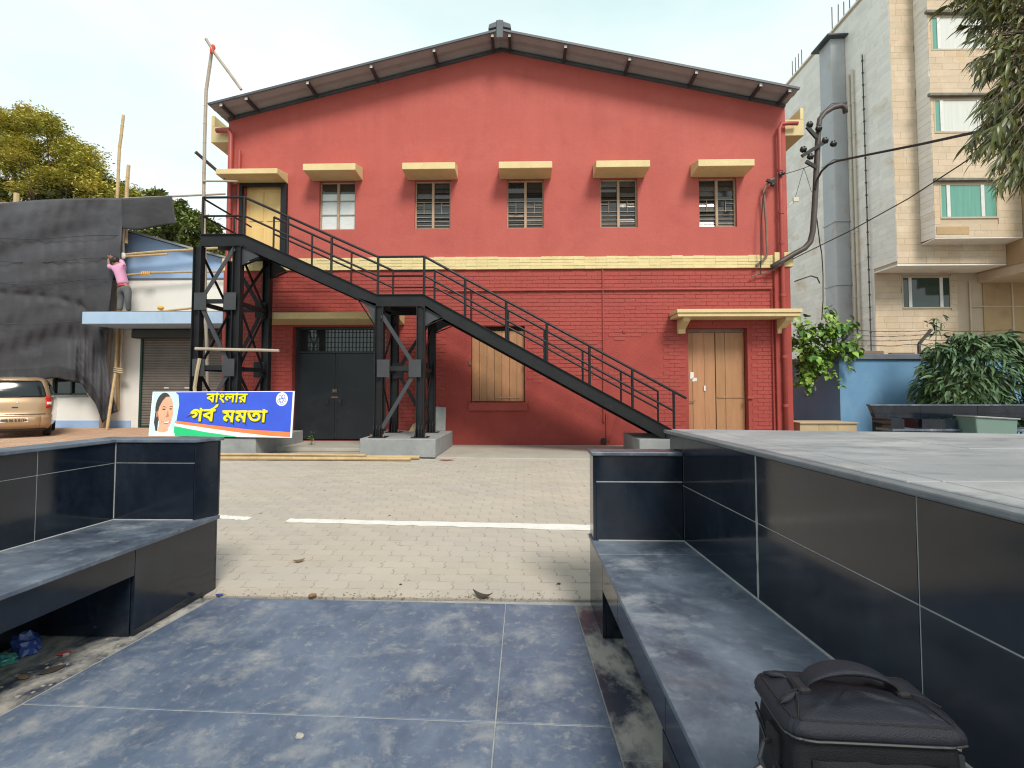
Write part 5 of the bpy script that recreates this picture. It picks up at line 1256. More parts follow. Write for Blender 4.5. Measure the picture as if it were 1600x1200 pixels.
for j in range(NZN):
    v = j / NZN; band = int(v * 6.2 + .25)
    mb.t = cb[min(8, band)]
    for i in range(NXN): mb._faces([vv[j][i], vv[j][i + 1], vv[j + 1][i + 1], vv[j + 1][i]], [(0, 1, 2, 3)])
sheet = mb.build('netting_sheet', 'tarp', net, smooth=True)
s_ = sheet.modifiers.new('thick', 'SOLIDIFY'); s_.thickness = .006
mb = MB(); rows = []
for j in range(14):
    v = j / 13; r_ = []
    for i in range(26):
        u = i / 25; x = 190 + (269 + 6 * v - 190) * u; y = 310 - 4 * u + (357 - 310 + 3 * math.sin(u * 5)) * v
        r_.append(py(x, y, NY - .05 + .05 * math.sin(u * 9 + v * 2) + .03 * v))
    rows.append(r_)
mb.t = -.6; mb.grid(rows); fl = mb.build('netting_flap', 'tarp', net, smooth=True); s_ = fl.modifiers.new('thick', 'SOLIDIFY'); s_.thickness = .006
mb = MB(); mb.t = .3
for k in range(5):
    y0_ = 312 + k * 0; rows = []
for (y_, am) in ((372, 2), (408, 3), (442, 4), (505, 3)):
    pts = [py(x, y_ + am * math.sin(x * .03) - x * .015, NY - .03 - (.20 if y_ > 470 else .02) - (.0 if y_ < 430 else .12)) for x in range(-120, int(net_edge(y_)) - 4, 8)]
    mb.tube(pts, .012, 4)
mb.build('netting_seams', 'tarp', net, kind='stuff')
gp = 'bamboo scaffolding poles on the shop building'
NB = NY + .12
bamboo('bamboo_pole', [py(184, 640, NB + .5), py(183, 305, NB + .3), py(187, 230, NB + .3), py(193, 180, NB + .35)], .05, 'bamboo', 'tall leaning bamboo pole standing out above the black netting', gp, seed=5)
bamboo('bamboo_pole', [py(197, 380, NB + .2), py(198, 300, NB + .2), py(201, 258, NB + .2)], .055, 'bamboo', 'short bamboo pole just above the netting, beside the tall leaning one', gp, seed=6)
bamboo('bamboo_pole', [py(24, 360, NB + .3), py(26, 302, NB + .3)], .08, 'bamboo', 'stub of thick bamboo above the netting in front of the yellowish tree', gp, nodes=4, seed=7)
bamboo('bamboo_pole', [py(-150, 322, NB), py(80, 316, NB), py(268, 307, NB), py(352, 303, NB + .2)], .035, 'bamboo_grey', 'horizontal bamboo carrying the top edge of the black netting', gp, seed=8)
bamboo('bamboo_pole', [py(192, 398, 16.4), py(250, 393, 16.4), py(352, 387, 16.5)], .045, 'bamboo', 'upper horizontal bamboo across the pale blue gable', gp, seed=9)
bamboo('bamboo_pole', [py(196, 401, 16.3), py(262, 397, 16.3)], .035, 'bamboo', 'short bamboo tied below the upper one across the gable', gp, seed=10)
bamboo('bamboo_pole', [py(196, 430, 16.4), py(240, 426, 16.4), py(352, 424, 16.5)], .038, 'bamboo', 'lower horizontal bamboo across the pale blue gable with a rope end', gp, seed=11)
bamboo('bamboo_pole', [py(192, 398, 16.35), py(192, 330, 16.3)], .05, 'bamboo_grey', 'upright bamboo at the torn end of the netting beside the gable', gp, seed=12)
bamboo('bamboo_pole', [Vector((py(240, 487, 15.9).x, 15.9, cz1 + .05)), Vector((py(330, 475, 15.9).x, 15.9, cz1 + .25))], .035, 'bamboo', 'bamboo lying on top of the canopy slab', gp, seed=13)
bamboo('bamboo_pole', [py(183, 508, 16.5), py(181, 580, 16.4), pz(167, 672, .02)], .046, 'bamboo', 'thick bamboo leaning on the white wall below the canopy', gp, seed=14)
bamboo('bamboo_pole', [py(192, 508, 16.55), py(188, 580, 16.45)], .03, 'bamboo_grey', 'thin bamboo tied to the thick leaning one below the canopy', gp, nodes=6, seed=15)
g2 = 'bamboo poles tied to the hall and the stair tower'
P_ = 11.0
bamboo('bamboo_pole', [Vector((py(322, 610, P_).x, P_ + .2, .02)), py(321, 480, P_ + .2), py(318, 300, P_), py(322, 140, P_), py(332, 72, P_)], .036, 'bamboo_grey', 'tall bamboo pole standing beside the stair landing with a red cloth at its tip', g2, seed=16)
bamboo('bamboo_pole', [py(322, 62, P_ - .1), py(335, 82, P_ - .1), py(377, 140, P_ - .1)], .032, 'bamboo_grey', 'slanting bamboo from the roof corner to the tip of the tall pole', g2, seed=17)
bamboo('bamboo_pole', [py(306, 238, P_ - .1), py(352, 278, P_ + .5)], .036, 'black_pipe', 'dark slanting stick tied halfway up the tall bamboo pole', g2, seed=18)
bamboo('bamboo_pole', [py(317, 283, P_ - .06), py(372, 283.5, P_ + .4)], .022, 'bamboo_grey', 'thin level stick from the tall bamboo pole to the hall corner', g2, seed=19)
bamboo('bamboo_pole', [py(306, 545, 9.78), py(436, 548, 9.78)], .030, 'bamboo_grey', 'level pole tied across the tall braced stair tower', g2, seed=20)
mb = MB(); c_ = py(333, 74, P_ - .08)
mb.ball(c_, .05, 9, 6, 1, 1, 1.3); mb.ball(c_ + Vector((-.02, -.03, -.10)), .042, 8, 5, .8, .8, 1.8); mb.bar(c_ + Vector((.02, -.04, -.02)), c_ + Vector((.07, -.05, -.20)), .05, .01); tag(mb.build('cloth_tie', 'cloth_red', None), 'faded red cloth knotted round the tip of the tall bamboo pole', 'cloth')
mb = MB(); c_ = py(192, 400, 16.25); mb.ball(c_, .10, 8, 6, .9, .7, 1.2); tag(mb.build('cloth_tie', 'cloth_white', None), 'white cloth knot where the bamboos cross beside the gable', 'cloth')
mb = MB()
for k in range(5): mb.tube([py(222 + k * 3, 424, 16.32), py(221 + k * 3, 428, 16.3), py(223 + k * 3, 431, 16.34)], .022, 5)
tag(mb.build('rope_lashing', 'rope', None), 'orange rope lashing on the lower gable bamboo', 'rope')
mb = MB(); c_ = py(251, 481, 15.85); mb.ball(c_, .09, 8, 5, 1.3, .8, .8); tag(mb.build('rope_lashing', 'rope', None), 'orange rope knot on the bamboo above the canopy', 'rope')
mb = MB(); mb.tube([py(312, 560, 9.78), py(308, 580, 9.76), py(304, 606, 9.78), py(307, 640, 9.8)], .035, 6); tag(mb.build('jute_rope', 'sack', None), 'pale jute rope hanging on the outer leg of the tall stair tower', 'rope')
mb = MB()
for k in range(3): mb.tube([py(182 - 4, 575 + k * 3, 16.35), py(182 + 10, 577 + k * 3, 16.3)], .03, 5)
tag(mb.build('rope_lashing', 'sack', None), 'brown rope lashing joining the two bamboos below the canopy', 'rope')

# ================================================================== THE WORKER
def skin_obj(name, joints, bones, m, parent=None, root=0, lvl=2):
    bm = bmesh.new(); lay = bm.verts.layers.skin.verify(); V = []
    for k, (p, r_) in enumerate(joints):
        v = bm.verts.new(p); v[lay].radius = (r_, r_) if not isinstance(r_, tuple) else r_; v[lay].use_root = (k == root); V.append(v)
    for a_, c_ in bones: bm.edges.new((V[a_], V[c_]))
    me = bpy.data.meshes.new(name); bm.to_mesh(me); bm.free(); me.materials.append(M[m])
    o = bpy.data.objects.new(name, me); COL.objects.link(o)
    s_ = o.modifiers.new('skin', 'SKIN'); s_.use_smooth_shade = True
    q = o.modifiers.new('sub', 'SUBSURF'); q.levels = lvl; q.render_levels = lvl
    if parent is not None: attach(o, parent)
    return o
PYW = 15.78
wz = cz1
man = thing('person', 'worker in pink shirt and grey trousers standing on the canopy, tying the netting', 'person', (py(192, 480, PYW).x, PYW, wz))
def w(x, y, dy=0.0): return py(x, y, PYW + dy)
hipc = w(193.5, 447)
footL, footR = Vector((w(187, 480).x, PYW - .05, wz + .05)), Vector((w(199, 480).x, PYW + .06, wz + .05))
J = [(hipc, .115), (w(190, 436), .105), (w(187, 424), .150), (w(185, 416, .01), .145), (w(183.5, 411.5, .03), .058), (w(181, 408.8, .07), .075),
     (w(177, 417.5), .062), (w(171, 417.5, .10), .048), (w(169.5, 409, .20), .036), (w(170, 405.5, .24), .033),
     (w(193.5, 414), .064), (w(187.5, 406, .16), .048), (w(177.5, 402.5, .22), .036), (w(173, 401.5, .25), .033),
     (w(188.5, 450), .105), (w(189, 467, .06), .068), (Vector((footL.x, PYW, wz + .09)), .045), (footL + Vector((0, .13, -.01)), .042),
     (w(199, 450), .105), (w(200, 466, -.05), .068), (Vector((footR.x, PYW + .06, wz + .09)), .045), (footR + Vector((.03, .13, -.01)), .042)]
Bn = [(0, 1), (1, 2), (2, 3), (3, 4), (4, 5), (3, 6), (6, 7), (7, 8), (8, 9), (3, 10), (10, 11), (11, 12), (12, 13), (0, 14), (14, 15), (15, 16), (16, 17), (0, 18), (18, 19), (19, 20), (20, 21)]
for (hand, wrist, sgn) in ((9, 8, 1), (13, 12, -1)):
    hp = J[hand][0]; d = (J[hand][0] - J[wrist][0]).normalized(); s_ = d.cross(Vector((0, 1, 0))).normalized()
    for k, (off, L) in enumerate(((-.030, .070), (-.010, .080), (.010, .076), (.030, .060))):
        i0 = len(J); J.append((hp + s_ * off + d * .05, .010)); J.append((hp + s_ * off + d * (.05 + L * .55) + Vector((0, .012, 0)), .009)); J.append((hp + s_ * off * .9 + d * (.05 + L * .8) + Vector((0, .035, 0)), .008))
        Bn += [(hand, i0), (i0, i0 + 1), (i0 + 1, i0 + 2)]
    i0 = len(J); J.append((hp + s_ * .045 * sgn + d * .012, .011)); J.append((hp + s_ * .065 * sgn + d * .05 + Vector((0, .015, 0)), .010)); Bn += [(hand, i0), (i0, i0 + 1)]
skin_obj('body', J, Bn, 'skin', man)
mb = MB(); hd = w(181, 408.2, .06); rows = []
mb.ball(hd, .112, 18, 12, .95, 1.12, 1.16); hr = mb.build('head', 'skin', man, smooth=True)
mb = MB(); mb.ball(hd + Vector((.004, -.020, .024)), .116, 18, 12, 1.0, 1.08, 1.10)
bmc = mb.bm
for v in bmc.verts:
    k = 1 + .03 * math.sin(v.co.x * 90) * math.sin(v.co.z * 80); v.co = hd + (v.co - hd) * k
mb.build('hair', 'hair', man, smooth=True)
for s_ in (-1, 1):
    mb = MB(); mb.ball(hd + Vector((s_ * .108, .01, -.01)), .03, 8, 6, .4, .8, 1.2); mb.build('ear', 'skin', man, smooth=True)
SJ = [(w(193, 446), (.19, .155)), (w(192, 441), (.185, .15)), (w(189.5, 433), (.175, .15)), (w(187, 424), (.182, .15)), (w(185, 416.5, .01), (.165, .14)), (w(183.5, 413, .02), .085),
      (w(177, 417.5), .085), (w(171.5, 418, .09), .068), (w(170.3, 413.5, .14), .058), (w(193.5, 414), .088), (w(188.5, 407.2, .14), .070)]
skin_obj('shirt', SJ, [(0, 1), (1, 2), (2, 3), (3, 4), (4, 5), (4, 6), (6, 7), (7, 8), (4, 9), (9, 10)], 'shirt', man)
skin_obj('shirt_hem', [(w(193.2, 449), (.205, .17)), (w(192.6, 444.5), (.200, .165))], [(0, 1)], 'shirt_hem', man)
TJ = [(w(193, 445.5), (.185, .155)), (w(193.8, 450), (.19, .16)), (w(188, 453), .125), (w(188.8, 467, .05), .092), (Vector((footL.x, PYW, wz + .08)), .075),
      (w(199.5, 453), .125), (w(200, 466, -.05), .092), (Vector((footR.x, PYW + .06, wz + .08)), .075)]
skin_obj('trousers', TJ, [(0, 1), (1, 2), (2, 3), (3, 4), (1, 5), (5, 6), (6, 7)], 'trousers', man)
mb = MB(); a_ = w(171, 401.5, .2); mb.bar(w(168, 399, .18), w(176, 406, .24), .03, .03); tag(mb.build('pliers', 'rust', None), 'short dark tool held up in the worker\'s hands against the netting', 'tool')

# ================================================================== THE PARKED CAR
car = thing('parked_car', 'gold hatchback seen from behind, cut off by the frame, with a white number plate', 'car', (-13.0, 15.0, .03))
CYR = 13.0
ccx = py(23, 640, CYR).x; CG = 0.025
CH = py(20, 588, CYR).z - CG
hwid = .70
LV = [  # height, half width, rear inset, front y, corner radius
    (.17, .58, .10, 3.30, .16), (.22, .66, .03, 3.40, .20), (.30, .695, -.02, 3.47, .22), (.42, .710, -.04, 3.50, .22), (.52, .712, -.035, 3.50, .22), (.56, .705, .0, 3.48, .20), (.58, .705, .02, 3.47, .20),
    (.72, .722, .03, 3.42, .18), (.86, .722, .05, 3.34, .17), (.93, .715, .07, 3.22, .17), (.97, .705, .085, 2.70, .17), (1.02, .690, .10, 2.55, .17), (1.15, .665, .135, 2.36, .17), (1.28, .630, .18, 2.16, .17), (1.40, .585, .235, 1.95, .17), (1.48, .545, .29, 1.78, .18), (1.53, .47, .40, 1.60, .2), (1.555, .33, .56, 1.35, .2)]
zsc = CH / 1.555
def car_pt(t, z):
    """point of the shell: t runs 0..1 around the plan outline from the middle of the rear, anticlockwise towards +x"""
    for (a_, c_) in zip(LV, LV[1:]):
        if z <= c_[0] + 1e-9: k = (z - a_[0]) / (c_[0] - a_[0]); h_, re, fr_, cr = (a_[i] + (c_[i] - a_[i]) * k for i in (1, 2, 3, 4)); break
    y0_, y1_ = re, fr_; per = []
    cr = min(cr, h_ * .9)
    segs = []
    def arc(cx_, cy_, a0, a1): return [(cx_ + cr * math.cos(math.radians(a0 + (a1 - a0) * i / 6)), cy_ + cr * math.sin(math.radians(a0 + (a1 - a0) * i / 6))) for i in range(7)]
    poly = [(0, y0_ - .05)] + [(h_ * .35, y0_ - .044)] + [(h_ * .65, y0_ - .028)] + arc(h_ - cr, y0_ + cr, -90, 0) + [(h_ + .012, y0_ + (y1_ - y0_) * .5)] + arc(h_ - cr, y1_ - cr, 0, 90) + [(0, y1_ + .04)]
    n = len(poly) - 1; s_ = t * 2 if t <= .5 else (1 - t) * 2; q = s_ * n; i = min(n - 1, int(q)); k = q - i
    x_, y_ = poly[i][0] + (poly[i + 1][0] - poly[i][0]) * k, poly[i][1] + (poly[i + 1][1] - poly[i][1]) * k
    return (x_ if t <= .5 else -x_, y_)
yaw = math.radians(41)
def cw(x_, y_, z_): return Vector((ccx + x_ * math.cos(yaw) - y_ * math.sin(yaw), CYR + x_ * math.sin(yaw) + y_ * math.cos(yaw), CG + z_ * zsc))
NP = 38; rows = []
for (z_, *_r) in LV: rows.append([cw(*car_pt(k / NP, z_), z_) for k in range(NP + 1)])
mb = MB(); mb.grid(rows); mb.face(rows[-1][:-1]); mb.face(rows[0][:-1][::-1])
shell = mb.build('body', 'car_paint', car, smooth=True)
def shell_patch(name, m, ts, zs, d, parent):
    rws = []
    for z_ in zs:
        r_ = []
        for t in ts:
            x_, y_ = car_pt(t % 1, z_); e = 1e-3; xa, ya = car_pt((t + e) % 1, z_); xb, yb = car_pt((t - e) % 1, z_)
            tx_, ty_ = xa - xb, ya - yb; L_ = math.hypot(tx_, ty_) or 1; nx_, ny_ = ty_ / L_, -tx_ / L_
            r_.append(cw(x_ + nx_ * d, y_ + ny_ * d, z_))
        rws.append(r_)
    mb = MB(); mb.grid(rws); o = mb.build(name, m, parent, smooth=True); s_ = o.modifiers.new('t', 'SOLIDIFY'); s_.thickness = .012; s_.offset = -1; return o
def lin(a_, c_, n): return [a_ + (c_ - a_) * i / n for i in range(n + 1)]
shell_patch('rear_window', 'car_glass', lin(-.128, .128, 20), lin(1.03, 1.435, 10), .008, shell)
for s_ in (-1, 1):
    shell_patch('tail_lamp', 'tail_red', lin(s_ * .110, s_ * .188, 6), lin(.76, 1.04, 6), .010, shell)
    shell_patch('tail_lamp_lens', 'tail_clear', lin(s_ * .118, s_ * .184, 6), lin(.83, .90, 3), .016, shell)
    shell_patch('side_window', 'car_glass', lin(s_ * .225, s_ * .33, 10), lin(1.03, 1.36, 6), .006, shell)
shell_patch('rear_bumper', 'car_paint', lin(-.20, .20, 28), [.26, .34, .44, .52, .545], .022, shell)
shell_patch('rear_valance', 'plastic_black', lin(-.18, .18, 24), [.16, .19, .225], .014, shell)
shell_patch('boot_seam', 'plastic_black', lin(-.125, .125, 16), [.596, .606], .004, shell)
shell_patch('spoiler', 'car_paint', lin(-.115, .115, 16), [1.455, 1.475, 1.492], .035, shell)
def rear_box(name, x0_, x1_, z0_, z1_, d0, d1, m, parent):
    mb = MB(); zc = (z0_ + z1_) / 2
    pts = []
    f_ = [(x_, car_pt(0, z_)[1] - d1 + .02 * abs(x_), z_) for x_, z_ in ((x0_, z0_), (x1_, z0_), (x1_, z1_), (x0_, z1_))]
    vec = cw(0, d1 - d0, 0) - cw(0, 0, 0); mb.extrude([cw(*p) for p in f_], vec); return mb.build(name, m, parent, bevel=.004)
pl = rear_box('number_plate', -.27, .27, .40, .505, .02, .034, 'plate', shell)
cu = bpy.data.curves.new('plate_lettering', 'FONT'); cu.body = 'WB 06 B 8134'; cu.size = .092; cu.align_x = 'CENTER'; cu.materials.append(M['ink']); cu.bevel_depth = .002
o = text_object('plate_lettering', cu); pp = cw(0, car_pt(0, .42)[1] - .040, .424)
o.matrix_basis = Matrix.Translation(pp) @ Euler((math.radians(90), 0, yaw)).to_matrix().to_4x4() @ Matrix.Diagonal((.86, 1, 1, 1)); attach(o, pl)
rear_box('boot_handle', -.055, .06, .765, .79, .0, .022, 'plastic_black', shell)
rear_box('boot_emblem', .02, .06, .885, .915, -.01, .016, 'rim', shell)
rear_box('rear_wiper', -.30, .10, 1.035, 1.05, .0, .035, 'plastic_black', shell)
def wheel_obj(x_, y_):
    mb = MB(); c_ = cw(x_, y_, .27); ax = cw(1, 0, 0) - cw(0, 0, 0)
    n = 24; rows = []
    u_ = Vector((0, 0, 1)); v_ = ax.cross(u_).normalized(); ax = ax.normalized()
    for (d, r_) in ((-.085, .15), (-.085, .25), (-.07, .272), (.07, .272), (.085, .25), (.085, .15)):
        rows.append([c_ + ax * d + (u_ * math.cos(2 * math.pi * k / n) + v_ * math.sin(2 * math.pi * k / n)) * r_ for k in range(n + 1)])
    mb.grid(rows); wh = mb.build('wheel', 'tyre', car, smooth=True)
    mb = MB()
    for s_ in (-1, 1):
        for k in range(6):
            a_ = 2 * math.pi * k / 6; d1 = u_ * math.cos(a_) + v_ * math.sin(a_); mb.bar(c_ + ax * .07 * s_, c_ + ax * .07 * s_ + d1 * .165, .05, .02, ax)
        mb.tube([c_ + ax * .075 * s_, c_ + ax * .085 * s_], .05, 10)
    mb.build('rim', 'rim', wh, kind='stuff')
for x_ in (-.61, .61):
    for y_ in (.62, 2.80): wheel_obj(x_, y_)
mb = MB(); mb.tube([cw(-.35, .12, .12), cw(-.35, -.02, .12)], .03, 8); mb.build('exhaust_pipe', 'rust', car)

# ================================================================== TREES ON THE LEFT
def foliage_mesh(clumps, n, size, aspect, seed, flat=.4, shell_=.5, droop=0.0):
    rr = random.Random(seed); V, Fc, T = [], [], []
    wts = [c[1][0] * c[1][2] for c in clumps]; tot = sum(wts)
    for (c, rad), wt in zip(clumps, wts):
        tint0 = rr.uniform(-.5, .5)
        for _ in range(int(n * wt / tot)):
            while True:
                p = Vector((rr.gauss(0, .55), rr.gauss(0, .55), rr.gauss(0, .55)))
                if p.length < 1.7 and (p.length > shell_ or rr.random() < .35): break
            q = Vector((c[0] + p.x * rad[0], c[1] + p.y * rad[1], c[2] + p.z * rad[2]))
            s_ = size * rr.uniform(.6, 1.35)
            d = Vector((rr.gauss(0, 1), rr.gauss(0, 1), rr.gauss(0, flat) - droop)).normalized(); n_ = Vector((rr.gauss(0, .5), rr.gauss(0, .5), 1)).normalized()
            w_ = d.cross(n_).normalized() * s_ * aspect * .5; d = d * s_
            k = len(V); V += [q - d * .5, q + w_ - d * .05, q + d * .5, q - w_ - d * .05]; Fc.append((k, k + 1, k + 2, k + 3)); T.append(max(-1, min(1, tint0 + rr.uniform(-.5, .5))))
    return V, Fc, T
def foliage_obj(name, clumps, n, size, aspect, m, parent, seed, **kw):
    V, Fc, T = foliage_mesh(clumps, n, size, aspect, seed, **kw)
    me = bpy.data.meshes.new(name); me.from_pydata(V, [], Fc); at = me.attributes.new('tint', 'FLOAT', 'FACE'); at.data.foreach_set('value', T); me.materials.append(M[m])
    o = bpy.data.objects.new(name, me); COL.objects.link(o); attach(o, parent); return o
def pix_clumps(lst, Y, depth=1.6, seed=0):
    rr = random.Random(seed); out = []
    for (x, y, rx, ry) in lst:
        yy_ = Y + rr.uniform(-depth, depth); c = py(x, y, yy_); s_ = yy_ / F
        out.append((c, (rx * s_, rx * s_ * .8, ry * s_)))
    return out
rr = random.Random(4)
t1 = thing('rain_tree', 'large spreading tree with feathery olive and yellow foliage beyond the black netting', 'tree', (-27, 28, 0))
lst = []
outline = [(-60, 135), (0, 158), (40, 165), (80, 178), (112, 200), (138, 228), (152, 252), (165, 290), (195, 292), (220, 298)]
for k in range(120):
    i = rr.randrange(len(outline) - 1); a_, c_ = outline[i], outline[i + 1]; t = rr.random(); x = a_[0] + (c_[0] - a_[0]) * t; yt = a_[1] + (c_[1] - a_[1]) * t
    dep = abs(rr.gauss(0, 1)) * 58; y = yt + 8 + dep
    if y > 330: y = rr.uniform(yt + 8, 330)
    if (abs(x - 75) < 22 and abs(y - 228) < 12) or (x < 22 and abs(y - 258) < 15): continue
    lst.append((x - rr.uniform(0, 12), y, rr.uniform(12, 26), rr.uniform(7, 14)))
for k in range(34): lst.append((rr.uniform(-60, 70), rr.uniform(180, 300), rr.uniform(14, 24), rr.uniform(8, 13)))
cl = pix_clumps(lst, 28, 2.6, 5)
foliage_obj('crown', cl, 95000, .19, .38, 'leaf_olive', t1, 31, flat=.3, shell_=.0)
lowc = pix_clumps([(rr.uniform(-60, 190), rr.uniform(285, 330), rr.uniform(12, 24), rr.uniform(7, 12)) for _ in range(34)], 28.5, 2.5, 6)
foliage_obj('crown', lowc, 15000, .28, .45, 'leaf_dark', t1, 32, flat=.3, shell_=.0)
base = Vector((-27, 28, 0)); fork = Vector((-26.6, 28, 6.0))
mb = MB(); mb.tube([base, base.lerp(fork, .5) + Vector((.2, 0, 0)), fork], [.55, .42, .36], 10)
for c in cl[::3]:
    q = Vector(c[0]); mid = fork.lerp(q, .5) + Vector((0, 0, (q.z - fork.z) * .12)); mb.tube([fork, mid, q], [.10, .05, .018], 5)
mb.tube([fork, py(-10, 262, 27.5), py(14, 264, 27.5), py(50, 276, 27.5), py(110, 286, 27.5)], [.2, .13, .10, .08, .05], 6)
mb.build('trunk', 'bark', t1, kind='stuff')
t2 = thing('dense_tree', 'dense dark green tree between the netting and the stair landing', 'tree', (-16.5, 25, 0))
lst = []
for k in range(60):
    x = rr.uniform(222, 352); yt = 318 if x < 270 else 318 + (x - 270) * .45
    if x < 245: yt = 305
    lst.append((x, rr.uniform(yt + 5, 412), rr.uniform(9, 16), rr.uniform(7, 12)))
lst += [(240, 304, 10, 7), (252, 303, 7, 5), (282, 322, 9, 8)]
cl2 = pix_clumps(lst, 24.5, 1.6, 8); foliage_obj('crown', cl2, 26000, .24, .55, 'leaf_dark', t2, 33, flat=.6, shell_=.2)
mb = MB(); tb = Vector((-16.5, 25, 0)); fk = Vector((-16.4, 25, 4.2)); mb.tube([tb, fk], [.35, .24], 9)
for c in cl2[::5]: mb.tube([fk, Vector(c[0])], [.1, .03], 5)
mb.build('trunk', 'bark', t2, kind='stuff')

# ================================================================== THE STONE-CLAD BUILDING
BY = 19.0
tower_b = thing('stone_building', 'tall sandstone-clad building with projecting window bays and a grey duct up its pale side wall', 'building', (16, BY + 4, 0))
XS = py(1402, 415, BY).x
TOPZ = 17.2
BK = 27.0
ovh = py(1402, 413, BY).z                      # underside of the overhanging upper storeys
GY = BY * (1402 - 819.5) / (1365 - 819.5)      # set-back ground floor wall
GY = 20.25
xr = py(1572, 400, BY).x
mb = MB(); mb.box(XS + .02, xr, BY + .02, BK, ovh, TOPZ); mb.box(XS + .021, xr + 6, GY + .02, BK - .01, -.03, ovh - .002)
core_b = mb.build('wall', 'stone_joint', tower_b)
mb = MB(); mb.extrude([(XS, BY, ovh), (xr, BY, ovh), (xr, GY + .02, ovh - .001), (XS, GY + .02, ovh - .001)], (0, 0, -.05)); mb.build('soffit', 'stone_pale', tower_b)
bay0, bay1 = py(1461, 371, 18.35), py(1572, 371, 18.35)
bayY = 18.35
bz = bay0.z
bx0 = py(1441, 300, BY).x
bx0 = bay0.x
mb = MB(); mb.box(bx0 + .02, xr - .02, bayY + .02, BY + .019, bz, TOPZ); mb.build('bay', 'stone_joint', tower_b)
mb = MB(); mb.extrude([(bx0, bayY, bz), (xr, bayY, bz), (xr, BY, bz - .06), (bx0, BY, bz - .06)], (0, 0, -.04)); mb.build('bay_soffit', 'stone_pale', tower_b)
# window openings, seen from the front on the bay plane and on the ground floor plane
bw_ = []
for (x0_, x1_, yt, yb) in ((1453, 1545, 26, 78), (1458, 1548, 155, 207), (1467, 1560, 287, 341)):
    p, q = py(x0_, yt, bayY), py(x1_, yb, bayY); bw_.append((p.x, q.x, q.z, p.z))
p, q = py(1408, 432, GY), py(1487, 482, GY); gw = (p.x, q.x, q.z, p.z)
rs = random.Random(12)
stones = []                                     # (centre x, centre z, width, plane)
def courses(x0, x1, z0, z1, Y, holes, hgt=.235, pale=0.0):
    z = z0
    while z < z1 - .02:
        h = min(hgt, z1 - z); x = x0 - rs.uniform(0, .4)
        while x < x1 - .03:
            w_ = rs.choice((.42, .5, .6, .7)); a_, c_ = max(x, x0), min(x + w_, x1); x += w_
            cuts = [(a_, c_)]
            for hl in holes:
                if hl[2] - h * .5 < z + h / 2 < hl[3] + h * .5:
                    nc = []
                    for (u, v) in cuts:
                        if v <= hl[0] or u >= hl[1]: nc.append((u, v)); continue
                        if u < hl[0] - .03: nc.append((u, hl[0]))
                        if v > hl[1] + .03: nc.append((hl[1], v))
                    cuts = nc
            for (u, v) in cuts:
                if v - u > .04: stones.append((u, v, z, h, Y))
        z += hgt
courses(XS, bx0, ovh + .02, 17.1, BY, [])
courses(bx0, xr, ovh + .02, bz - .07, BY, [])
courses(bx0, xr, bz + .0, 17.1, bayY, bw_)
courses(XS, py(1496, 480, GY).x, 0.6, ovh - .06, GY, [gw])
def stone_seen(s): return 1 if s[2] < 15.2 else 0
order = sorted(range(len(stones)), key=lambda i: (-(stones[i][1] - stones[i][0]) / stones[i][4]) if stone_seen(stones[i]) else 0)
big = set(order[:300])
unit = []
for k in range(8):
    mb = MB(); mb.t = rs.uniform(-1, 1)
    mb.box(-.5, .5, -.009 - rs.uniform(0, .004), .019, -.5, .5); bmesh.ops.recalc_face_normals(mb.bm, faces=mb.bm.faces)
    me = bpy.data.meshes.new('stone'); mb.bm.to_mesh(me); mb.bm.free(); me.materials.append(M['stone']); unit.append(me)
mb = MB()
for i, (u, v, z, h, Y) in enumerate(stones):
    if i in big:
        place(rs.choice(unit), 'stone', tower_b, Matrix.Translation(((u + v) / 2, Y, z + h / 2)) @ Matrix.Diagonal((v - u - .005, 1, h - .005, 1)))
    else:
        mb.t = rs.uniform(-1, 1); mb.box(u + .0025, v - .0025, Y - .009 - rs.uniform(0, .004), Y + .019, z + .0025, z + h - .0025)
mb.build('stones', 'stone', tower_b, kind='stuff')
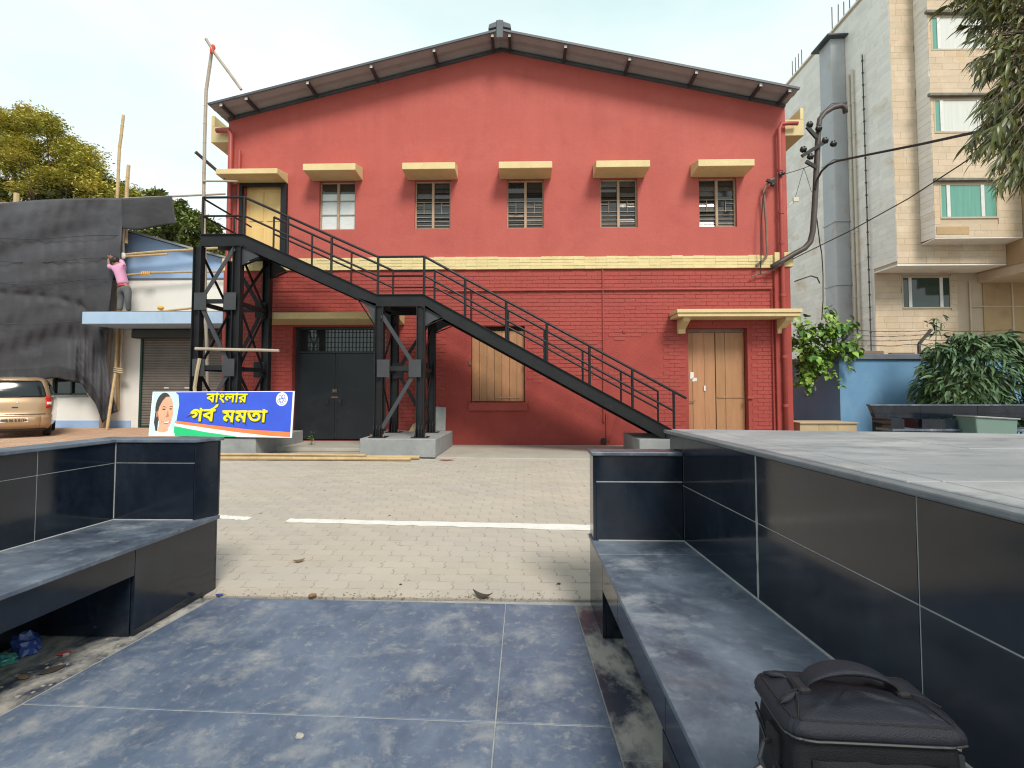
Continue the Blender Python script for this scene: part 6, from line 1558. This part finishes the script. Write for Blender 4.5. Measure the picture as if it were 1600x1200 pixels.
# pale side wall: courses running away from the viewer
mb = MB(); z = .6
while z < TOPZ - .3:
    y_ = BY - rs.uniform(0, .4) if z > ovh else GY
    y_ = (BY if z > ovh else GY)
    lim_ = y_
    while y_ < BK - .05:
        w_ = rs.choice((.45, .6, .75)); a_, c_ = y_, min(y_ + w_, BK); mb.t = rs.uniform(-1, 1)
        mb.box(XS - rs.uniform(.006, .009), XS + .019, a_ + .002, c_ - .002, z + .002, z + .233); y_ += w_
    z += .235
mb.build('side_stones', 'stone_pale', tower_b, kind='stuff')
mb = MB(); z = bz
while z < TOPZ - .3:                            # left flank of the bay
    mb.t = rs.uniform(-1, 1); mb.box(bx0 - rs.uniform(.004, .01), bx0 + .019, bayY + .004, BY - .02, z + .004, z + .231); z += .235
mb.build('bay_flank_stones', 'stone_pale', tower_b, kind='stuff')
def bwindow(r, Y, mats, muls, tr=.06):
    mb = MB()
    for (a_, c_, d_, e_) in ((r[0], r[0] + tr, r[2], r[3]), (r[1] - tr, r[1], r[2], r[3]), (r[0] + tr, r[1] - tr, r[2], r[2] + tr), (r[0] + tr, r[1] - tr, r[3] - tr, r[3])): mb.box(a_ + .001, c_ - .001, Y - .015, Y + .06, d_ + .001, e_ - .001)
    w_ = mb.build('window', 'stone_joint', tower_b); xs = [r[0] + tr] + [r[0] + (r[1] - r[0]) * m_ for m_ in muls] + [r[1] - tr]
    for m_ in muls:
        X = r[0] + (r[1] - r[0]) * m_; mb = MB(); mb.box(X - .06, X + .06, Y - .02, Y + .055, r[2] + tr + .001, r[3] - tr - .001); mb.build('mullion', 'alu', w_)
    for k, (a_, c_) in enumerate(zip(xs, xs[1:])):
        mb = MB(); mb.box(a_ + (.06 if k else 0), c_ - (.06 if k < len(muls) else 0), Y + .004, Y + .015, r[2] + tr, r[3] - tr); mb.build('pane', mats[k], w_)
    return w_
bwindow(bw_[0], bayY, ['glass_green', 'glass_white', 'glass_white'], (.14, .80))
bwindow(bw_[1], bayY, ['glass_green', 'glass_white', 'glass_white'], (.14, .80))
bwindow(bw_[2], bayY, ['glass_green', 'glass_green', 'glass_green'], (.15, .74))
bwindow(gw, GY, ['glass_deep', 'glass_deep', 'glass_deep'], (.17, .80))
for r in bw_:
    mb = MB(); mb.extrude([(r[0] - .22, bayY - .14, r[3] + .06), (r[1] + .6, bayY - .14, r[3] + .06), (r[1] + .6, bayY - .14, r[3] + .13), (r[0] - .22, bayY - .14, r[3] + .17)], (0, .125, 0)); mb.build('window_ledge', 'slab_top', tower_b, bevel=.01)
mb = MB(); p = py(1462, 362, bayY); mb.box(p.x + .02, p.x + 1.15, bayY - .025, bayY - .0185, p.z - .1, p.z + .17); mb.build('broken_cladding', 'render_dirty', tower_b)
# duct, pipes and lightning conductor on the side wall
def side(x, y): return pxx(x, y, XS)
dY0, dY1 = 21.6, 22.45
dz = py(1300, 60, 21.6).z
dxw = XS - .62
mb = MB(); mb.box(dxw, XS - .013, dY0, dY1, 0, dz); dct = mb.build('duct', 'duct', tower_b, bevel=.02)
for y_ in (160, 248, 345, 444):
    z = py(1308, y_, dY0).z; mb = MB(); mb.box(dxw - .03, XS - .014, dY0 - .05, dY1 + .03, z - .04, z + .03); mb.build('duct_flange', 'duct', dct)
mb = MB(); mb.box(dxw - .25, XS + .05, dY0 - .25, dY1 + .2, dz + .001, dz + .06); mb.build('duct_cap', 'roof_trim', dct)
for (Y, r_, m_) in ((21.32, .055, 'pvc'), (21.08, .05, 'pvc'), (20.42, .022, 'black_pipe')):
    mb = MB(); mb.tube([(XS - .09, Y, .4), (XS - .09, Y, 14.3 + (22 - Y) * .3)], r_, 8); pp_ = mb.build('drain_pipe' if r_ > .03 else 'lightning_rod_strip', m_, tower_b)
    for k in range(10 if r_ > .03 else 28):
        z = 1 + k * (1.35 if r_ > .03 else .5); mb = MB(); mb.tube([(XS - .09, Y, z), (XS - .09, Y, z + .05)], r_ + .02, 6); mb.build('pipe_clip', m_, pp_)
mb = MB()
for k in range(9):
    Y = 19.6 + k * .42; mb.tube([(XS + .3, Y, TOPZ), (XS + .3 + .02 * k % .05, Y, TOPZ + 1.1 + .2 * (k % 3))], .022, 5)
for k in range(4): mb.tube([(XS + .35, 25.6 + k * .3, TOPZ), (XS + .35, 25.6 + k * .3, TOPZ + 1.3)], .022, 5)
mb.build('rebar', 'black_pipe', tower_b, kind='stuff')
mb = MB(); mb.box(XS - .04, xr + .1, BY - .05, BK, TOPZ, TOPZ + .08); mb.build('parapet', 'stone_pale', tower_b)
# the right wing: raised flank and recessed wall under it
wx0 = py(1575, 420, 18.9).x
mb = MB(); mb.box(xr + .02, xr + .05, 17.2, BY + 1.5, ovh - .1, TOPZ); mb.build('wing_flank', 'render_dirty', tower_b)
mb = MB(); mb.box(xr + .55, xr + 6, 17.0, 18.9, ovh + 1.0, TOPZ); mb.box(xr + .051, xr + 6, 17.6, BY + 1.3, ovh - .45, ovh + .9); mb.build('wing_balcony', 'stone', tower_b, bevel=.02)
mb = MB()
wl_ = py(1516, 500, GY + .6).x
mb.box(wl_, xr + 6, GY - .02, GY + .018, .3, ovh - .06); mb.build('recessed_wall', 'render_dirty', tower_b)
for x_ in (1516, 1582):
    X = py(x_, 500, GY).x; mb = MB(); mb.box(X - .03, X + .03, GY - .05, GY - .021, .3, ovh - .4); mb.build('wall_strip', 'stone', tower_b)
mb = MB(); X0 = py(1516, 479, GY).x; z = py(1540, 479, GY).z; mb.box(X0, X0 + 6, GY - .045, GY - .022, z - .02, z + .02); mb.build('wall_strip', 'stone', tower_b)

# ================================================================== BLUE BOUNDARY WALL WITH BARBED WIRE
WBY = 14.0
bwall = thing('boundary_wall', 'blue painted boundary wall with slate coping and barbed wire on angled posts', 'wall', (11.5, WBY, 0))
c0 = py(1311, 562, WBY)
wz1 = c0.z - .0
mb = MB(); mb.box(c0.x, 24, WBY, WBY + .23, -.03, wz1 - .0); mb.box(c0.x + .001, c0.x + .23, WBY + .231, WBY + 6, -.03, wz1 - .001); mb.build('wall', 'blue_boundary', bwall)
mb = MB(); mb.box(c0.x - .06, 24, WBY - .07, WBY + .30, wz1 + .001, wz1 + .15); mb.box(c0.x - .06, c0.x + .29, WBY + .301, WBY + 6, wz1 + .001, wz1 + .149); mb.build('coping', 'coping', bwall, bevel=.015)
mb = MB(); mb.box(py(1350, 548, WBY).x, py(1382, 548, WBY).x, WBY + .02, WBY + .2, wz1 + .151, wz1 + .24); mb.box(py(1395, 548, WBY).x, py(1432, 548, WBY).x, WBY + .05, WBY + .2, wz1 + .151, wz1 + .19); mb.build('coping_brick', 'rust', bwall, bevel=.01)
for k in range(22):
    X = py(1312, 560, WBY).x + .1 + rs.uniform(0, 3.4); mb = MB(); r_ = rs.uniform(.01, .03); mb.ball((X, WBY + rs.uniform(-.02, .2), wz1 + .16), r_, 6, 4, 1.3, 1, .6)
    if k == 0: keep = mb
    mb.bm.free() if k else None
keep.build('coping_debris', 'coping', bwall)
tips = []
for x_ in (1313, 1436, 1562):
    X = py(x_, 545, WBY + .1).x; Zb = wz1 + .15; yy_ = WBY + .1
    a_, b_, c_ = Vector((X, yy_, Zb - .1)), Vector((X, yy_, Zb + .28)), Vector((X + .30, yy_ - .05, Zb + .66))
    mb = MB(); mb.bar(a_, b_, .07, .05); mb.bar(b_, c_, .07, .05, (0, 1, 0)); mb.build('wire_post', 'black_pipe', bwall); tips.append((b_, c_))
for k in range(4):
    pts = []
    for (b_, c_), (b2, c2) in zip(tips, tips[1:]):
        p, q = b_.lerp(c_, k / 3), b2.lerp(c2, k / 3)
        for i in range(14): t = i / 14; pts.append(p.lerp(q, t) + Vector((0, rs.uniform(-.01, .01), -.10 * t * (1 - t) * 4 * .5 + rs.uniform(-.012, .012))))
    pts.append(tips[-1][0].lerp(tips[-1][1], k / 3)); mb = MB(); mb.tube(pts, .0085, 4)
    for p in pts[::2]: mb.bar(p + Vector((-.02, 0, -.025)), p + Vector((.02, 0, .025)), .006, .006)
    mb.build('barbed_wire', 'black_pipe', bwall)

# ================================================================== REAR BENCH, BIN, CRATE
RY = 11.7
rbz = py(1450, 632, RY).z
rbt = thing('granite_bench', 'black tiled granite bench before the blue wall and the bush', 'bench', (9.5, RY, 0))
X0, X1 = py(1360, 650, RY).x, 15.0
mb = MB(); mb.extrude([(X0, RY, rbz - .03), (X1, RY, rbz - .03), (X1, RY, .66), (X0 + .10, RY, .66)], (0, .10, 0)); mb.build('backrest_core', 'granite', rbt)
xs = [X0, py(1437, 650, RY).x, py(1527, 650, RY).x, py(1640, 650, RY).x, X1]
for i, (a_, c_) in enumerate(zip(xs, xs[1:])):
    for (z0_, z1_) in ((.66, rbz - .20), (rbz - .20, rbz - .031)):
        mb = MB(); k = .10 * (rbz - .031 - z0_) / (rbz - .03 - .66) if i == 0 else 0; k2 = .10 * (rbz - .031 - z1_) / (rbz - .03 - .66) if i == 0 else 0
        mb.extrude([(a_ + k + .004, RY - .018, z0_ + .004), (c_ - .004, RY - .018, z0_ + .004), (c_ - .004, RY - .018, z1_ - .003), (a_ + k2 + .004, RY - .018, z1_ - .003)], (0, .0175, 0)); mb.build('tile', 'granite', rbt, bevel=.001)
mb = MB(); mb.box(X0 - .015, X1, RY - .03, RY + .12, rbz - .029, rbz); mb.build('backrest_cap', 'granite_top', rbt, bevel=.004)
mb = MB(); mb.box(X0 + .10, X0 + .38, RY - .5, RY + .1, -.02, .655); mb.build('leg', 'granite', rbt)
mb = MB(); mb.box(X0 + .75, py(1466, 660, RY).x, RY - .5, RY + .1, -.02, .655); mb.build('leg', 'granite', rbt)
for lx in (12.4, 14.6):
    mb = MB(); mb.box(lx, lx + .35, RY - .5, RY + .1, -.02, .655); mb.build('leg', 'granite', rbt)
mb = MB(); mb.box(X0 + .095, X1, RY - .55, RY - .019, .40, .45); mb.build('seat_slab', 'granite_top', rbt, bevel=.004)
bn = thing('litter_bin', 'faded translucent green plastic bin standing in front of the rear granite bench', 'bin', (11.2, 10.9, 0))
cx_ = py(1558, 660, 10.8).x; zt_ = py(1558, 651, 10.8).z
mb = MB(); ww = .43
prof = [(-ww * .9, .0), (ww * .86, .0), (ww, zt_ - .05), (-ww, zt_)]
mb.extrude([(cx_ + p[0], 10.8, p[1]) for p in prof], (0, .5, 0)); mb.build('body', 'bin_green', bn, bevel=.03, seg=2)
mb = MB(); mb.tube([(cx_ - ww - .01, 10.78, zt_ + .0), (cx_ + ww + .01, 10.78, zt_ - .05), (cx_ + ww + .01, 11.32, zt_ - .05), (cx_ - ww - .01, 11.32, zt_), (cx_ - ww - .01, 10.78, zt_)], .018, 6); mb.build('rim', 'conc', bn)
cr = thing('wooden_crate', 'low dusty plywood crate beside the corner of the red hall', 'crate', (6.9, 12, 0))
CYc = 11.9; xa, xb = py(1250, 670, CYc).x, py(1339, 670, CYc).x; zt_ = py(1300, 660, CYc).z
for i in range(3):
    a_, c_ = xa + (xb - xa) * i / 3, xa + (xb - xa) * (i + 1) / 3; mb = MB(); mb.t = 0; mb.box(a_ + .004, c_ - .004, CYc, CYc + .02, .0, zt_ - .03); mb.build('plank', 'crate', cr)
mb = MB(); mb.box(xa - .02, xb + .02, CYc - .04, CYc + .75, zt_ - .029, zt_); mb.build('lid', 'crate', cr, bevel=.006)
mb = MB(); mb.box(xb - .02, xb, CYc + .021, CYc + .7, 0, zt_ - .03); mb.box(xa, xa + .02, CYc + .021, CYc + .7, 0, zt_ - .03); mb.box(xa + .021, xb - .021, CYc + .68, CYc + .7, 0, zt_ - .03); mb.build('side_panel', 'crate', cr, kind='stuff')

# ================================================================== PLANTS ON THE RIGHT
def leaf_mesh(name, L, W, m, seed, heart=False, fold=.25, droop=.25, tint=None):
    rr = random.Random(seed); mb = MB(); mb.t = rr.uniform(-1, 1) if tint is None else tint; n = 6; rows = []
    for i in range(n + 1):
        u = i / n
        w_ = W * (math.sin(math.pi * u ** (.55 if heart else .8)) ** (.75 if heart else 1.0)) if 0 < i < n else .0008
        z_ = -droop * L * u * u; wav = .04 * W * math.sin(u * 9 + seed)
        rows.append([(-w_ / 2, u * L, z_ + fold * w_ / 2 + wav), (0, u * L, z_), (w_ / 2, u * L, z_ + fold * w_ / 2 - wav)])
    mb.grid(rows); me = bpy.data.meshes.new(name); mb.bm.to_mesh(me); mb.bm.free(); me.materials.append(M[m])
    for p_ in me.polygons: p_.use_smooth = True
    return me
def leaf_matrix(p, d, roll, s=1.0):
    d = d.normalized(); up = Vector((0, 0, 1)); x_ = d.cross(up)
    if x_.length < 1e-3: x_ = Vector((1, 0, 0))
    x_.normalize(); z_ = x_.cross(d); m3 = Matrix((x_, d, z_)).transposed()
    return Matrix.Translation(p) @ (m3 @ Matrix.Rotation(roll, 3, 'Y')).to_4x4() @ Matrix.Scale(s, 4)
def leafy_plant(parent, lm, mats_list, limit, name='leaf', rest='foliage', m='leaf_dark', key=None):
    """the LIMIT leaves nearest the viewer as parts, the rest joined"""
    idx = sorted(range(len(mats_list)), key=key or (lambda i: mats_list[i].translation.length))
    rr = random.Random(len(mats_list))
    for i in idx[:limit]: place(rr.choice(lm), name, parent, mats_list[i])
    V, Fc, T = [], [], []
    for i in idx[limit:]:
        me = rr.choice(lm); k = len(V); mt = mats_list[i]; t = me.attributes['tint'].data
        V += [mt @ v.co for v in me.vertices]; Fc += [tuple(k + q for q in p_.vertices) for p_ in me.polygons]; T += [t[j].value for j in range(len(me.polygons))]
    me = bpy.data.meshes.new(rest); me.from_pydata(V, [], Fc); at = me.attributes.new('tint', 'FLOAT', 'FACE'); at.data.foreach_set('value', T); me.materials.append(M[m])
    for p_ in me.polygons: p_.use_smooth = True
    o = bpy.data.objects.new(rest, me); COL.objects.link(o); attach(o, parent); o['kind'] = 'stuff'; return o
# overhanging tree, its trunk outside the frame
tr = thing('overhanging_tree', 'tree with long drooping dark leaves hanging into the top corner before the stone building', 'tree', (7.3, 5.6, 0))
lm = [leaf_mesh('leaf', .185, .025, 'leaf_long', k, droop=.35) for k in range(8)]
rr = random.Random(41)
sprays = []
edge = [(0, 1462), (15, 1490), (35, 1478), (70, 1515), (100, 1490), (140, 1530), (165, 1500), (200, 1512), (225, 1480), (255, 1505), (290, 1545), (320, 1580)]
def edge_x(y):
    for (ya, xa_), (yb, xb_) in zip(edge, edge[1:]):
        if y <= yb: return xa_ + (xb_ - xa_) * (y - ya) / (yb - ya)
    return 1600
for k in range(250):
    y = rr.uniform(-90, 300); x = edge_x(max(0, y)) + 22 + abs(rr.gauss(0, 1)) * 58
    if x > 1700: continue
    if abs(y - 60) < 24 and x < 1570 and rr.random() < .55: continue
    if abs(y - 250) < 20 and x < 1560 and rr.random() < .5: continue
    sprays.append((x, y, rr.uniform(4.5, 6.2)))
sprays += [(1478, 8, 5), (1500, 40, 4.9), (1530, 110, 5), (1512, 225, 5), (1525, 235, 4.8), (1540, 165, 5), (1560, 300, 5), (1575, 285, 5)]
ml = []; mb = MB(); trunk_top = Vector((7.1, 5.7, 6.5))
limbs = [trunk_top + Vector((-1.0, -.2, dz_)) for dz_ in (-1.6, -.6, .5, 1.6)]
for l_ in limbs: mb.tube([trunk_top + Vector((0, 0, (l_.z - trunk_top.z) * .6)), l_], [.06, .035], 6)
for (x, y, Y) in sprays:
    tip = py(x, y, Y); root = min(limbs, key=lambda q: (q - tip).length); mid = root.lerp(tip, .6) + Vector((0, 0, .12)); mb.tube([root, mid, tip], [.016, .008, .003], 4)
    ax = (tip - mid).normalized()
    for q in range(rr.randrange(16, 24)):
        t = rr.uniform(.0, .55); p = tip.lerp(mid, t); a_ = rr.uniform(0, 2 * math.pi)
        d = Vector((math.cos(a_), math.sin(a_), 0)) * .55 + ax * .55 + Vector((-.55, 0, rr.uniform(-.95, .0)))
        ml.append(leaf_matrix(p, d, rr.uniform(-.8, .8), rr.uniform(.55, 1.25)))
mb.tube([Vector((7.3, 5.6, -.03)), Vector((7.25, 5.65, 3)), trunk_top, Vector((7.0, 5.7, 9))], [.16, .13, .10, .05], 10); mb.build('trunk', 'bark', tr, kind='stuff')
def onscreen(i):
    p = ml[i].translation; d = p - Vector((0, 0, EYE)); k = d.dot(FWD); X = CX + F * d.dot(RGT) / k; Yp = CY - F * d.dot(UPV) / k
    return (0 if (X < 1600 and Yp > -5) else 1, p.y)
leafy_plant(tr, lm, ml, 300, m='leaf_long', key=onscreen)
# bush before the blue wall
bs = thing('leafy_bush', 'dense glossy dark green bush behind the rear granite bench, against the blue wall', 'bush', (11.6, 12.9, 0))
lm = [leaf_mesh('leaf', .29, .070, 'leaf_bush', 20 + k, droop=.5, fold=.35) for k in range(8)]
cb_ = Vector((py(1520, 600, 12.9).x, 12.9, .95)); ml = []
rr = random.Random(43); zb_top = py(1500, 520, 12.9).z
for k in range(3600):
    u = rr.uniform(-1, 1); zz = rr.uniform(0.15, 1); hgt_ = zb_top - .05
    top = hgt_ * (1.0 - .10 * abs(u) ** 2.2 - .05 * (1 + math.sin(u * 8 + 1.2)))
    z_ = zz * top; rad = 1.33 * math.sqrt(max(.05, 1 - (max(0, zz - .62) / .42) ** 2))
    a_ = rr.uniform(math.pi * .92, math.pi * 2.08); rk = rr.uniform(.80, 1.0) * (1 + .10 * math.sin(zz * 13 + 2.1 * math.sin(a_ * 5)) + .07 * math.sin(a_ * 9 + zz * 21))
    p = Vector((cb_.x + .04 + math.cos(a_) * rad * rk, 12.85 + math.sin(a_) * .72 * rk * (.45 + .55 * rad / 1.36), z_))
    if rr.random() < .25: p = Vector((cb_.x + u * rad * .9, 12.85 - rr.uniform(-.2, .5), top * rr.uniform(.92, 1.02)))
    d = Vector((math.cos(a_) * .8 + rr.uniform(-.5, .5), math.sin(a_) * .7, rr.uniform(-.9, .45)))
    ml.append(leaf_matrix(p, d, rr.uniform(-.9, .9), rr.choice((.45, .6, .75, .9, 1.1))))
for (x, y) in ((1462, 498), (1470, 505), (1456, 508), (1466, 516), (1474, 522), (1458, 524), (1450, 505), (1472, 492)):   # one shoot above the rest
    for q in range(5): ml.append(leaf_matrix(py(x, y, 12.95), Vector((rr.uniform(-1, 1), rr.uniform(-.6, .2), rr.uniform(-.7, .3))), rr.uniform(-.8, .8), rr.uniform(.5, .8)))
leafy_plant(bs, lm, ml, 300, m='leaf_bush', key=lambda i: ml[i].translation.y)
mb = MB()
mb.ball((cb_.x, 13.1, .95), 1.0, 18, 10, 1.22, .34, 1.02)
for v in mb.bm.verts: v.co += Vector((rr.uniform(-.05, .05), rr.uniform(-.03, .03), rr.uniform(-.05, .05)))
mb.build('inner_foliage', 'leaf_dark', bs, kind='stuff')
mb = MB()
for k in range(9): X = cb_.x + rr.uniform(-.6, .6); mb.tube([(cb_.x + (X - cb_.x) * .3, 12.95, -.03), (X, 12.9, .9), (X + rr.uniform(-.2, .2), 12.85, zb_top * .9)], [.03, .02, .008], 5)
mb.tube([(py(1458, 580, 12.95).x, 12.95, 1.2), py(1462, 540, 12.95), py(1464, 496, 12.95)], [.015, .012, .006], 5); mb.build('stems', 'stem_green', bs, kind='stuff')
# creeper over the wall corner
vn = thing('creeper', 'bright green heart-leaved creeper tumbling over the wall beside the red hall', 'creeper', (7.6, 14, 0))
lm = [leaf_mesh('leaf', .20, .17, 'leaf_vine', 50 + k, heart=True, droop=.3, fold=.3) for k in range(8)]
ml = []; rr = random.Random(47)
blobs = [(1262, 548, 24, 34), (1292, 518, 22, 18), (1318, 512, 14, 12), (1296, 492, 10, 8), (1258, 590, 12, 16), (1305, 545, 18, 12), (1330, 540, 12, 8), (1276, 560, 16, 16), (1252, 520, 12, 20), (1335, 552, 8, 6)]
tw = sum(b_[2] * b_[3] for b_ in blobs)
for (x, y, rx, ry) in blobs:
    for k in range(int(760 * rx * ry / tw)):
        u, v = rr.gauss(0, .55), rr.gauss(0, .55); q = min(1, math.hypot(u, v)); Yv = WBY - .05 - .5 * (1 - q * q) * rr.uniform(.3, 1) + rr.uniform(-.1, .3)
        p = py(max(1238, x + u * rx), y + v * ry, Yv); d = Vector((rr.uniform(-1, 1), rr.uniform(-1, -.1), rr.uniform(-1.0, .3)))
        ml.append(leaf_matrix(p, d, rr.uniform(-.7, .7), rr.uniform(.4, 1.15)))
vines = [[(1290, 560), (1296, 575), (1306, 590), (1310, 604)], [(1282, 560), (1287, 576), (1290, 592)], [(1260, 590), (1262, 608), (1258, 622)], [(1300, 500), (1296, 486), (1290, 478)], [(1320, 512), (1330, 506), (1338, 512), (1342, 524)], [(1318, 556), (1326, 566), (1328, 578)]]
stem_pts = []
for vn_ in vines:
    P = [py(x, y, WBY - .18) for x, y in vn_]; stem_pts.append(P)
    for a_, c_ in zip(P, P[1:]):
        for q in range(5):
            ml.append(leaf_matrix(a_.lerp(c_, rr.random()) + Vector((rr.uniform(-.06, .06), rr.uniform(-.08, 0), rr.uniform(-.04, .04))), Vector((rr.uniform(-1, 1), rr.uniform(-.8, -.1), rr.uniform(-.9, .1))), rr.uniform(-.7, .7), rr.uniform(.4, .9)))
leafy_plant(vn, lm, ml, 300, m='leaf_vine', key=lambda i: ml[i].translation.y)
mb = MB()
for k in range(16):
    x, y = rr.uniform(1250, 1330), rr.uniform(500, 580); p = py(x, y, WBY + .1); mb.tube([(py(1275, 640, WBY + .2).x, WBY + .45, 1.4), py(1280 + rr.uniform(-25, 25), 560, WBY + .2), p], [.02, .014, .005], 4)
for P in stem_pts: mb.tube(P, .009, 4)
mb.build('stems', 'bark', vn, kind='stuff')
mb = MB(); mb.tube([py(1301, 525, WBY), py(1303, 510, WBY - .1), py(1308, 520, WBY - .2), py(1306, 540, WBY - .3)], .012, 5); mb.build('bare_stem', 'bamboo_grey', vn)

# ================================================================== SERVICE MAST, INLET PIPES, CABLES
Ym = FY - .22
mast = thing('service_mast', 'bent dark iron pipe bracketed to the yellow band, carrying insulators and hooked at its top', 'mast', (6.3, Ym, 4.2))
P = [(1206, 417), (1222, 408), (1240, 397), (1257, 388), (1266, 378), (1270, 362), (1273, 320), (1276, 260), (1279, 200), (1281, 186), (1289, 176), (1302, 168), (1314, 165), (1320, 168), (1321, 176)]
mb = MB(); mb.tube([py(x, y, Ym) for x, y in P], [.062] * 8 + [.058] * 7, 10); mb.build('pole', 'black_pipe', mast, smooth=True)
mb = MB(); mb.tube([py(1205, 418, Ym), py(1218, 415, Ym - .02), py(1232, 402, Ym - .03)], .03, 6); mb.build('brace', 'black_pipe', mast)
for (a_, c_, r_) in (((1253, 244), (1289, 222), .05), ((1259, 252), (1276, 262), .05), ((1261, 198), (1276, 215), .05)):
    p, q = py(*a_, Ym - .09), py(*c_, Ym - .09); mb = MB(); mb.bar(p, q, .05, .075); mb.build('crossarm', 'insul', mast)
for (x, y) in ((1265, 195), (1279, 201), (1255, 234), (1266, 245), (1289, 220), (1302, 225)):
    mb = MB(); c_ = py(x, y, Ym - .1); mb.tube([c_ + Vector((-.06, 0, -.02)), c_ + Vector((-.02, 0, 0)), c_, c_ + Vector((.03, 0, .01)), c_ + Vector((.07, 0, .02))], [.03, .075, .045, .075, .03], 10); mb.build('insulator', 'insul', mast, smooth=True)
inlet = thing('inlet_pipe', 'pair of thin rusted conduits with a black insulator hook beside the corner rain pipe', 'pipe', (5.8, FY, 4.4))
mb = MB(); mb.tube([py(x, y, FY - .12) for x, y in ((1181, 416), (1185, 412), (1196, 404), (1199, 396), (1197, 350), (1194, 308), (1193, 298), (1197, 290), (1204, 282), (1210, 279))], .026, 7); mb.build('conduit', 'rust', inlet, smooth=True)
mb = MB(); mb.tube([py(x, y, FY - .17) for x, y in ((1188, 428), (1189, 405), (1189, 360), (1192, 310), (1195, 300))], .012, 6); mb.build('cable', 'cable', inlet)
mb = MB(); mb.bar(py(1198, 281, FY - .17), py(1210, 287, FY - .17), .05, .06); mb.bar(py(1205, 286, FY - .2), py(1216, 274, FY - .2), .03, .03); mb.build('hook', 'insul', inlet)
for (x, y) in ((1207, 289), (1219, 273), (1223, 271)):
    mb = MB(); c_ = py(x, y, FY - .2); mb.ball(c_, .045, 8, 6, 1.2, 1, .9); mb.build('insulator', 'insul', inlet, smooth=True)
mb = MB(); mb.tube([py(x, y, FY - .10) for x, y in ((1174, 432), (1188, 428), (1210, 421), (1224, 410))], .016, 6); mb.build('cable', 'rust', inlet)
def cable(pts, r_, label, sag=0.0, grp='overhead cables'):
    P = [Vector(p) for p in pts]; out = []
    for a_, c_ in zip(P, P[1:]):
        n = 14 if len(P) == 2 else 6
        for k in range(n): t = k / n; out.append(a_.lerp(c_, t) + Vector((0, 0, -sag * 4 * t * (1 - t))))
    out.append(P[-1]); mb = MB(); mb.tube(out, r_, 6); return tag(mb.build('overhead_cable', 'cable', None), label, 'cable', grp)
cable([py(1274, 296, Ym - .06), py(1277, 280, Ym - .1), py(1284, 267, Ym - .3), py(1294, 258, Ym - .6), py(1307, 252, Ym - 1.0), py(1330, 247, Ym - 1.5), py(1440, 225, 8.5), py(1545, 202, 7.0), py(1660, 176, 6.0)], .022, 'thick black cable looping from the mast and rising towards the overhanging tree')
cable([py(1238, 405, FY - .1), py(1330, 360, 10.5), py(1420, 310, 9.0), py(1500, 258, 8.0), py(1640, 160, 6.6)], .010, 'thin straight cable rising from the yellow band across the stone building')
cable([py(1220, 273, FY - .2), py(1270, 257, Ym - .1)], .008, 'short thin wire between the inlet hook and the mast', .02)
cable([py(1256, 262, Ym), py(1248, 290, Ym + .1), py(1240, 318, FY)], .005, 'thin slack wire dropping from the mast crossarm to the hall corner')
cable([py(1256, 262, Ym), py(1262, 280, Ym), py(1268, 300, Ym)], .005, 'thin wire stay between the crossarm and the mast pole')
cable([py(1276, 340, Ym), py(1281, 380, Ym + .8), py(1284, 396, Ym + 1), py(1286, 430, 13.5), py(1286, 470, 13.6), py(1284, 500, 13.8)], .012, 'knotted wire hanging from the mast down into the creeper')
cable([py(1241, 440, FY - .05), py(1252, 436, FY - .1), py(1267, 431, FY - .1), py(1277, 434, FY - .1), py(1281, 443, FY - .1)], .014, 'short bent cable end poking out of the hall corner')
mb = MB(); c_ = py(1243, 312, FY - .05); mb.box(c_.x - .06, c_.x + .06, c_.y - .03, c_.y + .01, c_.z - .05, c_.z + .05); mb.bar(c_ + Vector((-.16, 0, -.12)), c_, .02, .02); tag(mb.build('lamp_bracket', 'pvc', None), 'small cream bracket sticking out at the hall corner', 'bracket')

# a weed sprouting by the black door
wd = thing('weed', 'small green weed sprouting at the foot of the black double door', 'weed', (py(487, 690, 11.0).x, 11.0, .1))
lmw = [leaf_mesh('leaf', .09, .03, 'leaf_vine', 80 + k, droop=.3) for k in range(4)]
wp = Vector((py(487, 690, 11.0).x, 11.0, .1)); rr = random.Random(61)
for k in range(22):
    place(rr.choice(lmw), 'leaf', wd, leaf_matrix(wp + Vector((rr.uniform(-.04, .04), rr.uniform(-.03, .03), rr.uniform(.02, .28))), Vector((rr.uniform(-1, 1), rr.uniform(-1, .5), rr.uniform(-.2, .8))), rr.uniform(-.6, .6), rr.uniform(.6, 1.2)))
mb = MB(); mb.tube([wp, wp + Vector((.02, 0, .15)), wp + Vector((-.01, 0, .30))], [.006, .005, .002], 5); mb.build('stem', 'stem_green', wd)
# fallen leaves and grit swept against the apron and along the granite edge
rr = random.Random(63); mb = MB()
for k in range(420):
    q = rr.random()
    if q < .45: X, Y, z = rr.uniform(-1.9, .35), 3.215 + abs(rr.gauss(0, .05)), .001
    elif q < .75: X, Y, z = rr.uniform(-6.5, 6), 9.30 + rr.uniform(-.25, .15) - .02 * (rr.random()), .001
    else: X, Y, z = rr.uniform(-3.0, .8), rr.uniform(3.3, 9), .001
    if Y > 8.9 and (-7 < X < -1.9): continue
    r_ = rr.uniform(.003, .010) * (1 if Y < 5 else 1.8); a_ = rr.uniform(0, 3); ca_, sa_ = math.cos(a_) * r_, math.sin(a_) * r_
    mb.face([(X - ca_, Y - sa_, z), (X + sa_ * .5, Y - ca_ * .5, z + r_ * .3), (X + ca_, Y + sa_, z + .001), (X - sa_ * .5, Y + ca_ * .5, z + r_ * .4)])
mb.build('grit', 'litter_leaf', None, kind='stuff')
